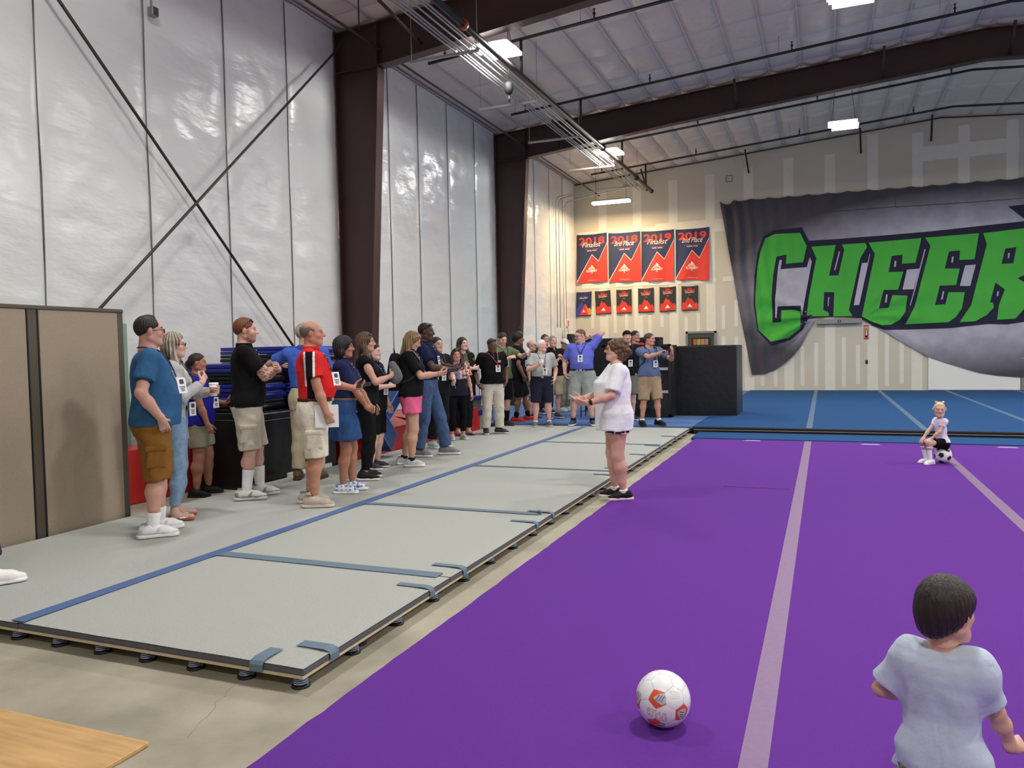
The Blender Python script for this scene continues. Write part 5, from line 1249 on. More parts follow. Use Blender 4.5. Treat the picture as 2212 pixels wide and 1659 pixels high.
    garment({'skirt': 'skirt', 'shorts': 'shorts', 'pants': 'trousers'}[typ], sh, bo['color'], denim_m if bo.get('denim') else None, bo.get('amp', 0.005), 1.0, pattern=bo.get('pattern'))
    # cargo pockets
    if bo.get('cargo'):
        for nm, e in (('R', 1), ('L', -1)):
            hip, kn, _, _ = L[nm]; c = hip+(kn-hip)*0.62+np.array([e*(0.088*legr+0.012)*s, 0.0, 0]); Rt = euler(0, 0, 4*e)
            sh = Shape(); sh.loft([(-0.085*s, 0.014*s, 0.075*s, 0.075*s, 0, 0), (0.085*s, 0.014*s, 0.08*s, 0.08*s, 0, 0)], 0.005, 5, R=Rt, c0=c); po = garment('cargo_pocket', sh, tuple(v*0.97 for v in bo['color']), None, 0.002)
            sh = Shape(); sh.loft([(0.045*s, 0.02*s, 0.083*s, 0.083*s, 0, 0), (0.09*s, 0.018*s, 0.083*s, 0.083*s, 0, 0)], 0.004, 5, R=Rt, c0=c); garment('pocket_flap', sh, tuple(v*0.94 for v in bo['color']), None, 0.001, parent=po)
    if bo.get('belt'):
        sh = Shape(); zt = (wz-0.028)*s; sh.loft([(zt, np.interp(zt, Ta[:, 0], Ta[:, 1])+be_*0.5+0.008*s, np.interp(zt, Ta[:, 0], Ta[:, 2])+be_*0.5+0.008*s, np.interp(zt, Ta[:, 0], Ta[:, 3])+be_*0.5+0.008*s, ly(wz-dz)*s, 0), (zt+0.035*s, np.interp(zt, Ta[:, 0], Ta[:, 1])+be_*0.5+0.008*s, np.interp(zt, Ta[:, 0], Ta[:, 2])+be_*0.5+0.008*s, np.interp(zt, Ta[:, 0], Ta[:, 3])+be_*0.5+0.008*s, ly(wz-dz)*s, 0)], 0.004)
        bl = garment('belt', sh, bo['belt'], shoe_m, 0)
        by = np.interp(zt, Ta[:, 0], Ta[:, 2])+be_*0.5+0.008*s; bm = bmesh.new(); box_bm(bm, (-0.025*s, by, zt-0.002), (0.025*s, by+0.008, zt+0.037*s), 0.003); link('buckle', bm_mesh('buckle', bm), galv, bl)
    # ---------------- upper garment
    to = sp.get('top', {'color': (60, 60, 60)}); ez = to.get('ease', 0.016)*s; hem = (to.get('hem', 0.90) if not to.get('tuck') else wz-dz+0.004); sl = to.get('sleeve', 0.62)
    tuck = to.get('tuck', False)
    sh = Shape(); rows = []; run = [0, 0, 0]
    for r_ in sorted(B, reverse=True):
        zz = r_[0]
        if zz > (1.478+dz)*s: continue
        a, f, b = r_[1]+ez, r_[2]+ez, r_[3]+ez*0.9
        if not tuck and zz < (1.34+dz)*s: run = [max(run[0]*0.985, a), max(run[1]*to.get('drop', 0.96), f), max(run[2]*0.97, b)]; a, f, b = run
        if tuck and zz < 1.1*s: a, f, b = a+0.006*s, f+0.010*s, b+0.006*s
        if not tuck and zz < (1.06+dz)*s: a, f, b = max(a, r_[1]+be_*0.8+0.010*s, (0.092*(0.7+0.3*wt)+0.09*legr)*s+be_+0.012*s if typ != 'skirt' and zz < (0.97+dz)*s else 0), max(f, r_[2]+be_*0.7+0.010*s, 0.09*legr*s+be_+0.014*s if typ != 'skirt' else 0), max(b, r_[3]+be_*0.8+0.010*s, 0.09*legr*s+be_+0.012*s if typ != 'skirt' else 0)
        rows.append((zz, a, f, b, r_[4], 0))
    rows.sort(); hz = (hem+dz)*s; Tr = np.array(rows)
    rows = [r_ for r_ in rows if r_[0] > hz+0.01]; rows.insert(0, (hz,)+tuple(np.interp(hz, Tr[:, 0], Tr[:, i]) for i in range(1, 6)))
    if tuck: r0 = rows[0]; rows[0] = (r0[0], np.interp(hz, Ta[:, 0], Ta[:, 1])+be_*0.5+0.003*s, np.interp(hz, Ta[:, 0], Ta[:, 2])+be_*0.5+0.003*s, np.interp(hz, Ta[:, 0], Ta[:, 3])+be_*0.5+0.003*s, r0[4], 0); rows = [rows[0]]+[r_ for r_ in rows[1:] if r_[0] > hz+0.03*s]
    sh.loft(rows, 0.03)
    slr = to.get('sr', 0.02)*s
    for nm in 'RL':
        shp, el, wr, A = J[nm]; e_ = 1 if nm == 'R' else -1
        inn = np.array([e_*0.07*s, ly(1.42)*s, (shz-0.012)*s]); sh.cone(inn, shp, 0.064*s*arm_r+ez*0.4, 0.058*s*arm_r+ez*0.5, 0.05)
        if sl > 0.05:
            if sl <= 1: sh.cone(shp, shp+(el-shp)*sl, 0.058*s*arm_r+ez*0.5, 0.054*s*arm_r+slr, 0.035, ends=True)
            else: sh.cone(shp, el, 0.062*s*arm_r+ez*0.6, 0.045*s*arm_r+slr, 0.035); sh.cone(el, el+(wr-el)*(sl-1), 0.046*s*arm_r+slr*0.9, 0.034*s*arm_r+slr*0.7, 0.02, ends=True)
    if to.get('neck') == 'v':
        sh.cone(np.array([0, front(1.46)+0.02, 1.50+dz])*np.array([s, 1, s])-np.array([0, 0.03*s, 0]), np.array([0, front(1.36)+0.03, 1.37*s+dz*s]), 0.06*s, 0.012*s, 0.01, kind='s')
    top_o = garment(to.get('name', 'shirt'), sh, to['color'], denim_m if to.get('denim') else None, to.get('amp', 0.0055), 0.9, pattern=to.get('pattern'), hh=to.get('hh'))
    if to.get('collar'):
        sh = Shape(); cy = ly(1.48)*s-0.008*s
        sh.loft([((1.452+dz)*s, 0.102*s*wf, 0.084*s*wf, 0.082*s*wf, cy, 0), ((1.475+dz)*s, 0.090*s*wf, 0.082*s*wf, 0.080*s*wf, cy, 0), ((1.512+dz)*s, 0.078*s*wf, 0.076*s*wf, 0.077*s*wf, cy, 0)], 0.005, 2)
        sh.cone(np.array([0, cy+0.05*s, (1.56+dz)*s]), np.array([0, cy+0.085*s, (1.44+dz)*s]), 0.042*s, 0.012*s, 0.006, kind='s')
        cc = to['collar'] if isinstance(to['collar'], tuple) else tuple(v*0.9 for v in to['color'])
        garment('collar', sh, cc, None, 0.001, hh=hcl*0.75, parent=top_o)
        zb = [1.44, 1.40, 1.36]
        for zz in zb[:2]:
            bm = bmesh.new(); bmesh.ops.create_uvsphere(bm, u_segments=6, v_segments=4, radius=0.006*s); link('button', bm_mesh('button', bm, True), card_m, top_o, (0, front(zz)+ez+0.004, (zz+dz)*s))
    if to.get('open'):     # cardigan or open jacket worn over the shirt
        oc = to['open']; sh = Shape(); rows2 = [(r_[0], r_[1]+0.014*s, r_[2]+0.012*s, r_[3]+0.014*s, r_[4], 0) for r_ in rows]; hz2 = oc.get('hem', 0.8)*s
        rows2 = [(hz2, rows2[0][1]*1.05, rows2[0][2]*1.0, rows2[0][3]*1.08, 0, 0)]+[r_ for r_ in rows2 if r_[0] > hz2+0.02]; sh.loft(rows2, 0.03)
        for nm in 'RL':
            shp, el, wr, A = J[nm]; e_ = 1 if nm == 'R' else -1
            sh.cone(np.array([e_*0.07*s, ly(1.42)*s, shz*s-0.012*s]), shp, 0.08*s*arm_r, 0.076*s*arm_r, 0.05); sh.cone(shp, el, 0.074*s*arm_r, 0.062*s*arm_r, 0.03); sh.cone(el, el+(wr-el)*oc.get('sl', 0.85), 0.062*s*arm_r, 0.05*s*arm_r, 0.02, ends=True)
        gp = oc.get('gap', 0.07)*s; Tq = np.array(rows2)
        sh.cut(lambda x, y, z: np.where((y > 0.03*s) & (z > -1), gp*(0.6+0.5*np.clip((1.5*s-z)/(0.7*s), 0, 1))-np.abs(x), -1.0)*np.ones_like(x+y+z))
        garment(oc.get('name', 'cardigan'), sh, oc['color'], None, 0.006)
    # ---------------- socks and shoes
    so = sp.get('shoes', {'color': (40, 40, 42), 'sole': (235, 235, 232)})
    for nm, e in (('R', 1), ('L', -1)):
        hip, kn, ank, ft = L[nm]; fr = euler(ft[2], ft[4] if len(ft) > 4 else 0); base = np.array([ank[0], ank[1], ank[2]-0.085*s]); fs = s*(0.93 if fem else 1.0)*(1+0.12*kid)
        def fp(v): return base+fr @ (np.array(v, float)*fs)
        if so.get('sock'):
            c_, hgt = so['sock']; sh = Shape(); up_ = nrm(kn-ank); e1 = ank+up_*hgt*s
            sh.cone(ank-up_*0.03*s, e1, 0.043*s, (0.043+0.06*min(hgt, 0.2)*1.0)*s*(0.5+0.5*legr), 0.01, ends=True)
            def sockpat(v, c, e1=e1/s, u=up_, st=so.get('sockstripe')):
                if st:
                    d = (v-e1) @ u; m = ((np.abs(d+0.03) < 0.008) | (np.abs(d+0.06) < 0.008)); c[m] = lin(st)
                return c
            garment('sock', sh, c_, None, 0.0012, hh=0.006*q, pattern=sockpat)
        hh = 0.0078*min(q, 1.5)*max(s, 0.7)
        if so.get('type') == 'sandal':
            sh = Shape(); sh.cone(fp((0, -0.06, 0.012)), fp((0, 0.02, 0.012)), 0.036*fs, 0.034*fs, 0.01, flat=((0, 0, 1), 3.2)); sh.cone(fp((0, 0.02, 0.012)), fp((0.004*e, 0.15, 0.012)), 0.034*fs, 0.042*fs, 0.01, flat=((0, 0, 1), 3.2))
            so_o = garment('sandal', sh, so['sole'], shoe_m, 0, hh=hh); sh = Shape()
            for (a, b) in (((0.0, 0.16, 0.028), (0.045, 0.06, 0.03)), ((0.0, 0.16, 0.028), (-0.045, 0.06, 0.03)), ((0.04, 0.09, 0.03), (-0.04, 0.12, 0.045)), ((-0.04, 0.09, 0.03), (0.04, 0.12, 0.045))): sh.cone(fp(a), fp(b), 0.007*fs, 0.007*fs, 0.004)
            garment('strap', sh, so['color'], shoe_m, 0, hh=0.0055*q, parent=so_o); continue
        hi_ = so.get('high', 0.0)
        sh = Shape()
        sh.cone(fp((0, -0.068, 0.052)), fp((0, 0.0, 0.06)), 0.040*fs, 0.044*fs, 0.03); sh.cone(fp((0, 0.0, 0.06)), fp((0.004*e, 0.10, 0.046)), 0.046*fs, 0.041*fs, 0.03); sh.cone(fp((0.004*e, 0.085, 0.040)), fp((0.004*e, 0.162, 0.030)), 0.041*fs, 0.028*fs, 0.02); sh.cone(fp((0, 0.0, 0.095)), fp((0, 0.022, 0.112)), 0.026*fs, 0.014*fs, 0.012, flat=((0, 1, 0.6), 1.6))
        sh.cone(fp((0, -0.045, 0.06)), fp((0, -0.035, 0.108+hi_)), 0.046*fs, 0.047*fs, 0.025, ends=True)
        sh.cut(lambda x, y, z, zb=base[2]+0.022*fs: zb-z+0*(x+y))
        bp_ = base/s; pat = so.get('pattern')
        acc = so.get('accent')
        def shoepat(v, c, pat=pat, b=bp_, fr=fr, k=s/fs):
            w = ((v-b) @ fr)*k
            if acc is not None:
                m = (w[:, 2] < 0.042) | ((w[:, 1] < -0.07) & (w[:, 2] < 0.075)) | ((np.abs(w[:, 1]-0.035-0.5*(w[:, 2]-0.05)) < 0.012) & (w[:, 2] < 0.08)); c[m] = lin(acc)
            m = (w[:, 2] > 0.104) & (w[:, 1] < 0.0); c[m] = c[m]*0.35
            return pat(v, c) if pat else c
        sho = garment('shoe', sh, so['color'], shoe_m, 0, hh=hh, pattern=shoepat)
        sh = Shape(); thick = so.get('thick', 0.03)
        sh.cone(fp((0, -0.075, 0.0)), fp((0, 0.02, 0.0)), 0.046*fs, 0.042*fs, 0.01, flat=((0, 0, 1), 0.2)); sh.cone(fp((0, 0.02, 0.0)), fp((0.004*e, 0.148, 0.0)), 0.043*fs, 0.046*fs, 0.01, flat=((0, 0, 1), 0.2))
        ex = so.get('heel', 0.006)
        sh.cut(lambda x, y, z, zb=base[2], th=thick*fs: np.maximum(zb+0.001-z, z-(zb+th))+0*(x+y))
        garment('sole', sh, so.get('sole', (235, 235, 232)), shoe_m, 0, hh=hh, parent=sho)
        if so.get('lace'):
            bm = bmesh.new()
            for k in range(4):
                tt = 0.035+0.022*k; zz = 0.104-0.010*k; tube_bm(bm, [fp((-0.024, tt, zz-0.012)), fp((0, tt+0.004, zz)), fp((0.024, tt, zz-0.012))], 0.0035*fs, 5)
            link('laces', bm_mesh('laces', bm), M('lace_%d_%d_%d' % so['lace'], so['lace'], 0.8), sho)
    # ---------------- hair
    hn, hcol = sp.get('hair', ('short', (60, 44, 34)))[:2]; hc2 = sp.get('hair2', None)
    if hn != 'none':
        sh = Shape(); th = {'short': 0.011, 'buzz': 0.005, 'ring': 0.009, 'bob': 0.022, 'long': 0.016, 'pony': 0.009, 'afro': 0.038, 'mop': 0.020, 'girl': 0.008}.get(hn, 0.012)
        def hw(v, rr, R_=Rh, k=0.02, kind='u'): sh.ell(hp(v), np.array(rr)*r, R_, k, kind)
        if hn == 'curly':
            rr = np.random.RandomState(4); hw((0, -0.02, 0.03), (0.095, 0.115, 0.10)); hw((0, -0.075, -0.045), (0.095, 0.085, 0.085)); 
            for k in range(150):
                ph, ct = rr.uniform(0, 6.28), rr.uniform(-1, 1); st = math.sqrt(1-ct*ct); v = np.array((0.097*st*math.cos(ph), -0.035+0.118*st*math.sin(ph), 0.015+0.11*ct))
                if ct < -0.1: v[1] -= 0.03
                rad = rr.uniform(0.014, 0.024); sh.ell(hp(v), np.array((rad, rad, rad*1.2))*r, Rh, 0.006)
        else:
            hw((0, -0.016, 0.031), (0.075+th*0.8, 0.097+th, 0.086+th*1.15))
        if hn == 'mop': hw((0, -0.034, -0.02), (0.072, 0.088, 0.07), k=0.03); hw((0, 0.03, 0.05), (0.075, 0.075, 0.05)); hw((0, -0.062, -0.062), (0.048, 0.048, 0.052), k=0.03)
        if hn in ('bob', 'long'):
            ln = sp.get('hair_len', 0.13 if hn == 'bob' else 0.30)
            hw((0, -0.05, -0.02), (0.088+th*0.4, 0.075, 0.09))
            for e in (-1, 1):
                sh.cone(hp((e*0.074, -0.02, 0.03)), hp((e*0.085, -0.022, -0.07)), 0.030*r, 0.034*r, 0.03); 
                if hn == 'bob': sh.cone(hp((e*0.083, -0.02, -0.06)), hp((e*0.08, -0.03, 0.03-ln)), 0.036*r, 0.03*r, 0.02)
                else:
                    fwd = sp.get('hair_fwd', 0.03); a = hp((e*0.082, -0.02, -0.06)); b = np.array([e*0.115, ly(1.42)+fwd, 1.455+dz])*s; c = np.array([e*0.10, front(1.36)/s*0.75+fwd, 1.66-ln+dz-0.06])*s
                    sh.cone(a, b, 0.036*r, 0.036*r, 0.03); sh.cone(b, c, 0.036*r, 0.02*r, 0.03)
            if hn == 'long': sh.cone(hp((0, -0.07, -0.05)), np.array([0, ly(1.3)-0.115*wt, 1.66-ln*0.95+dz-0.05])*s, 0.075*r, 0.06*r, 0.03, flat=((0, 1, 0), 1.6))
            else: sh.cone(hp((0, -0.06, -0.03)), hp((0, -0.06, 0.03-ln)), 0.075*r, 0.068*r, 0.02, flat=((0, 1, 0), 1.3))
        if hn == 'pony': sh.ell(hp((0, -0.115, 0.0)), np.array((0.032, 0.032, 0.035))*r, Rh, 0.02); sh.cone(hp((0, -0.125, -0.01)), hp((0, -0.13, -0.13)), 0.026*r, 0.015*r, 0.02)
        if hn == 'girl':
            for e in (-1, 1): sh.ell(hp((e*0.052, -0.01, 0.125)), np.array((0.02, 0.02, 0.02))*r, Rh, 0.01); sh.ell(hp((e*0.085, -0.03, -0.02)), np.array((0.02, 0.045, 0.05))*r, Rh, 0.02)
        # clear the face
        fz = {'curly': 0.0, 'bob': 0.0, 'girl': 0.034, 'pony': 0.012, 'long': 0.02, 'mop': -0.01}.get(hn, 0.027)+sp.get('hairline', 0.0)
        hw((0, 0.115, -0.030+fz), (0.078, 0.085, 0.098), k=0.02, kind='s')
        if hn in ('short', 'buzz', 'ring', 'afro', 'pony', 'girl', 'mop'):
            slope = {'mop': 0.62}.get(hn, 0.62); base_z = {'mop': -0.118, 'short': -0.062, 'buzz': -0.05, 'afro': -0.07, 'ring': -0.06, 'pony': -0.055, 'girl': -0.06}[hn]; 
            def cutf(x, y, z):
                px, py, pz = x-hc[0], y-hc[1], z-hc[2]; u = (px*Rh[0, 1]+py*Rh[1, 1]+pz*Rh[2, 1])/r; w = (px*Rh[0, 2]+py*Rh[1, 2]+pz*Rh[2, 2])/r
                return ((base_z+slope*(u+0.1))-w)*r*0.85
            sh.cut(cutf, (0.05 if hn == 'mop' else 0.022)*r)
        if hn == 'ring': 
            def cutr(x, y, z):
                px, py, pz = x-hc[0], y-hc[1], z-hc[2]; u = (px*Rh[0, 1]+py*Rh[1, 1]+pz*Rh[2, 1])/r; w = (px*Rh[0, 2]+py*Rh[1, 2]+pz*Rh[2, 2])/r
                return np.maximum(w-0.066+0.5*np.maximum(u+0.02, 0), u-0.05)*r
            sh.cut(cutr, 0.016*r)
        elif sp.get('recede'):
            hw((0, 0.085, 0.075), (0.055, 0.075, 0.06), k=0.01, kind='s')
        sl_ = np.random.RandomState(sd).uniform(0, 6, 3)
        def hwob(x, y, z):
            px, py, pz = (x-hc[0])/r, (y-hc[1])/r, (z-hc[2])/r; an = np.arctan2(py+0.02, px)
            a_ = {'long': 0.003, 'bob': 0.003, 'mop': 0.0009}.get(hn, 0.0022)
            if hn in ('afro', 'curly'): return 0.004*np.sin(px*190+sl_[0])*np.sin(py*180)*np.sin(pz*170+sl_[1])
            return a_*np.sin(an*26+pz*14+sl_[0]+np.sin(pz*30))+a_*0.6*np.sin(an*47-pz*25+sl_[1])
        v, f = sh.mesh(0.0064*min(q, 1.5)*max(s, 0.8), wob=hwob)
        if len(f):
            c = np.tile(np.array(lin(hcol)), (len(v), 1))
            if hc2 is not None:
                k_ = 0.5+0.5*np.sin(np.arctan2(v[:, 1]-hc[1]+0.02, v[:, 0]-hc[0])*19+v[:, 2]*9); c = c*(1-k_[:, None])+np.array(lin(hc2))*k_[:, None]
            link('hair', mesh_np('hair', v, f, True, c), hair_m, root)
    if sp.get('cap'):
        cc = sp['cap']; sh = Shape(); sh.ell(hp((0, -0.014, 0.04)), np.array((0.089, 0.11, 0.09))*r, Rh, 0.01); bk = -1 if sp.get('cap_back') else 1
        sh.cut(lambda x, y, z: (-( (x-hc[0])*Rh[0, 2]+(y-hc[1])*Rh[1, 2]+(z-hc[2])*Rh[2, 2])/r+0.045)*r)
        sh.ell(hp((0, bk*0.10, 0.05)), np.array((0.07, 0.085, 0.009))*r, Rh @ euler(0, -bk*8), 0.01); garment('cap', sh, cc, None, 0.001, hh=0.006*min(q, 1.4))
    # ---------------- small worn things
    if sp.get('glasses') or sp.get('shades'):
        up_ = sp.get('shades'); bm = bmesh.new(); ctr = (0.004, 0.099) if not up_ else (0.098, 0.058)
        Rg = euler(0, 38) if up_ else np.eye(3)
        def gp_(v): w_ = Rg @ np.array([v[0], v[1], v[2]]); return hp((w_[0], w_[1]+ctr[1]-(0.0 if not up_ else 0.0), w_[2]+ctr[0]))
        for e in (-1, 1):
            ring = [gp_((e*0.034+0.023*math.cos(a), 0.004-0.004*abs(math.cos(a)), 0.0165*math.sin(a))) for a in np.linspace(0, 2*PI, 16, endpoint=False)]
            tube_bm(bm, ring, 0.0026*r*(1.3 if q > 1 else 1), 5, True); tube_bm(bm, [gp_((e*0.056, 0.0, 0.006)), gp_((e*0.077, -0.03, 0.006)), gp_((e*0.083, -0.10, 0.0))], 0.0026*r*(1.3 if q > 1 else 1), 5)
        tube_bm(bm, [gp_((-0.012, 0.004, 0.004)), gp_((0, 0.006, 0.007)), gp_((0.012, 0.004, 0.004))], 0.0024*r, 5)
        g = link('glasses', bm_mesh('glasses', bm), frame_m if not isinstance(sp.get('shades'), tuple) else M('shade_frame_pale', sp['shades'], 0.4), root)
        if up_:
            bm = bmesh.new()
            for e in (-1, 1):
                vv = [bm.verts.new(gp_((e*0.034+0.022*math.cos(a), 0.003, 0.016*math.sin(a)))) for a in np.linspace(0, 2*PI, 14, endpoint=False)]; bm.faces.new(vv)
            bmesh.ops.solidify(bm, geom=bm.faces[:], thickness=0.002); link('lens', bm_mesh('lens', bm), lens_m, g)
    if sp.get('lanyard'):
        lc, bz = sp['lanyard'][:2]; bx = sp['lanyard'][2] if len(sp['lanyard']) > 2 else 0.0; yb = max(front(bz+0.05), front(bz), front(bz-0.055)-0.012)+ez+0.018; ex_ = 0.03 if to.get('open') else 0.0; yb += ex_*s
        bm = bmesh.new()
        for e in (-1, 1):
            pts = [np.array([e*0.02, ly(1.5)-0.085, 1.50+dz])*s, np.array([e*0.085, ly(1.48)-0.03, 1.502+dz])*s, np.array([e*0.085, ly(1.46)+0.045+0.02*wf, 1.475+dz])*s]
            for k_ in (0.35, 0.7, 1.0):
                zz = 1.45+(bz+0.075-1.45)*k_; pts.append(np.array([(e*0.075*(1-k_)+bx*k_)*s, front(zz)+ez+0.012+ex_*s*(0.5+0.5*k_)+(0.006 if bust else 0), (zz+dz)*s]))
            tube_bm(bm, pts, 0.0058*s*(1.0 if q < 1.5 else 1.2), 4)
        ln_ = link('lanyard', bm_mesh('lanyard', bm), M('lanyard_%d_%d_%d' % lc, lc, 0.7), root)
        cy_ = yb; bm = bmesh.new(); box_bm(bm, (-0.045, 0, -0.065), (0.045, 0.004, 0.065), 0.002); bd_ = link('badge', bm_mesh('badge', bm), card_m, root, (bx*s, cy_, (bz+dz)*s))
        slope_y = front(bz-0.05)+ez-(front(bz+0.05)+ez); bd_.rotation_euler = (min(max(math.atan2(slope_y, 0.1), -0.4), 0.5)*0.6, 0, sp.get('badge_yaw', 0.0)); bd_.scale = (s, 1, s)
        bm = bmesh.new(); box_bm(bm, (-0.022, 0.0042, 0.012), (0.022, 0.0055, 0.05)); 
        for k_ in range(4): box_bm(bm, (-0.03+0.004*k_, 0.0042, -0.012-0.012*k_), (0.03-0.004*k_, 0.0052, -0.006-0.012*k_))
        link('badge_print', bm_mesh('badge_print', bm), ink_m, bd_)
        if sp.get('badge_rim'): bm = bmesh.new(); box_bm(bm, (-0.046, -0.001, 0.052), (0.046, 0.0058, 0.066)); link('badge_clip', bm_mesh('badge_clip', bm), M('badge_rim', sp['badge_rim'], 0.5), bd_)
    if sp.get('logo'):
        for k_ in range(2):
            x0, z0_ = sp['logo'][0], sp['logo'][1]-0.022*k_; bm = bmesh.new(); yy_ = front(z0_)+ez+0.004; off = (abs(x0)/0.17)**2*0.05*s
            box_bm(bm, ((x0-0.03+0.004*k_)*s, yy_-off-0.012*s, (z0_+dz)*s), ((x0+0.03-0.006*k_)*s, yy_-off+0.004, (z0_+0.012+dz)*s)); link('chest_print', bm_mesh('chest_print', bm), card_m, top_o)
    for nm in 'RL':
        A = J[nm][3]
        if A.get('band'):
            el, wr = J[nm][1], J[nm][2]; u_ = nrm(wr-el); c = wr-u_*0.022*s; sh = Shape(); wd = A.get('bandw', 0.011)*s
            sh.cone(c-u_*wd, c+u_*wd, 0.0325*s*(0.5+0.5*arm_r), 0.0325*s*(0.5+0.5*arm_r), 0.003, ends=True); sh.cut(lambda x, y, z, c=c, u_=u_, wd=wd: (-wd-((x-c[0])*u_[0]+(y-c[1])*u_[1]+(z-c[2])*u_[2]))); wb_ = garment('wrist_band', sh, A['band'], shoe_m, 0, hh=0.005)
            if A.get('watch'):
                n_ = nrm(np.array(A['watch'], float)-u_*(np.array(A['watch'], float)@u_)); t_ = np.cross(u_, n_); bm = bmesh.new(); Mx = Matrix(((u_[0], t_[0], n_[0], 0), (u_[1], t_[1], n_[1], 0), (u_[2], t_[2], n_[2], 0), (0, 0, 0, 1))); Mx.translation = Vector(c+n_*0.033*s)
                box_bm(bm, (-0.019*s, -0.017*s, -0.004), (0.019*s, 0.017*s, 0.007), 0.005, 2, Mx); link('watch_face', bm_mesh('watch_face', bm), watch_m, wb_)
    # tuck the skin a little inside whatever is worn over it
    N = np.zeros(len(V)*3, np.float32); body_me.vertices.foreach_get('normal', N); N = N.reshape(-1, 3); cov = np.zeros(len(V))
    for g_ in worn: cov = np.maximum(cov, np.clip((0.014-g_.at(V))/0.008, 0, 1))
    body_me.vertices.foreach_set('co', (V-N*cov[:, None]*0.016*s).astype(np.float32).ravel()); body_me.update()
    def to_world(v):
        a = heading-PI/2; return Vector((xy[0]+v[0]*math.cos(a)-v[1]*math.sin(a), xy[1]+v[0]*math.sin(a)+v[1]*math.cos(a), z+v[2]))
    return dict(root=root, J=J, L=L, s=s, world=to_world, heading=heading, hs=hs, front=front, dz=dz, hp=hp, head=hc, ez=ez)
def held(P, nm, along=0.09, out=0.02):
    """a point in the palm of hand nm (world) plus hand axes in world"""
    shp, el, wr, A = P['J'][nm]; d = nrm(A.get('d', wr-el)); e = 1 if nm == 'R' else -1; n = np.array(A.get('n', (-e, 0.1, 0)), float); n = nrm(n-d*(n@d))
    p = wr+d*along*P['hs']+n*out*P['hs']; a = P['heading']-PI/2; rz = np.array([[math.cos(a), -math.sin(a), 0], [math.sin(a), math.cos(a), 0], [0, 0, 1]])
    return P['world'](p), Vector(rz @ d), Vector(rz @ n)
def axes_matrix(p, x, y):
    x = Vector(x).normalized(); z_ = x.cross(Vector(y)).normalized(); y = z_.cross(x); m = Matrix((x, y, z_)).transposed().to_4x4(); m.translation = p; return m
def phone(P, nm, label, color=(24, 24, 28), screen=(40, 44, 60), tilt=None):
    p, d, n = held(P, nm, 0.085, 0.022); t = thing('phone', label, 'phone'); t.matrix_world = axes_matrix(p, d, d.cross(n))
    box('case', (-0.04, -0.036, -0.004), (0.11, 0.036, 0.005), M('phone_%d_%d_%d' % color, color, 0.3), t, 0.004, 2); box('screen', (-0.036, -0.032, 0.005), (0.106, 0.032, 0.006), M('screen_%d' % screen[0], screen, 0.15), t)
def cup(P, nm, label, sleeve=True):
    p, d, n = held(P, nm, 0.075, 0.044); t = thing('coffee_cup', label, 'cup', (p.x, p.y, p.z-0.06))
    b = bmesh.new(); lathe_bm(b, [(0.029, 0), (0.041, 0.108)], 20); link('paper_cup', bm_mesh('cup', b), M('cup_white', (240, 240, 236), 0.5), t)
    if sleeve: b = bmesh.new(); lathe_bm(b, [(0.0335, 0.03), (0.0400, 0.085), (0.0385, 0.085), (0.0325, 0.03)], 20); link('sleeve', bm_mesh('sleeve', b), M('cup_sleeve', (170, 130, 92), 0.8), t)
    b = bmesh.new(); lathe_bm(b, [(0.043, 0.106), (0.044, 0.112), (0.041, 0.122), (0.036, 0.124), (0.034, 0.119), (0.004, 0.119)], 20); link('lid', bm_mesh('lid', b), M('cup_lid', (246, 246, 244), 0.35), t)

# ================================================================ PEOPLE: the crowd
POCK_R = dict(w=(0.25, 0.05, 0.945), pole=(0.6, -1, 0), d=(-0.42, 0.25, -0.87), n=(-1, 0, 0), curl=0.5)
POCK_L = dict(w=(-0.25, 0.05, 0.945), pole=(-0.6, -1, 0), d=(0.42, 0.25, -0.87), n=(1, 0, 0), curl=0.5)
DOWN_R = dict(w=(0.27, 0.06, 0.86), curl=0.4); DOWN_L = dict(w=(-0.27, 0.06, 0.86), curl=0.4)
def stand(label, px, py, z, H, a, **sp):
    w = gz(px, py, z); phi = math.atan2(w[1], w[0]); return person(label, (w[0], w[1]), z, H, phi-PI/2+math.radians(a), sp, math.hypot(w[0], w[1]))
def polo(c, **k): d = dict(color=c, collar=True, hem=0.90, sleeve=0.68); d.update(k); return d
def tee(c, **k): d = dict(color=c, hem=0.88, sleeve=0.66); d.update(k); return d
PT = TOP+0.003
WHITE = (238, 238, 236)

stand('person outside the left edge of the photo, only a white shoe reaching in', -95, 1272, PT, 1.74, 8, q=1.6, top=tee((120, 120, 126)), bottom=dict(type='pants', color=(60, 62, 70), hem=1.75), shoes=dict(color=WHITE, sole=WHITE), feet=((0.1, 0.22, -4), (-0.1, -0.3, 6)), hair=('short', (70, 56, 46)), R=dict(w=(0.26, -0.08, 0.88)))

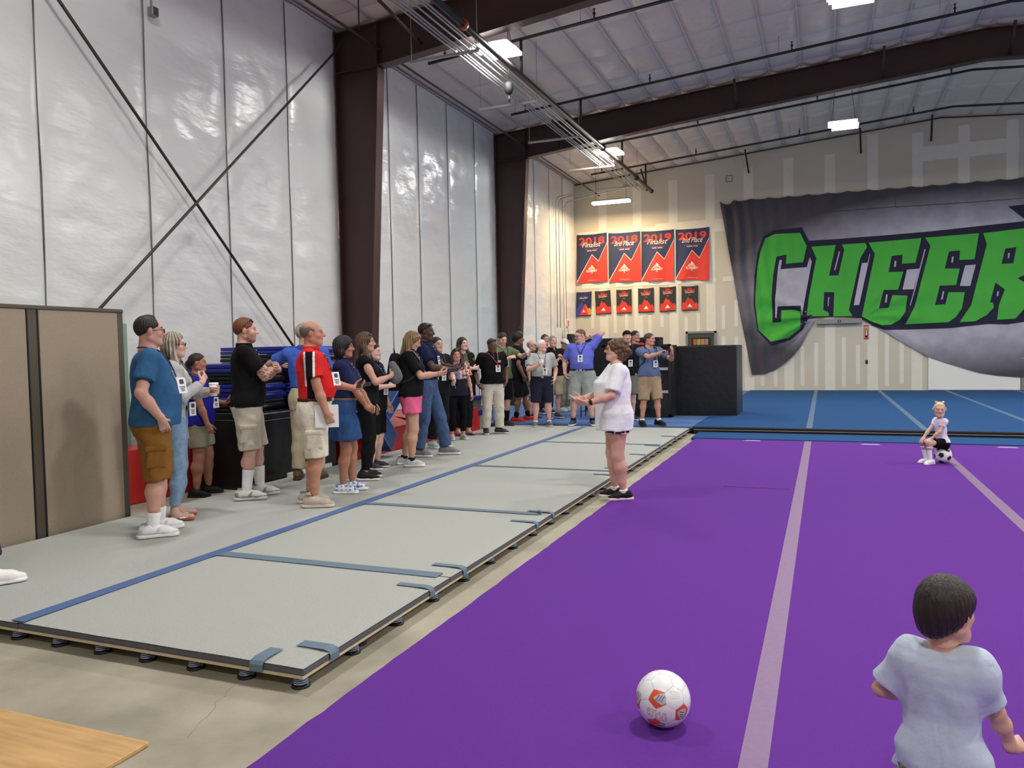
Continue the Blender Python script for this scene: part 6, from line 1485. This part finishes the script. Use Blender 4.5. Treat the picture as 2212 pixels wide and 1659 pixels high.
p1 = stand('man in blue tee, brown cargo shorts and white shoes, hand in pocket', 338, 1153, PT, 1.82, 2, w=1.14, belly=0.085, skin=(206, 152, 130), hair=('short', (34, 28, 26)), recede=True, glasses=True, head=(4, -2),
     top=tee((50, 92, 132), hem=0.885, drop=0.985, ease=0.02), bottom=dict(type='shorts', color=(132, 92, 40), hem=1.08, ease=0.03, cargo=True, amp=0.007), shoes=dict(color=(236, 238, 240), sole=(236, 236, 236), accent=(206, 210, 214), sock=(240, 240, 240), lace=(240, 240, 240)) | {'sock': ((240, 240, 240), 0.11)},
     R=dict(POCK_R, w=(0.272, 0.06, 0.94)), L=POCK_L, lanyard=((30, 40, 84), 1.19, 0.06), badge_yaw=-0.85, feet=((0.12, 0.0, -4), (-0.13, 0.06, 8)))
p2 = stand('woman with grey streaked hair in pale cardigan and light jeans, holding a coffee cup', 388, 1119, PT, 1.70, -6, sex='f', w=0.95, skin=(222, 172, 152), hair=('long', (92, 78, 62)), hair2=(176, 166, 148), hair_len=0.30, glasses=True,
     top=dict(color=(236, 236, 236), hem=0.99, sleeve=0.2, tuck=True, ease=0.008, open=dict(color=(176, 178, 178), hem=0.74, gap=0.085, name='cardigan')), bottom=dict(type='pants', color=(136, 166, 196), hem=1.86, ease=0.005, flare=0.0, denim=True, belt=(34, 34, 44), waist=1.05),
     shoes=dict(type='sandal', color=(240, 238, 236), sole=(168, 92, 70)), R=dict(w=(0.10, 0.25, 1.28), pole=(0.7, -0.4, -1), d=(-0.5, 0.35, 0.75), n=(-0.4, -0.9, 0.1), curl=0.9), L=dict(w=(-0.02, 0.34, 1.18), pole=(-0.8, -0.2, -1), d=(0.75, 0.55, 0.2), n=(0.4, -0.6, 0.2), curl=0.62), lanyard=((40, 36, 40), 1.03, 0.03), badge_yaw=-0.6)
cup(p2, 'L', 'white coffee cup with brown sleeve held by the woman in the pale cardigan')
p3 = stand('woman in royal blue top, grey shorts and black shoes beside the black block', 436, 1070, 0.0, 1.64, -14, sex='f', w=1.24, belly=0.06, skin=(178, 118, 92), hair=('pony', (52, 36, 30)), head=(6, 0),
     top=tee((38, 36, 142), hem=0.87, neck='v', sleeve=0.4, ease=0.012), bottom=dict(type='shorts', color=(158, 158, 138), hem=0.72, ease=0.015), shoes=dict(color=(22, 22, 24), sole=(30, 30, 32)),
     R=dict(w=(0.24, 0.16, 0.88), curl=0.6), L=dict(w=(-0.1, 0.30, 1.13), pole=(-0.6, -0.4, -1), d=(0.35, 0.85, 0.35), n=(0.3, -0.3, 0.9), curl=0.6), lanyard=((40, 40, 90), 1.14, 0.02), badge_yaw=-0.6, feet=((0.13, 0.0, -10), (-0.13, 0.08, 10)))
phone(p3, 'L', 'dark red phone case held up by the woman in royal blue', (78, 26, 34), (60, 30, 36))
p4 = stand('man with red beard in black polo and beige shorts, arms crossed', 541, 1075, PT, 1.86, -2, w=1.06, belly=0.045, skin=(222, 168, 148), hair=('short', (112, 64, 38)), shades=True, beard=('full', (128, 72, 44), 0.75),
     top=polo((20, 20, 22), hem=0.90, ease=0.02), bottom=dict(type='shorts', color=(206, 200, 182), hem=1.0, ease=0.035, cargo=True, amp=0.006), shoes=dict(color=(222, 224, 220), sole=(206, 210, 206), accent=(140, 146, 142), sock=((240, 240, 240), 0.21), lace=(235, 235, 235)),
     R=dict(w=(-0.06, 0.27, 1.235), pole=(0.9, 0.1, -0.9), d=(-0.85, 0.2, 0.15), n=(0.1, -1, 0.1), curl=0.35), L=dict(w=(0.13, 0.30, 1.25), pole=(-0.9, 0.1, -0.9), d=(0.85, 0.0, 0.3), n=(-0.1, -1, -0.2), curl=0.4),
     ink=[((0.2, 0.2, 1.22), 0.1, None)], feet=((0.11, 0.0, -4), (-0.11, 0.12, 6)))
p5 = stand('man in blue polo and khaki trousers seen from behind, leaning an arm on the mats', 668, 1034, PT, 1.84, 72, w=1.06, skin=(214, 160, 138), hair=('short', (168, 160, 142)), head=(-62, 0),
     top=polo((72, 106, 200), hem=0.97, tuck=True), bottom=dict(type='pants', color=(198, 186, 158), hem=1.92, ease=0.016), shoes=dict(color=(110, 78, 54), sole=(60, 48, 40)),
     L=dict(w=(-0.42, 0.36, 1.30), pole=(-1, -0.4, -0.4), d=(0.2, 0.9, -0.1), curl=0.3), R=dict(w=(0.22, 0.2, 0.98), curl=0.5), feet=((0.12, 0, -8), (-0.12, 0.02, 8)))
def red_pat(v, c):
    side = np.abs(v[:, 0]); z = v[:, 2]; y = v[:, 1]
    m = (y < 0.035) & (y > -0.035) & (side > 0.10) & (z < 1.46); c[m] = lin((28, 22, 30))
    m = ((np.abs(y-0.042) < 0.009) | (np.abs(y+0.042) < 0.009)) & (side > 0.11) & (z > 1.14) & (z < 1.46); c[m] = lin((236, 230, 230)); return c
p6 = stand('balding man in red polo with black and white stripes, white cargo shorts, holding paper', 684, 1090, PT, 1.80, -6, w=1.1, belly=0.085, skin=(196, 134, 102), hair=('ring', (112, 100, 90)), nose=1.6,
     top=polo((214, 40, 42), hem=0.985, tuck=True, pattern=red_pat, hh=0.0055, ease=0.024, collar=(206, 34, 38)), bottom=dict(type='shorts', color=(224, 217, 200), hem=1.05, ease=0.035, cargo=True, belt=(64, 36, 26), amp=0.006, waist=1.02), shoes=dict(color=(192, 178, 164), sole=(214, 204, 192), lace=(150, 130, 112)),
     R=dict(w=(0.27, 0.15, 0.87), pole=(0.5, -1, -0.1), d=(-0.1, 0.35, -0.95), n=(-1, 0, 0), curl=0.85), L=dict(w=(-0.16, 0.36, 1.10), pole=(-0.5, -1, -0.3), d=(0.25, 0.95, 0.1), n=(0.5, 0, 0.85), curl=0.55), lanyard=((120, 30, 34), 1.20, 0.06), logo=(-0.085, 1.33), badge_yaw=-0.75, feet=((0.12, 0.02, -4), (-0.12, -0.05, 6)))
phone(p6, 'L', 'phone with a purple screen held by the man in the red polo', (44, 30, 40), (70, 46, 104))
pp, d_, n_ = held(p6, 'R', 0.08, 0.015); t = thing('paper_sheet', 'folded white paper in the hand of the man in the red polo', 'paper'); t.matrix_world = axes_matrix(pp, Vector((0, 0, 1)), Vector((math.cos(p6['heading']), math.sin(p6['heading']), 0)))
box('sheet', (-0.06, -0.14, -0.002), (0.15, 0.08, 0.0), card_m, t); box('sheet', (-0.055, -0.135, 0.001), (0.155, 0.075, 0.003), card_m, t)
def flower_shoe(v, c):
    m = np.sin(v[:, 0]*160)+np.sin(v[:, 1]*130)+np.sin(v[:, 2]*170) > 0.5; c[m] = lin((96, 126, 178)); return c
def trim_sleeve(v, c): return c
p7 = stand('woman with black bob in navy polo and denim skirt, hands clasped', 750, 1062, PT, 1.66, -10, sex='f', w=1.06, skin=(178, 118, 88), hair=('bob', (22, 20, 22)), hair_len=0.135, head=(2, -2),
     top=polo((34, 40, 78), hem=1.0, tuck=True, sleeve=0.85, ease=0.02), bottom=dict(type='skirt', color=(46, 76, 122), hem=0.60, denim=True, belt=(120, 92, 70), waist=1.06), shoes=dict(color=(226, 230, 238), sole=(240, 240, 240), pattern=flower_shoe, lace=(240, 240, 244)),
     R=dict(w=(0.05, 0.29, 0.90), pole=(1, -0.6, -0.2), d=(-0.7, 0.55, -0.3), n=(-0.3, -1, 0), curl=0.6), L=dict(w=(-0.05, 0.31, 0.90), pole=(-1, -0.6, -0.2), d=(0.6, 0.6, -0.3), n=(0.3, -1, 0), curl=0.6), lanyard=((50, 60, 110), 1.13, 0.03), badge_yaw=-0.5, logo=(-0.08, 1.31), feet=((0.10, 0.0, -6), (-0.10, 0.07, 6)))
p8 = stand('woman with long brown hair and sunglasses on her head, black top, holding a grey jacket', 797, 1034, PT, 1.72, -6, sex='f', w=1.0, skin=(206, 150, 128), hair=('long', (66, 46, 36)), hair2=(96, 68, 48), hair_len=0.36, shades=True, q=1.15,
     top=tee((22, 22, 26), hem=0.9, sleeve=0.12), bottom=dict(type='pants', color=(20, 20, 22), hem=1.9, ease=0.006, flare=0.0), shoes=dict(color=(22, 22, 24), sole=(230, 228, 226)),
     R=dict(w=(0.05, 0.30, 1.23), pole=(0.9, -0.3, -1), d=(-0.6, 0.5, 0.5), n=(-0.4, -0.8, 0), curl=0.7), L=DOWN_L)
pp, d_, n_ = held(p8, 'R', 0.06, 0.02); t = thing('grey_bundle', 'grey folded jacket held against the chest of the woman with sunglasses', 'jacket', pp)
sh = Shape(); sh.cone((0, 0, 0.09), (0.02, 0.02, -0.06), 0.05, 0.075, 0.03, flat=((0, 1, 0), 1.8)); sh.cone((0.04, 0, 0.04), (0.07, 0.02, -0.05), 0.05, 0.05, 0.03, flat=((0, 1, 0), 1.7)); v, f = sh.mesh(0.008, wob=seeded_wob(5, 0.006))
link('cloth', mesh_np('bundle', v, f, True, np.tile(np.array(lin((112, 116, 122))), (len(v), 1))), cloth_m, t)
p9 = stand('woman with dark hair tied back in black polo and black shorts, white badge', 813, 1012, PT, 1.60, -22, sex='f', w=1.16, belly=0.03, skin=(226, 178, 160), hair=('pony', (52, 38, 34)), shades=True,
     top=polo((24, 24, 30), hem=0.82, sleeve=0.9), bottom=dict(type='shorts', color=(20, 20, 22), hem=1.0, ease=0.02), shoes=dict(color=(56, 58, 68), sole=(220, 220, 222), lace=(90, 90, 100)), R=dict(w=(0.12, 0.27, 1.16), pole=(0.8, -0.4, -1), d=(-0.7, 0.5, 0.2), curl=0.6), L=dict(DOWN_L, w=(-0.27, 0.12, 0.83)), lanyard=((60, 90, 150), 1.10, 0.02), badge_yaw=-0.4)
def grey_shoe(v, c): return c
p10 = stand('blonde woman in black polo and pink shorts with a black backpack, looking at her phone', 893, 1005, PT, 1.76, -6, sex='f', w=1.12, skin=(212, 156, 128), hair=('long', (150, 118, 78)), hair2=(98, 74, 50), hair_len=0.27, hair_fwd=-0.02, head=(4, -26), shades=(226, 214, 206), q=1.0 if True else 1,
     top=polo((22, 22, 24), hem=0.90, sleeve=0.75), bottom=dict(type='shorts', color=(238, 106, 152), hem=0.52, ease=0.024, amp=0.007, waist=1.0), shoes=dict(color=(196, 200, 206), accent=(226, 230, 234), sole=(244, 244, 244), lace=(244, 244, 244), sock=((28, 28, 30), 0.03)),
     R=dict(w=(0.10, 0.37, 1.19), pole=(0.7, -0.6, -1), d=(-0.25, 0.95, 0.15), n=(-0.6, -0.1, 0.75), curl=0.7, band=(120, 70, 50), bandw=0.004), L=dict(w=(-0.06, 0.37, 1.18), pole=(-0.7, -0.6, -1), d=(0.25, 0.95, 0.15), n=(0.6, -0.1, 0.75), curl=0.7), feet=((0.11, 0.02, -4), (-0.11, -0.1, 6)))
phone(p10, 'R', 'dark phone held by the blonde woman in pink shorts')
p11 = stand('tall man in navy polo and blue jeans, hands together at his waist', 925, 984, PT, 1.89, -18, w=1.08, belly=0.05, skin=(86, 56, 46), hair=('buzz', (24, 20, 20)), shades=True, beard=('goatee', (30, 24, 22), 0.8), head=(4, -4),
     top=polo((28, 34, 66), hem=1.0, tuck=True, ease=0.026), bottom=dict(type='pants', color=(72, 94, 130), hem=1.93, ease=0.022, denim=True, belt=(22, 22, 24), waist=1.03, amp=0.007), shoes=dict(color=(128, 128, 130), sole=(236, 236, 236), lace=(60, 60, 62)),
     R=dict(w=(0.10, 0.38, 1.13), pole=(0.8, -0.5, -1), d=(-0.5, 0.85, 0.1), n=(-0.5, -0.3, 0.8), curl=0.6), L=dict(w=(-0.12, 0.38, 1.15), pole=(-0.8, -0.5, -1), d=(0.5, 0.8, 0.1), n=(0.5, -0.2, 0.8), curl=0.6), lanyard=((40, 44, 90), 1.25, 0.02), feet=((0.12, -0.06, -4), (-0.14, 0.24, 6)))
p12 = stand('person in black polo and black trousers partly hidden behind the tall man in jeans', 948, 966, PT, 1.70, -48, w=1.12, skin=(214, 162, 140), hair=('short', (40, 32, 30)), top=polo((24, 24, 28), hem=0.84), bottom=dict(type='pants', color=(26, 26, 30), hem=1.85, ease=0.02), shoes=dict(color=(176, 196, 190), sole=(230, 232, 230)), R=DOWN_R, L=dict(w=(-0.12, 0.26, 1.05), pole=(-0.8, -0.4, -1), curl=0.6), lanyard=((60, 60, 64), 1.13))
def floral(v, c):
    n1 = np.sin(v[:, 0]*95+1)*np.sin(v[:, 2]*88)+np.sin(v[:, 1]*70+v[:, 0]*40); m = v[:, 2] > 1.16
    c[m] = lin((40, 34, 44)); a = m & (n1 > 0.45); c[a] = lin((226, 104, 80)); a = m & (n1 < -0.5); c[a] = lin((226, 216, 200)); a = m & (np.abs(n1) < 0.12); c[a] = lin((90, 130, 190)); return c
p13 = stand('short woman in a flowered black top and black leggings, holding a blue bottle', 990, 949, PT, 1.53, -76, sex='f', w=1.14, skin=(208, 152, 130), hair=('long', (58, 38, 32)), hair2=(84, 56, 40), hair_len=0.24, head=(-6, -6), shades=True,
     top=dict(color=(36, 38, 50), hem=0.84, sleeve=0.7, pattern=floral, sr=0.035), bottom=dict(type='pants', color=(16, 16, 20), hem=1.8, ease=0.008, flare=0.0), shoes=dict(color=(190, 194, 190), sole=(226, 226, 224)),
     R=dict(w=(0.13, 0.30, 1.24), pole=(0.8, -0.3, -1), d=(-0.3, 0.5, 0.75), n=(-0.8, 0.2, -0.1), curl=0.75), L=dict(DOWN_L, band=(196, 60, 50), bandw=0.008), lanyard=((60, 70, 120), 1.05, 0.03))
pp, d_, n_ = held(p13, 'R', 0.08, 0.04); t = thing('water_bottle', 'clear bottle with blue cap held by the woman in the flowered top', 'bottle', (pp.x, pp.y, pp.z-0.1))
b = bmesh.new(); lathe_bm(b, [(0.032, 0), (0.036, 0.01), (0.036, 0.14), (0.03, 0.16)], 16); link('bottle_body', bm_mesh('bottle', b), M('bottle_blue', (120, 150, 214), 0.15, alpha=0.7), t)
b = bmesh.new(); lathe_bm(b, [(0.034, 0.158), (0.036, 0.2), (0.026, 0.215), (0.012, 0.22), (0.012, 0.245)], 14); link('cap', bm_mesh('cap', b), M('cap_blue', (38, 48, 206), 0.3), t)
p14 = stand('woman with long dark wavy hair in olive top and black cardigan, arms folded', 1003, 940, PT, 1.72, -58, sex='f', skin=(224, 176, 158), hair=('long', (48, 34, 32)), hair_len=0.40, head=(10, 4), top=dict(color=(82, 94, 70), hem=0.86, sleeve=0.5, open=dict(color=(26, 24, 28), hem=0.78, gap=0.06)), bottom=dict(type='pants', color=(26, 26, 32), hem=1.85, ease=0.01), shoes=dict(type='sandal', color=(70, 50, 44), sole=(90, 64, 52)),
     R=dict(w=(-0.05, 0.27, 1.2), pole=(0.9, 0, -1), d=(-0.9, 0.1, 0.1), n=(0, -1, 0), curl=0.4), L=dict(w=(0.1, 0.29, 1.22), pole=(-0.9, 0, -1), d=(0.9, 0, 0.1), n=(0, -1, 0), curl=0.4))
p15 = stand('man in black polo and khaki trousers with a red rimmed badge, hands in pockets', 1066, 937, PT, 1.70, -72, w=1.1, belly=0.05, skin=(112, 76, 58), hair=('buzz', (52, 46, 44)), hairline=0.02, shades=True, head=(14, -16, 10),
     top=polo((18, 18, 20), hem=0.92, ease=0.024), bottom=dict(type='pants', color=(206, 202, 188), hem=1.93, ease=0.026, amp=0.008), shoes=dict(color=(58, 58, 62), sole=(214, 214, 212)), R=dict(POCK_R, w=(0.30, 0.06, 0.93), band=(30, 24, 24), bandw=0.008), L=POCK_L, lanyard=((176, 90, 84), 1.20, -0.05), badge_rim=(206, 50, 46), logo=(-0.09, 1.33), feet=((0.13, 0.0, -10), (-0.12, 0.04, 42)))
p16 = stand('man in olive shirt and black shorts reaching out with a paper cup', 1087, 920, PT, 1.83, -50, skin=(222, 172, 150), hair=('short', (44, 34, 30)), head=(-8, -22), beard=('full', (96, 76, 64), 0.35), top=tee((98, 114, 86), hem=0.88), bottom=dict(type='shorts', color=(22, 22, 24), hem=0.98, ease=0.03), shoes=dict(color=(58, 58, 62), sole=(70, 70, 72), sock=((22, 22, 24), 0.2)),
     R=dict(w=(0.06, 0.3, 1.28), pole=(0.9, -0.2, -1), d=(-0.8, 0.3, 0.2), curl=0.6), L=dict(w=(-0.22, 0.47, 1.36), pole=(-0.8, -0.2, -0.8), d=(0.1, 0.95, 0.05), n=(0.9, -0.1, 0.1), curl=0.62), lanyard=((40, 40, 44), 1.18))
cup(p16, 'L', 'paper cup held out by the man in the olive shirt', False)
p17 = stand('man with afro hair in black polo, black shorts and bright red shoes', 1122, 911, PT, 1.83, 6, skin=(140, 94, 68), hair=('afro', (18, 16, 18)), top=polo((24, 26, 32), hem=0.86), bottom=dict(type='shorts', color=(24, 24, 28), hem=0.96, ease=0.035), shoes=dict(color=(216, 62, 56), sole=(226, 110, 90), sock=((20, 20, 22), 0.12)), R=dict(POCK_R, w=(0.27, 0.08, 0.9)), L=POCK_L, feet=((0.12, -0.05, -6), (-0.12, 0.22, 6)), lanyard=((30, 30, 36), 1.15, 0.04), badge_yaw=-0.4)
p18 = stand('bald man with glasses in black polo and grey shorts', 1151, 906, PT, 1.68, -24, w=1.05, skin=(220, 166, 142), hair=('ring', (150, 136, 122)), glasses=True, beard=('full', (150, 128, 112), 0.3), top=polo((22, 22, 24), hem=0.86), bottom=dict(type='shorts', color=(170, 172, 172), hem=0.95, ease=0.03), shoes=dict(color=(58, 54, 54), sole=(60, 58, 58)), R=DOWN_R, L=DOWN_L)
p19 = stand('white haired man in light grey polo and navy shorts holding a cup to his chest', 1172, 921, PT, 1.66, -86, w=1.16, belly=0.085, skin=(228, 172, 154), hair=('short', (226, 224, 218)), head=(52, 2), top=polo((176, 179, 178), hem=0.985, tuck=True, sleeve=0.72, ease=0.024), bottom=dict(type='shorts', color=(40, 42, 60), hem=1.0, ease=0.035, belt=(22, 22, 24), waist=1.02), shoes=dict(color=(104, 104, 106), sole=(196, 194, 190), sock=((236, 236, 236), 0.04)),
     R=dict(w=(0.09, 0.28, 1.24), pole=(0.9, -0.2, -1), d=(-0.35, 0.45, 0.8), n=(-0.6, -0.2, 0), curl=0.7), L=POCK_L, lanyard=((44, 50, 64), 1.12, -0.05), feet=((0.14, 0, -8), (-0.14, 0, 8)))
cup(p19, 'R', 'small paper cup in the hand of the white haired man', False)
p20 = stand('grey haired man in black polo and khaki shorts, fists raised to his chest', 1197, 903, BZ, 1.74, -64, w=1.06, skin=(226, 166, 146), hair=('short', (150, 142, 134)), top=polo((24, 22, 24), hem=0.9), bottom=dict(type='shorts', color=(190, 178, 148), hem=1.0, ease=0.032), shoes=dict(color=(66, 64, 66), sole=(200, 200, 198)), R=dict(w=(0.06, 0.3, 1.22), pole=(0.9, -0.3, -1), d=(-0.5, 0.4, 0.7), curl=0.9), L=dict(w=(-0.05, 0.32, 1.27), pole=(-0.9, -0.3, -1), d=(0.4, 0.4, 0.8), curl=0.9))
p21 = stand('man with brown hair whose face just shows above the grey haired man', 1180, 893, BZ, 1.80, -60, skin=(220, 166, 146), hair=('short', (92, 66, 48)), top=tee((52, 52, 58)), bottom=dict(type='pants', color=(44, 44, 50), hem=1.9), q=1.1)
p22 = stand('man in a white cap half hidden by the periwinkle polo', 1221, 888, BZ, 1.70, -35, skin=(184, 126, 98), hair=('short', (60, 48, 42)), cap=(236, 236, 232), head=(-10, -20), top=polo((28, 26, 30)), bottom=dict(type='pants', color=(150, 142, 120), hem=1.9), shoes=dict(color=(230, 230, 228), sole=(240, 240, 240)))
p23 = stand('big man in periwinkle polo and grey shorts, one hand behind his head', 1259, 919, PT, 1.86, -98, w=1.16, belly=0.06, skin=(224, 170, 150), hair=('buzz', (104, 78, 60)), glasses=True, head=(-48, -12), top=polo((102, 110, 206), hem=0.985, tuck=True, sleeve=0.72, ease=0.026), bottom=dict(type='shorts', color=(160, 165, 164), hem=1.06, ease=0.045, belt=(26, 26, 56), waist=1.02, amp=0.007), shoes=dict(color=(58, 70, 100), sole=(230, 230, 232), sock=((30, 30, 44), 0.05)),
     R=dict(POCK_R, w=(0.30, 0.06, 0.95)), L=dict(w=(-0.13, -0.09, 1.60), pole=(-1, 0.15, 0.12), d=(0.9, -0.2, 0.05), n=(0.3, 0.9, 0), curl=0.3, sh=(0.0, 0, 0.03), band=(22, 22, 24), bandw=0.01), lanyard=((36, 34, 100), 1.22, 0.0), feet=((0.18, 0.0, -6), (-0.17, -0.02, 14)))
p24 = stand('young man with a dark headband in black tee with a white badge, behind the presenter', 1357, 908, BZ, 1.80, -66, skin=(224, 174, 152), hair=('short', (36, 30, 30)), cap=(30, 28, 30), cap_back=True, beard=('goatee', (80, 60, 50), 0.6), head=(-14, 0), top=tee((22, 22, 24)), bottom=dict(type='shorts', color=(120, 120, 116), hem=0.95, ease=0.03), shoes=dict(color=(40, 40, 42), sole=(236, 236, 236)), lanyard=((34, 34, 36), 1.12))
p25 = stand('man in a red jacket looking over the rack', 1374, 890, BZ, 1.84, -50, skin=(206, 152, 130), hair=('short', (40, 32, 28)), head=(10, 0), top=dict(color=(28, 28, 32), hem=0.9, sleeve=0.9, open=dict(color=(186, 34, 44), hem=0.86, gap=0.04, name='jacket')), bottom=dict(type='pants', color=(40, 42, 52), hem=1.9))
p26 = stand('man in slate blue tee and tan shorts holding up a phone, black backpack straps', 1404, 918, BZ, 1.72, -66, w=1.06, skin=(206, 146, 118), hair=('short', (70, 62, 58)), beard=('goatee', (74, 58, 50), 0.8), head=(38, 0), top=tee((94, 110, 146), hem=0.93), bottom=dict(type='shorts', color=(170, 148, 122), hem=1.0, ease=0.036, amp=0.007), shoes=dict(color=(22, 22, 24), sole=(24, 24, 26), sock=((236, 236, 236), 0.04)),
     R=dict(w=(-0.06, 0.40, 1.38), pole=(1, 0.1, -0.8), d=(-0.55, 0.6, 0.45), n=(-0.3, 0.3, -0.8), curl=0.75), L=dict(w=(-0.30, 0.36, 1.36), pole=(-0.9, -0.2, -0.9), d=(0.1, 0.45, 0.85), n=(0.7, -0.5, 0.2), curl=0.4, band=(24, 24, 26), bandw=0.006), lanyard=((40, 44, 100), 1.17, -0.06), feet=((0.14, -0.02, -4), (-0.16, 0.08, 16)))
phone(p26, 'R', 'dark phone held up by the man in the slate blue tee')
# presenter
def pink_trim(v, c):
    z = v[:, 2]; a = np.abs(v[:, 0]); m = (z < 0.735) & (z < 9); c[m] = lin((236, 190, 186)); m2 = (np.abs(np.abs(v[:, 1])-0.055) < 0.007) & (z < 0.86); c[m2] = lin((236, 196, 190)); return c
p27 = stand('woman with curly brown hair in white tee and black shorts talking to the group', 1334, 1076, PZ, 1.66, 190, sex='f', w=1.28, belly=0.035, bust=0.055, legw=0.92, skin=(216, 160, 136), hair=('curly', (74, 52, 36)), hair2=(108, 78, 52), glasses=True, head=(2, 4),
     top=tee((238, 239, 244), hem=0.76, sleeve=0.82, ease=0.024, amp=0.007, sr=0.024, drop=0.99), bottom=dict(type='shorts', color=(24, 20, 24), hem=0.42, ease=0.018, pattern=pink_trim), shoes=dict(color=(24, 22, 26), sole=(240, 214, 220), lace=(60, 60, 64), sock=((240, 236, 236), 0.03)),
     L=dict(w=(-0.20, 0.33, 1.07), pole=(-0.5, -1, -0.5), d=(0.1, 0.98, 0.1), n=(0.8, 0.0, 0.55), curl=0.18, spread=0.8, band=(22, 20, 22), bandw=0.014, watch=(-1, 0, 0.3)), R=dict(w=(0.10, 0.36, 1.10), pole=(0.6, -1, -0.5), d=(-0.2, 0.95, 0.05), n=(-0.4, 0.0, 0.9), curl=0.25), feet=((0.09, 0.04, -8), (-0.10, -0.02, 4)))
# girl sitting on her ball
gh = math.atan2(GB.y, GB.x)-PI/2+math.radians(-142)
gpos = (GB.x+0.02*math.cos(gh), GB.y+0.02*math.sin(gh))
p28 = person('small blonde girl in white tee and striped knee socks sitting on a soccer ball', gpos, PZ, 0.99, gh, dict(q=0.78, sex='f', bust=0.0, kid=1.0, w=0.98, pelvis=0.50, lean=0.10, skin=(224, 174, 148), hair=('girl', (222, 200, 158)), head=(58, -4),
     top=tee((232, 226, 240), hem=0.93, sleeve=0.5, ease=0.008, sr=0.012), bottom=dict(type='shorts', color=(14, 14, 16), hem=0.62, ease=0.02), shoes=dict(color=(244, 244, 246), sole=(244, 244, 246), sock=((244, 244, 246), 0.32), sockstripe=(52, 66, 74)),
     kpole=(0, 0.6, 1), feet=((0.10, 0.34, -4), (-0.12, 0.40, 14)), R=dict(w=(0.06, 0.46, 0.98), pole=(0.8, 0, -0.6), d=(-0.3, 0.7, -0.5), n=(0, -0.4, -0.9), curl=0.4, band=(246, 246, 248), bandw=0.012), L=dict(w=(-0.10, 0.36, 1.02), pole=(-0.9, 0, -0.5), d=(0.6, 0.7, -0.2), n=(0, -0.2, -1), curl=0.4)), 9.0)
# boy in the foreground
bpos = gz(2036, 1318, 0.885)
bhd = math.atan2(bpos[1], bpos[0])-PI/2+math.radians(78)
def camo(v, c):
    n1 = np.sin(v[:, 0]*42+1)*np.sin(v[:, 2]*46)+np.sin(v[:, 1]*38+v[:, 2]*20); c[n1 > 0.4] = lin((196, 196, 190)); c[n1 < -0.4] = lin((70, 92, 110)); c[np.abs(n1) < 0.12] = lin((150, 150, 90)); return c
p29 = person('dark haired boy in pale grey tee seen from behind in the foreground', (bpos[0], bpos[1]), PZ, 0.88, bhd, dict(q=0.62, kid=1.0, w=1.08, skin=(222, 168, 140), hair=('mop', (44, 34, 30)), head=(-22, -4), lean=0.04,
     top=tee((196, 208, 226), hem=0.80, sleeve=0.80, ease=0.026, sr=0.032, amp=0.007), bottom=dict(type='shorts', color=(52, 56, 62), hem=0.95, ease=0.03, pattern=camo), shoes=dict(color=(70, 74, 84), sole=(230, 230, 230)),
     L=dict(w=(-0.20, 0.22, 1.10), pole=(-1, -0.8, -0.6), d=(0.5, 0.7, 0.3), curl=0.5), R=dict(w=(0.29, 0.24, 0.93), pole=(0.25, -1, -0.8), d=(0.3, 0.9, -0.1), n=(-0.7, 0, -0.6), curl=0.45, band=(240, 240, 242), bandw=0.016)), 2.0)

# ---------------------------------------------------------------- backpacks
def backpack(P, label, color, k=1.0):
    s = P['s']; t = thing('backpack', label, 'backpack', P['world']((0, 0, 0)), P['heading']-PI/2)
    sh = Shape(); y = -0.20*s; sh.loft([(0.98*s, 0.13*s, 0.08*s, 0.09*s, y, 0), (1.05*s, 0.15*s, 0.09*s, 0.11*s, y, 0), (1.25*s, 0.15*s, 0.09*s, 0.10*s, y, 0), (1.40*s, 0.125*s, 0.08*s, 0.07*s, y, 0), (1.46*s, 0.07*s, 0.05*s, 0.04*s, y, 0)], 0.02, 2.6)
    v, f = sh.mesh(0.012, wob=seeded_wob(3, 0.004)); c = np.array(lin(color)); link('main_bag', mesh_np('main_bag', v, f, True, np.tile(c, (len(v), 1))), cloth_m, t)
    sh = Shape(); y2 = y-0.10*s; sh.loft([(1.0*s, 0.10*s, 0.05*s, 0.06*s, y2, 0), (1.12*s, 0.115*s, 0.05*s, 0.065*s, y2, 0), (1.2*s, 0.10*s, 0.04*s, 0.04*s, y2, 0)], 0.02, 2.6); v, f = sh.mesh(0.012); link('front_pocket', mesh_np('front_pocket', v, f, True, np.tile(c, (len(v), 1))), cloth_m, t)
    for e in (-1, 1):
        bm = bmesh.new(); fr = P['front']; pts = [(e*0.10*s, -0.13*s, 1.40*s), (e*0.115*s, -0.05*s, 1.495*s), (e*0.12*s, 0.05*s, 1.475*s), (e*0.125*s, fr(1.36)*0.86+P['ez']+0.012, 1.36*s), (e*0.15*s, fr(1.22)*0.7+P['ez']+0.015, 1.22*s), (e*0.19*s, 0.0, 1.12*s), (e*0.14*s, -0.14*s, 1.06*s)]
        tube_bm(bm, pts, 0.016*s, 6); link('shoulder_strap', bm_mesh('strap', bm), M('strap_black', (26, 26, 28), 0.8), t)
        bm = bmesh.new(); tube_bm(bm, [Vector(p)+Vector((e*0.012, 0.004, 0.008)) for p in pts[1:4]], 0.005*s, 5); link('strap_piping', bm_mesh('strap_piping', bm), M('piping_grey', (170, 170, 172), 0.5), t)
    tube('grab_loop', [(0, y, 1.45*s), (0, y-0.015, 1.52*s), (0.02, y-0.01, 1.44*s)], 0.008, M('strap_black', (26, 26, 28), 0.8), t, 6)
backpack(p10, 'black backpack on the back of the blonde woman', (24, 24, 27))
backpack(p26, 'black backpack worn by the man in the slate blue tee', (26, 27, 32))
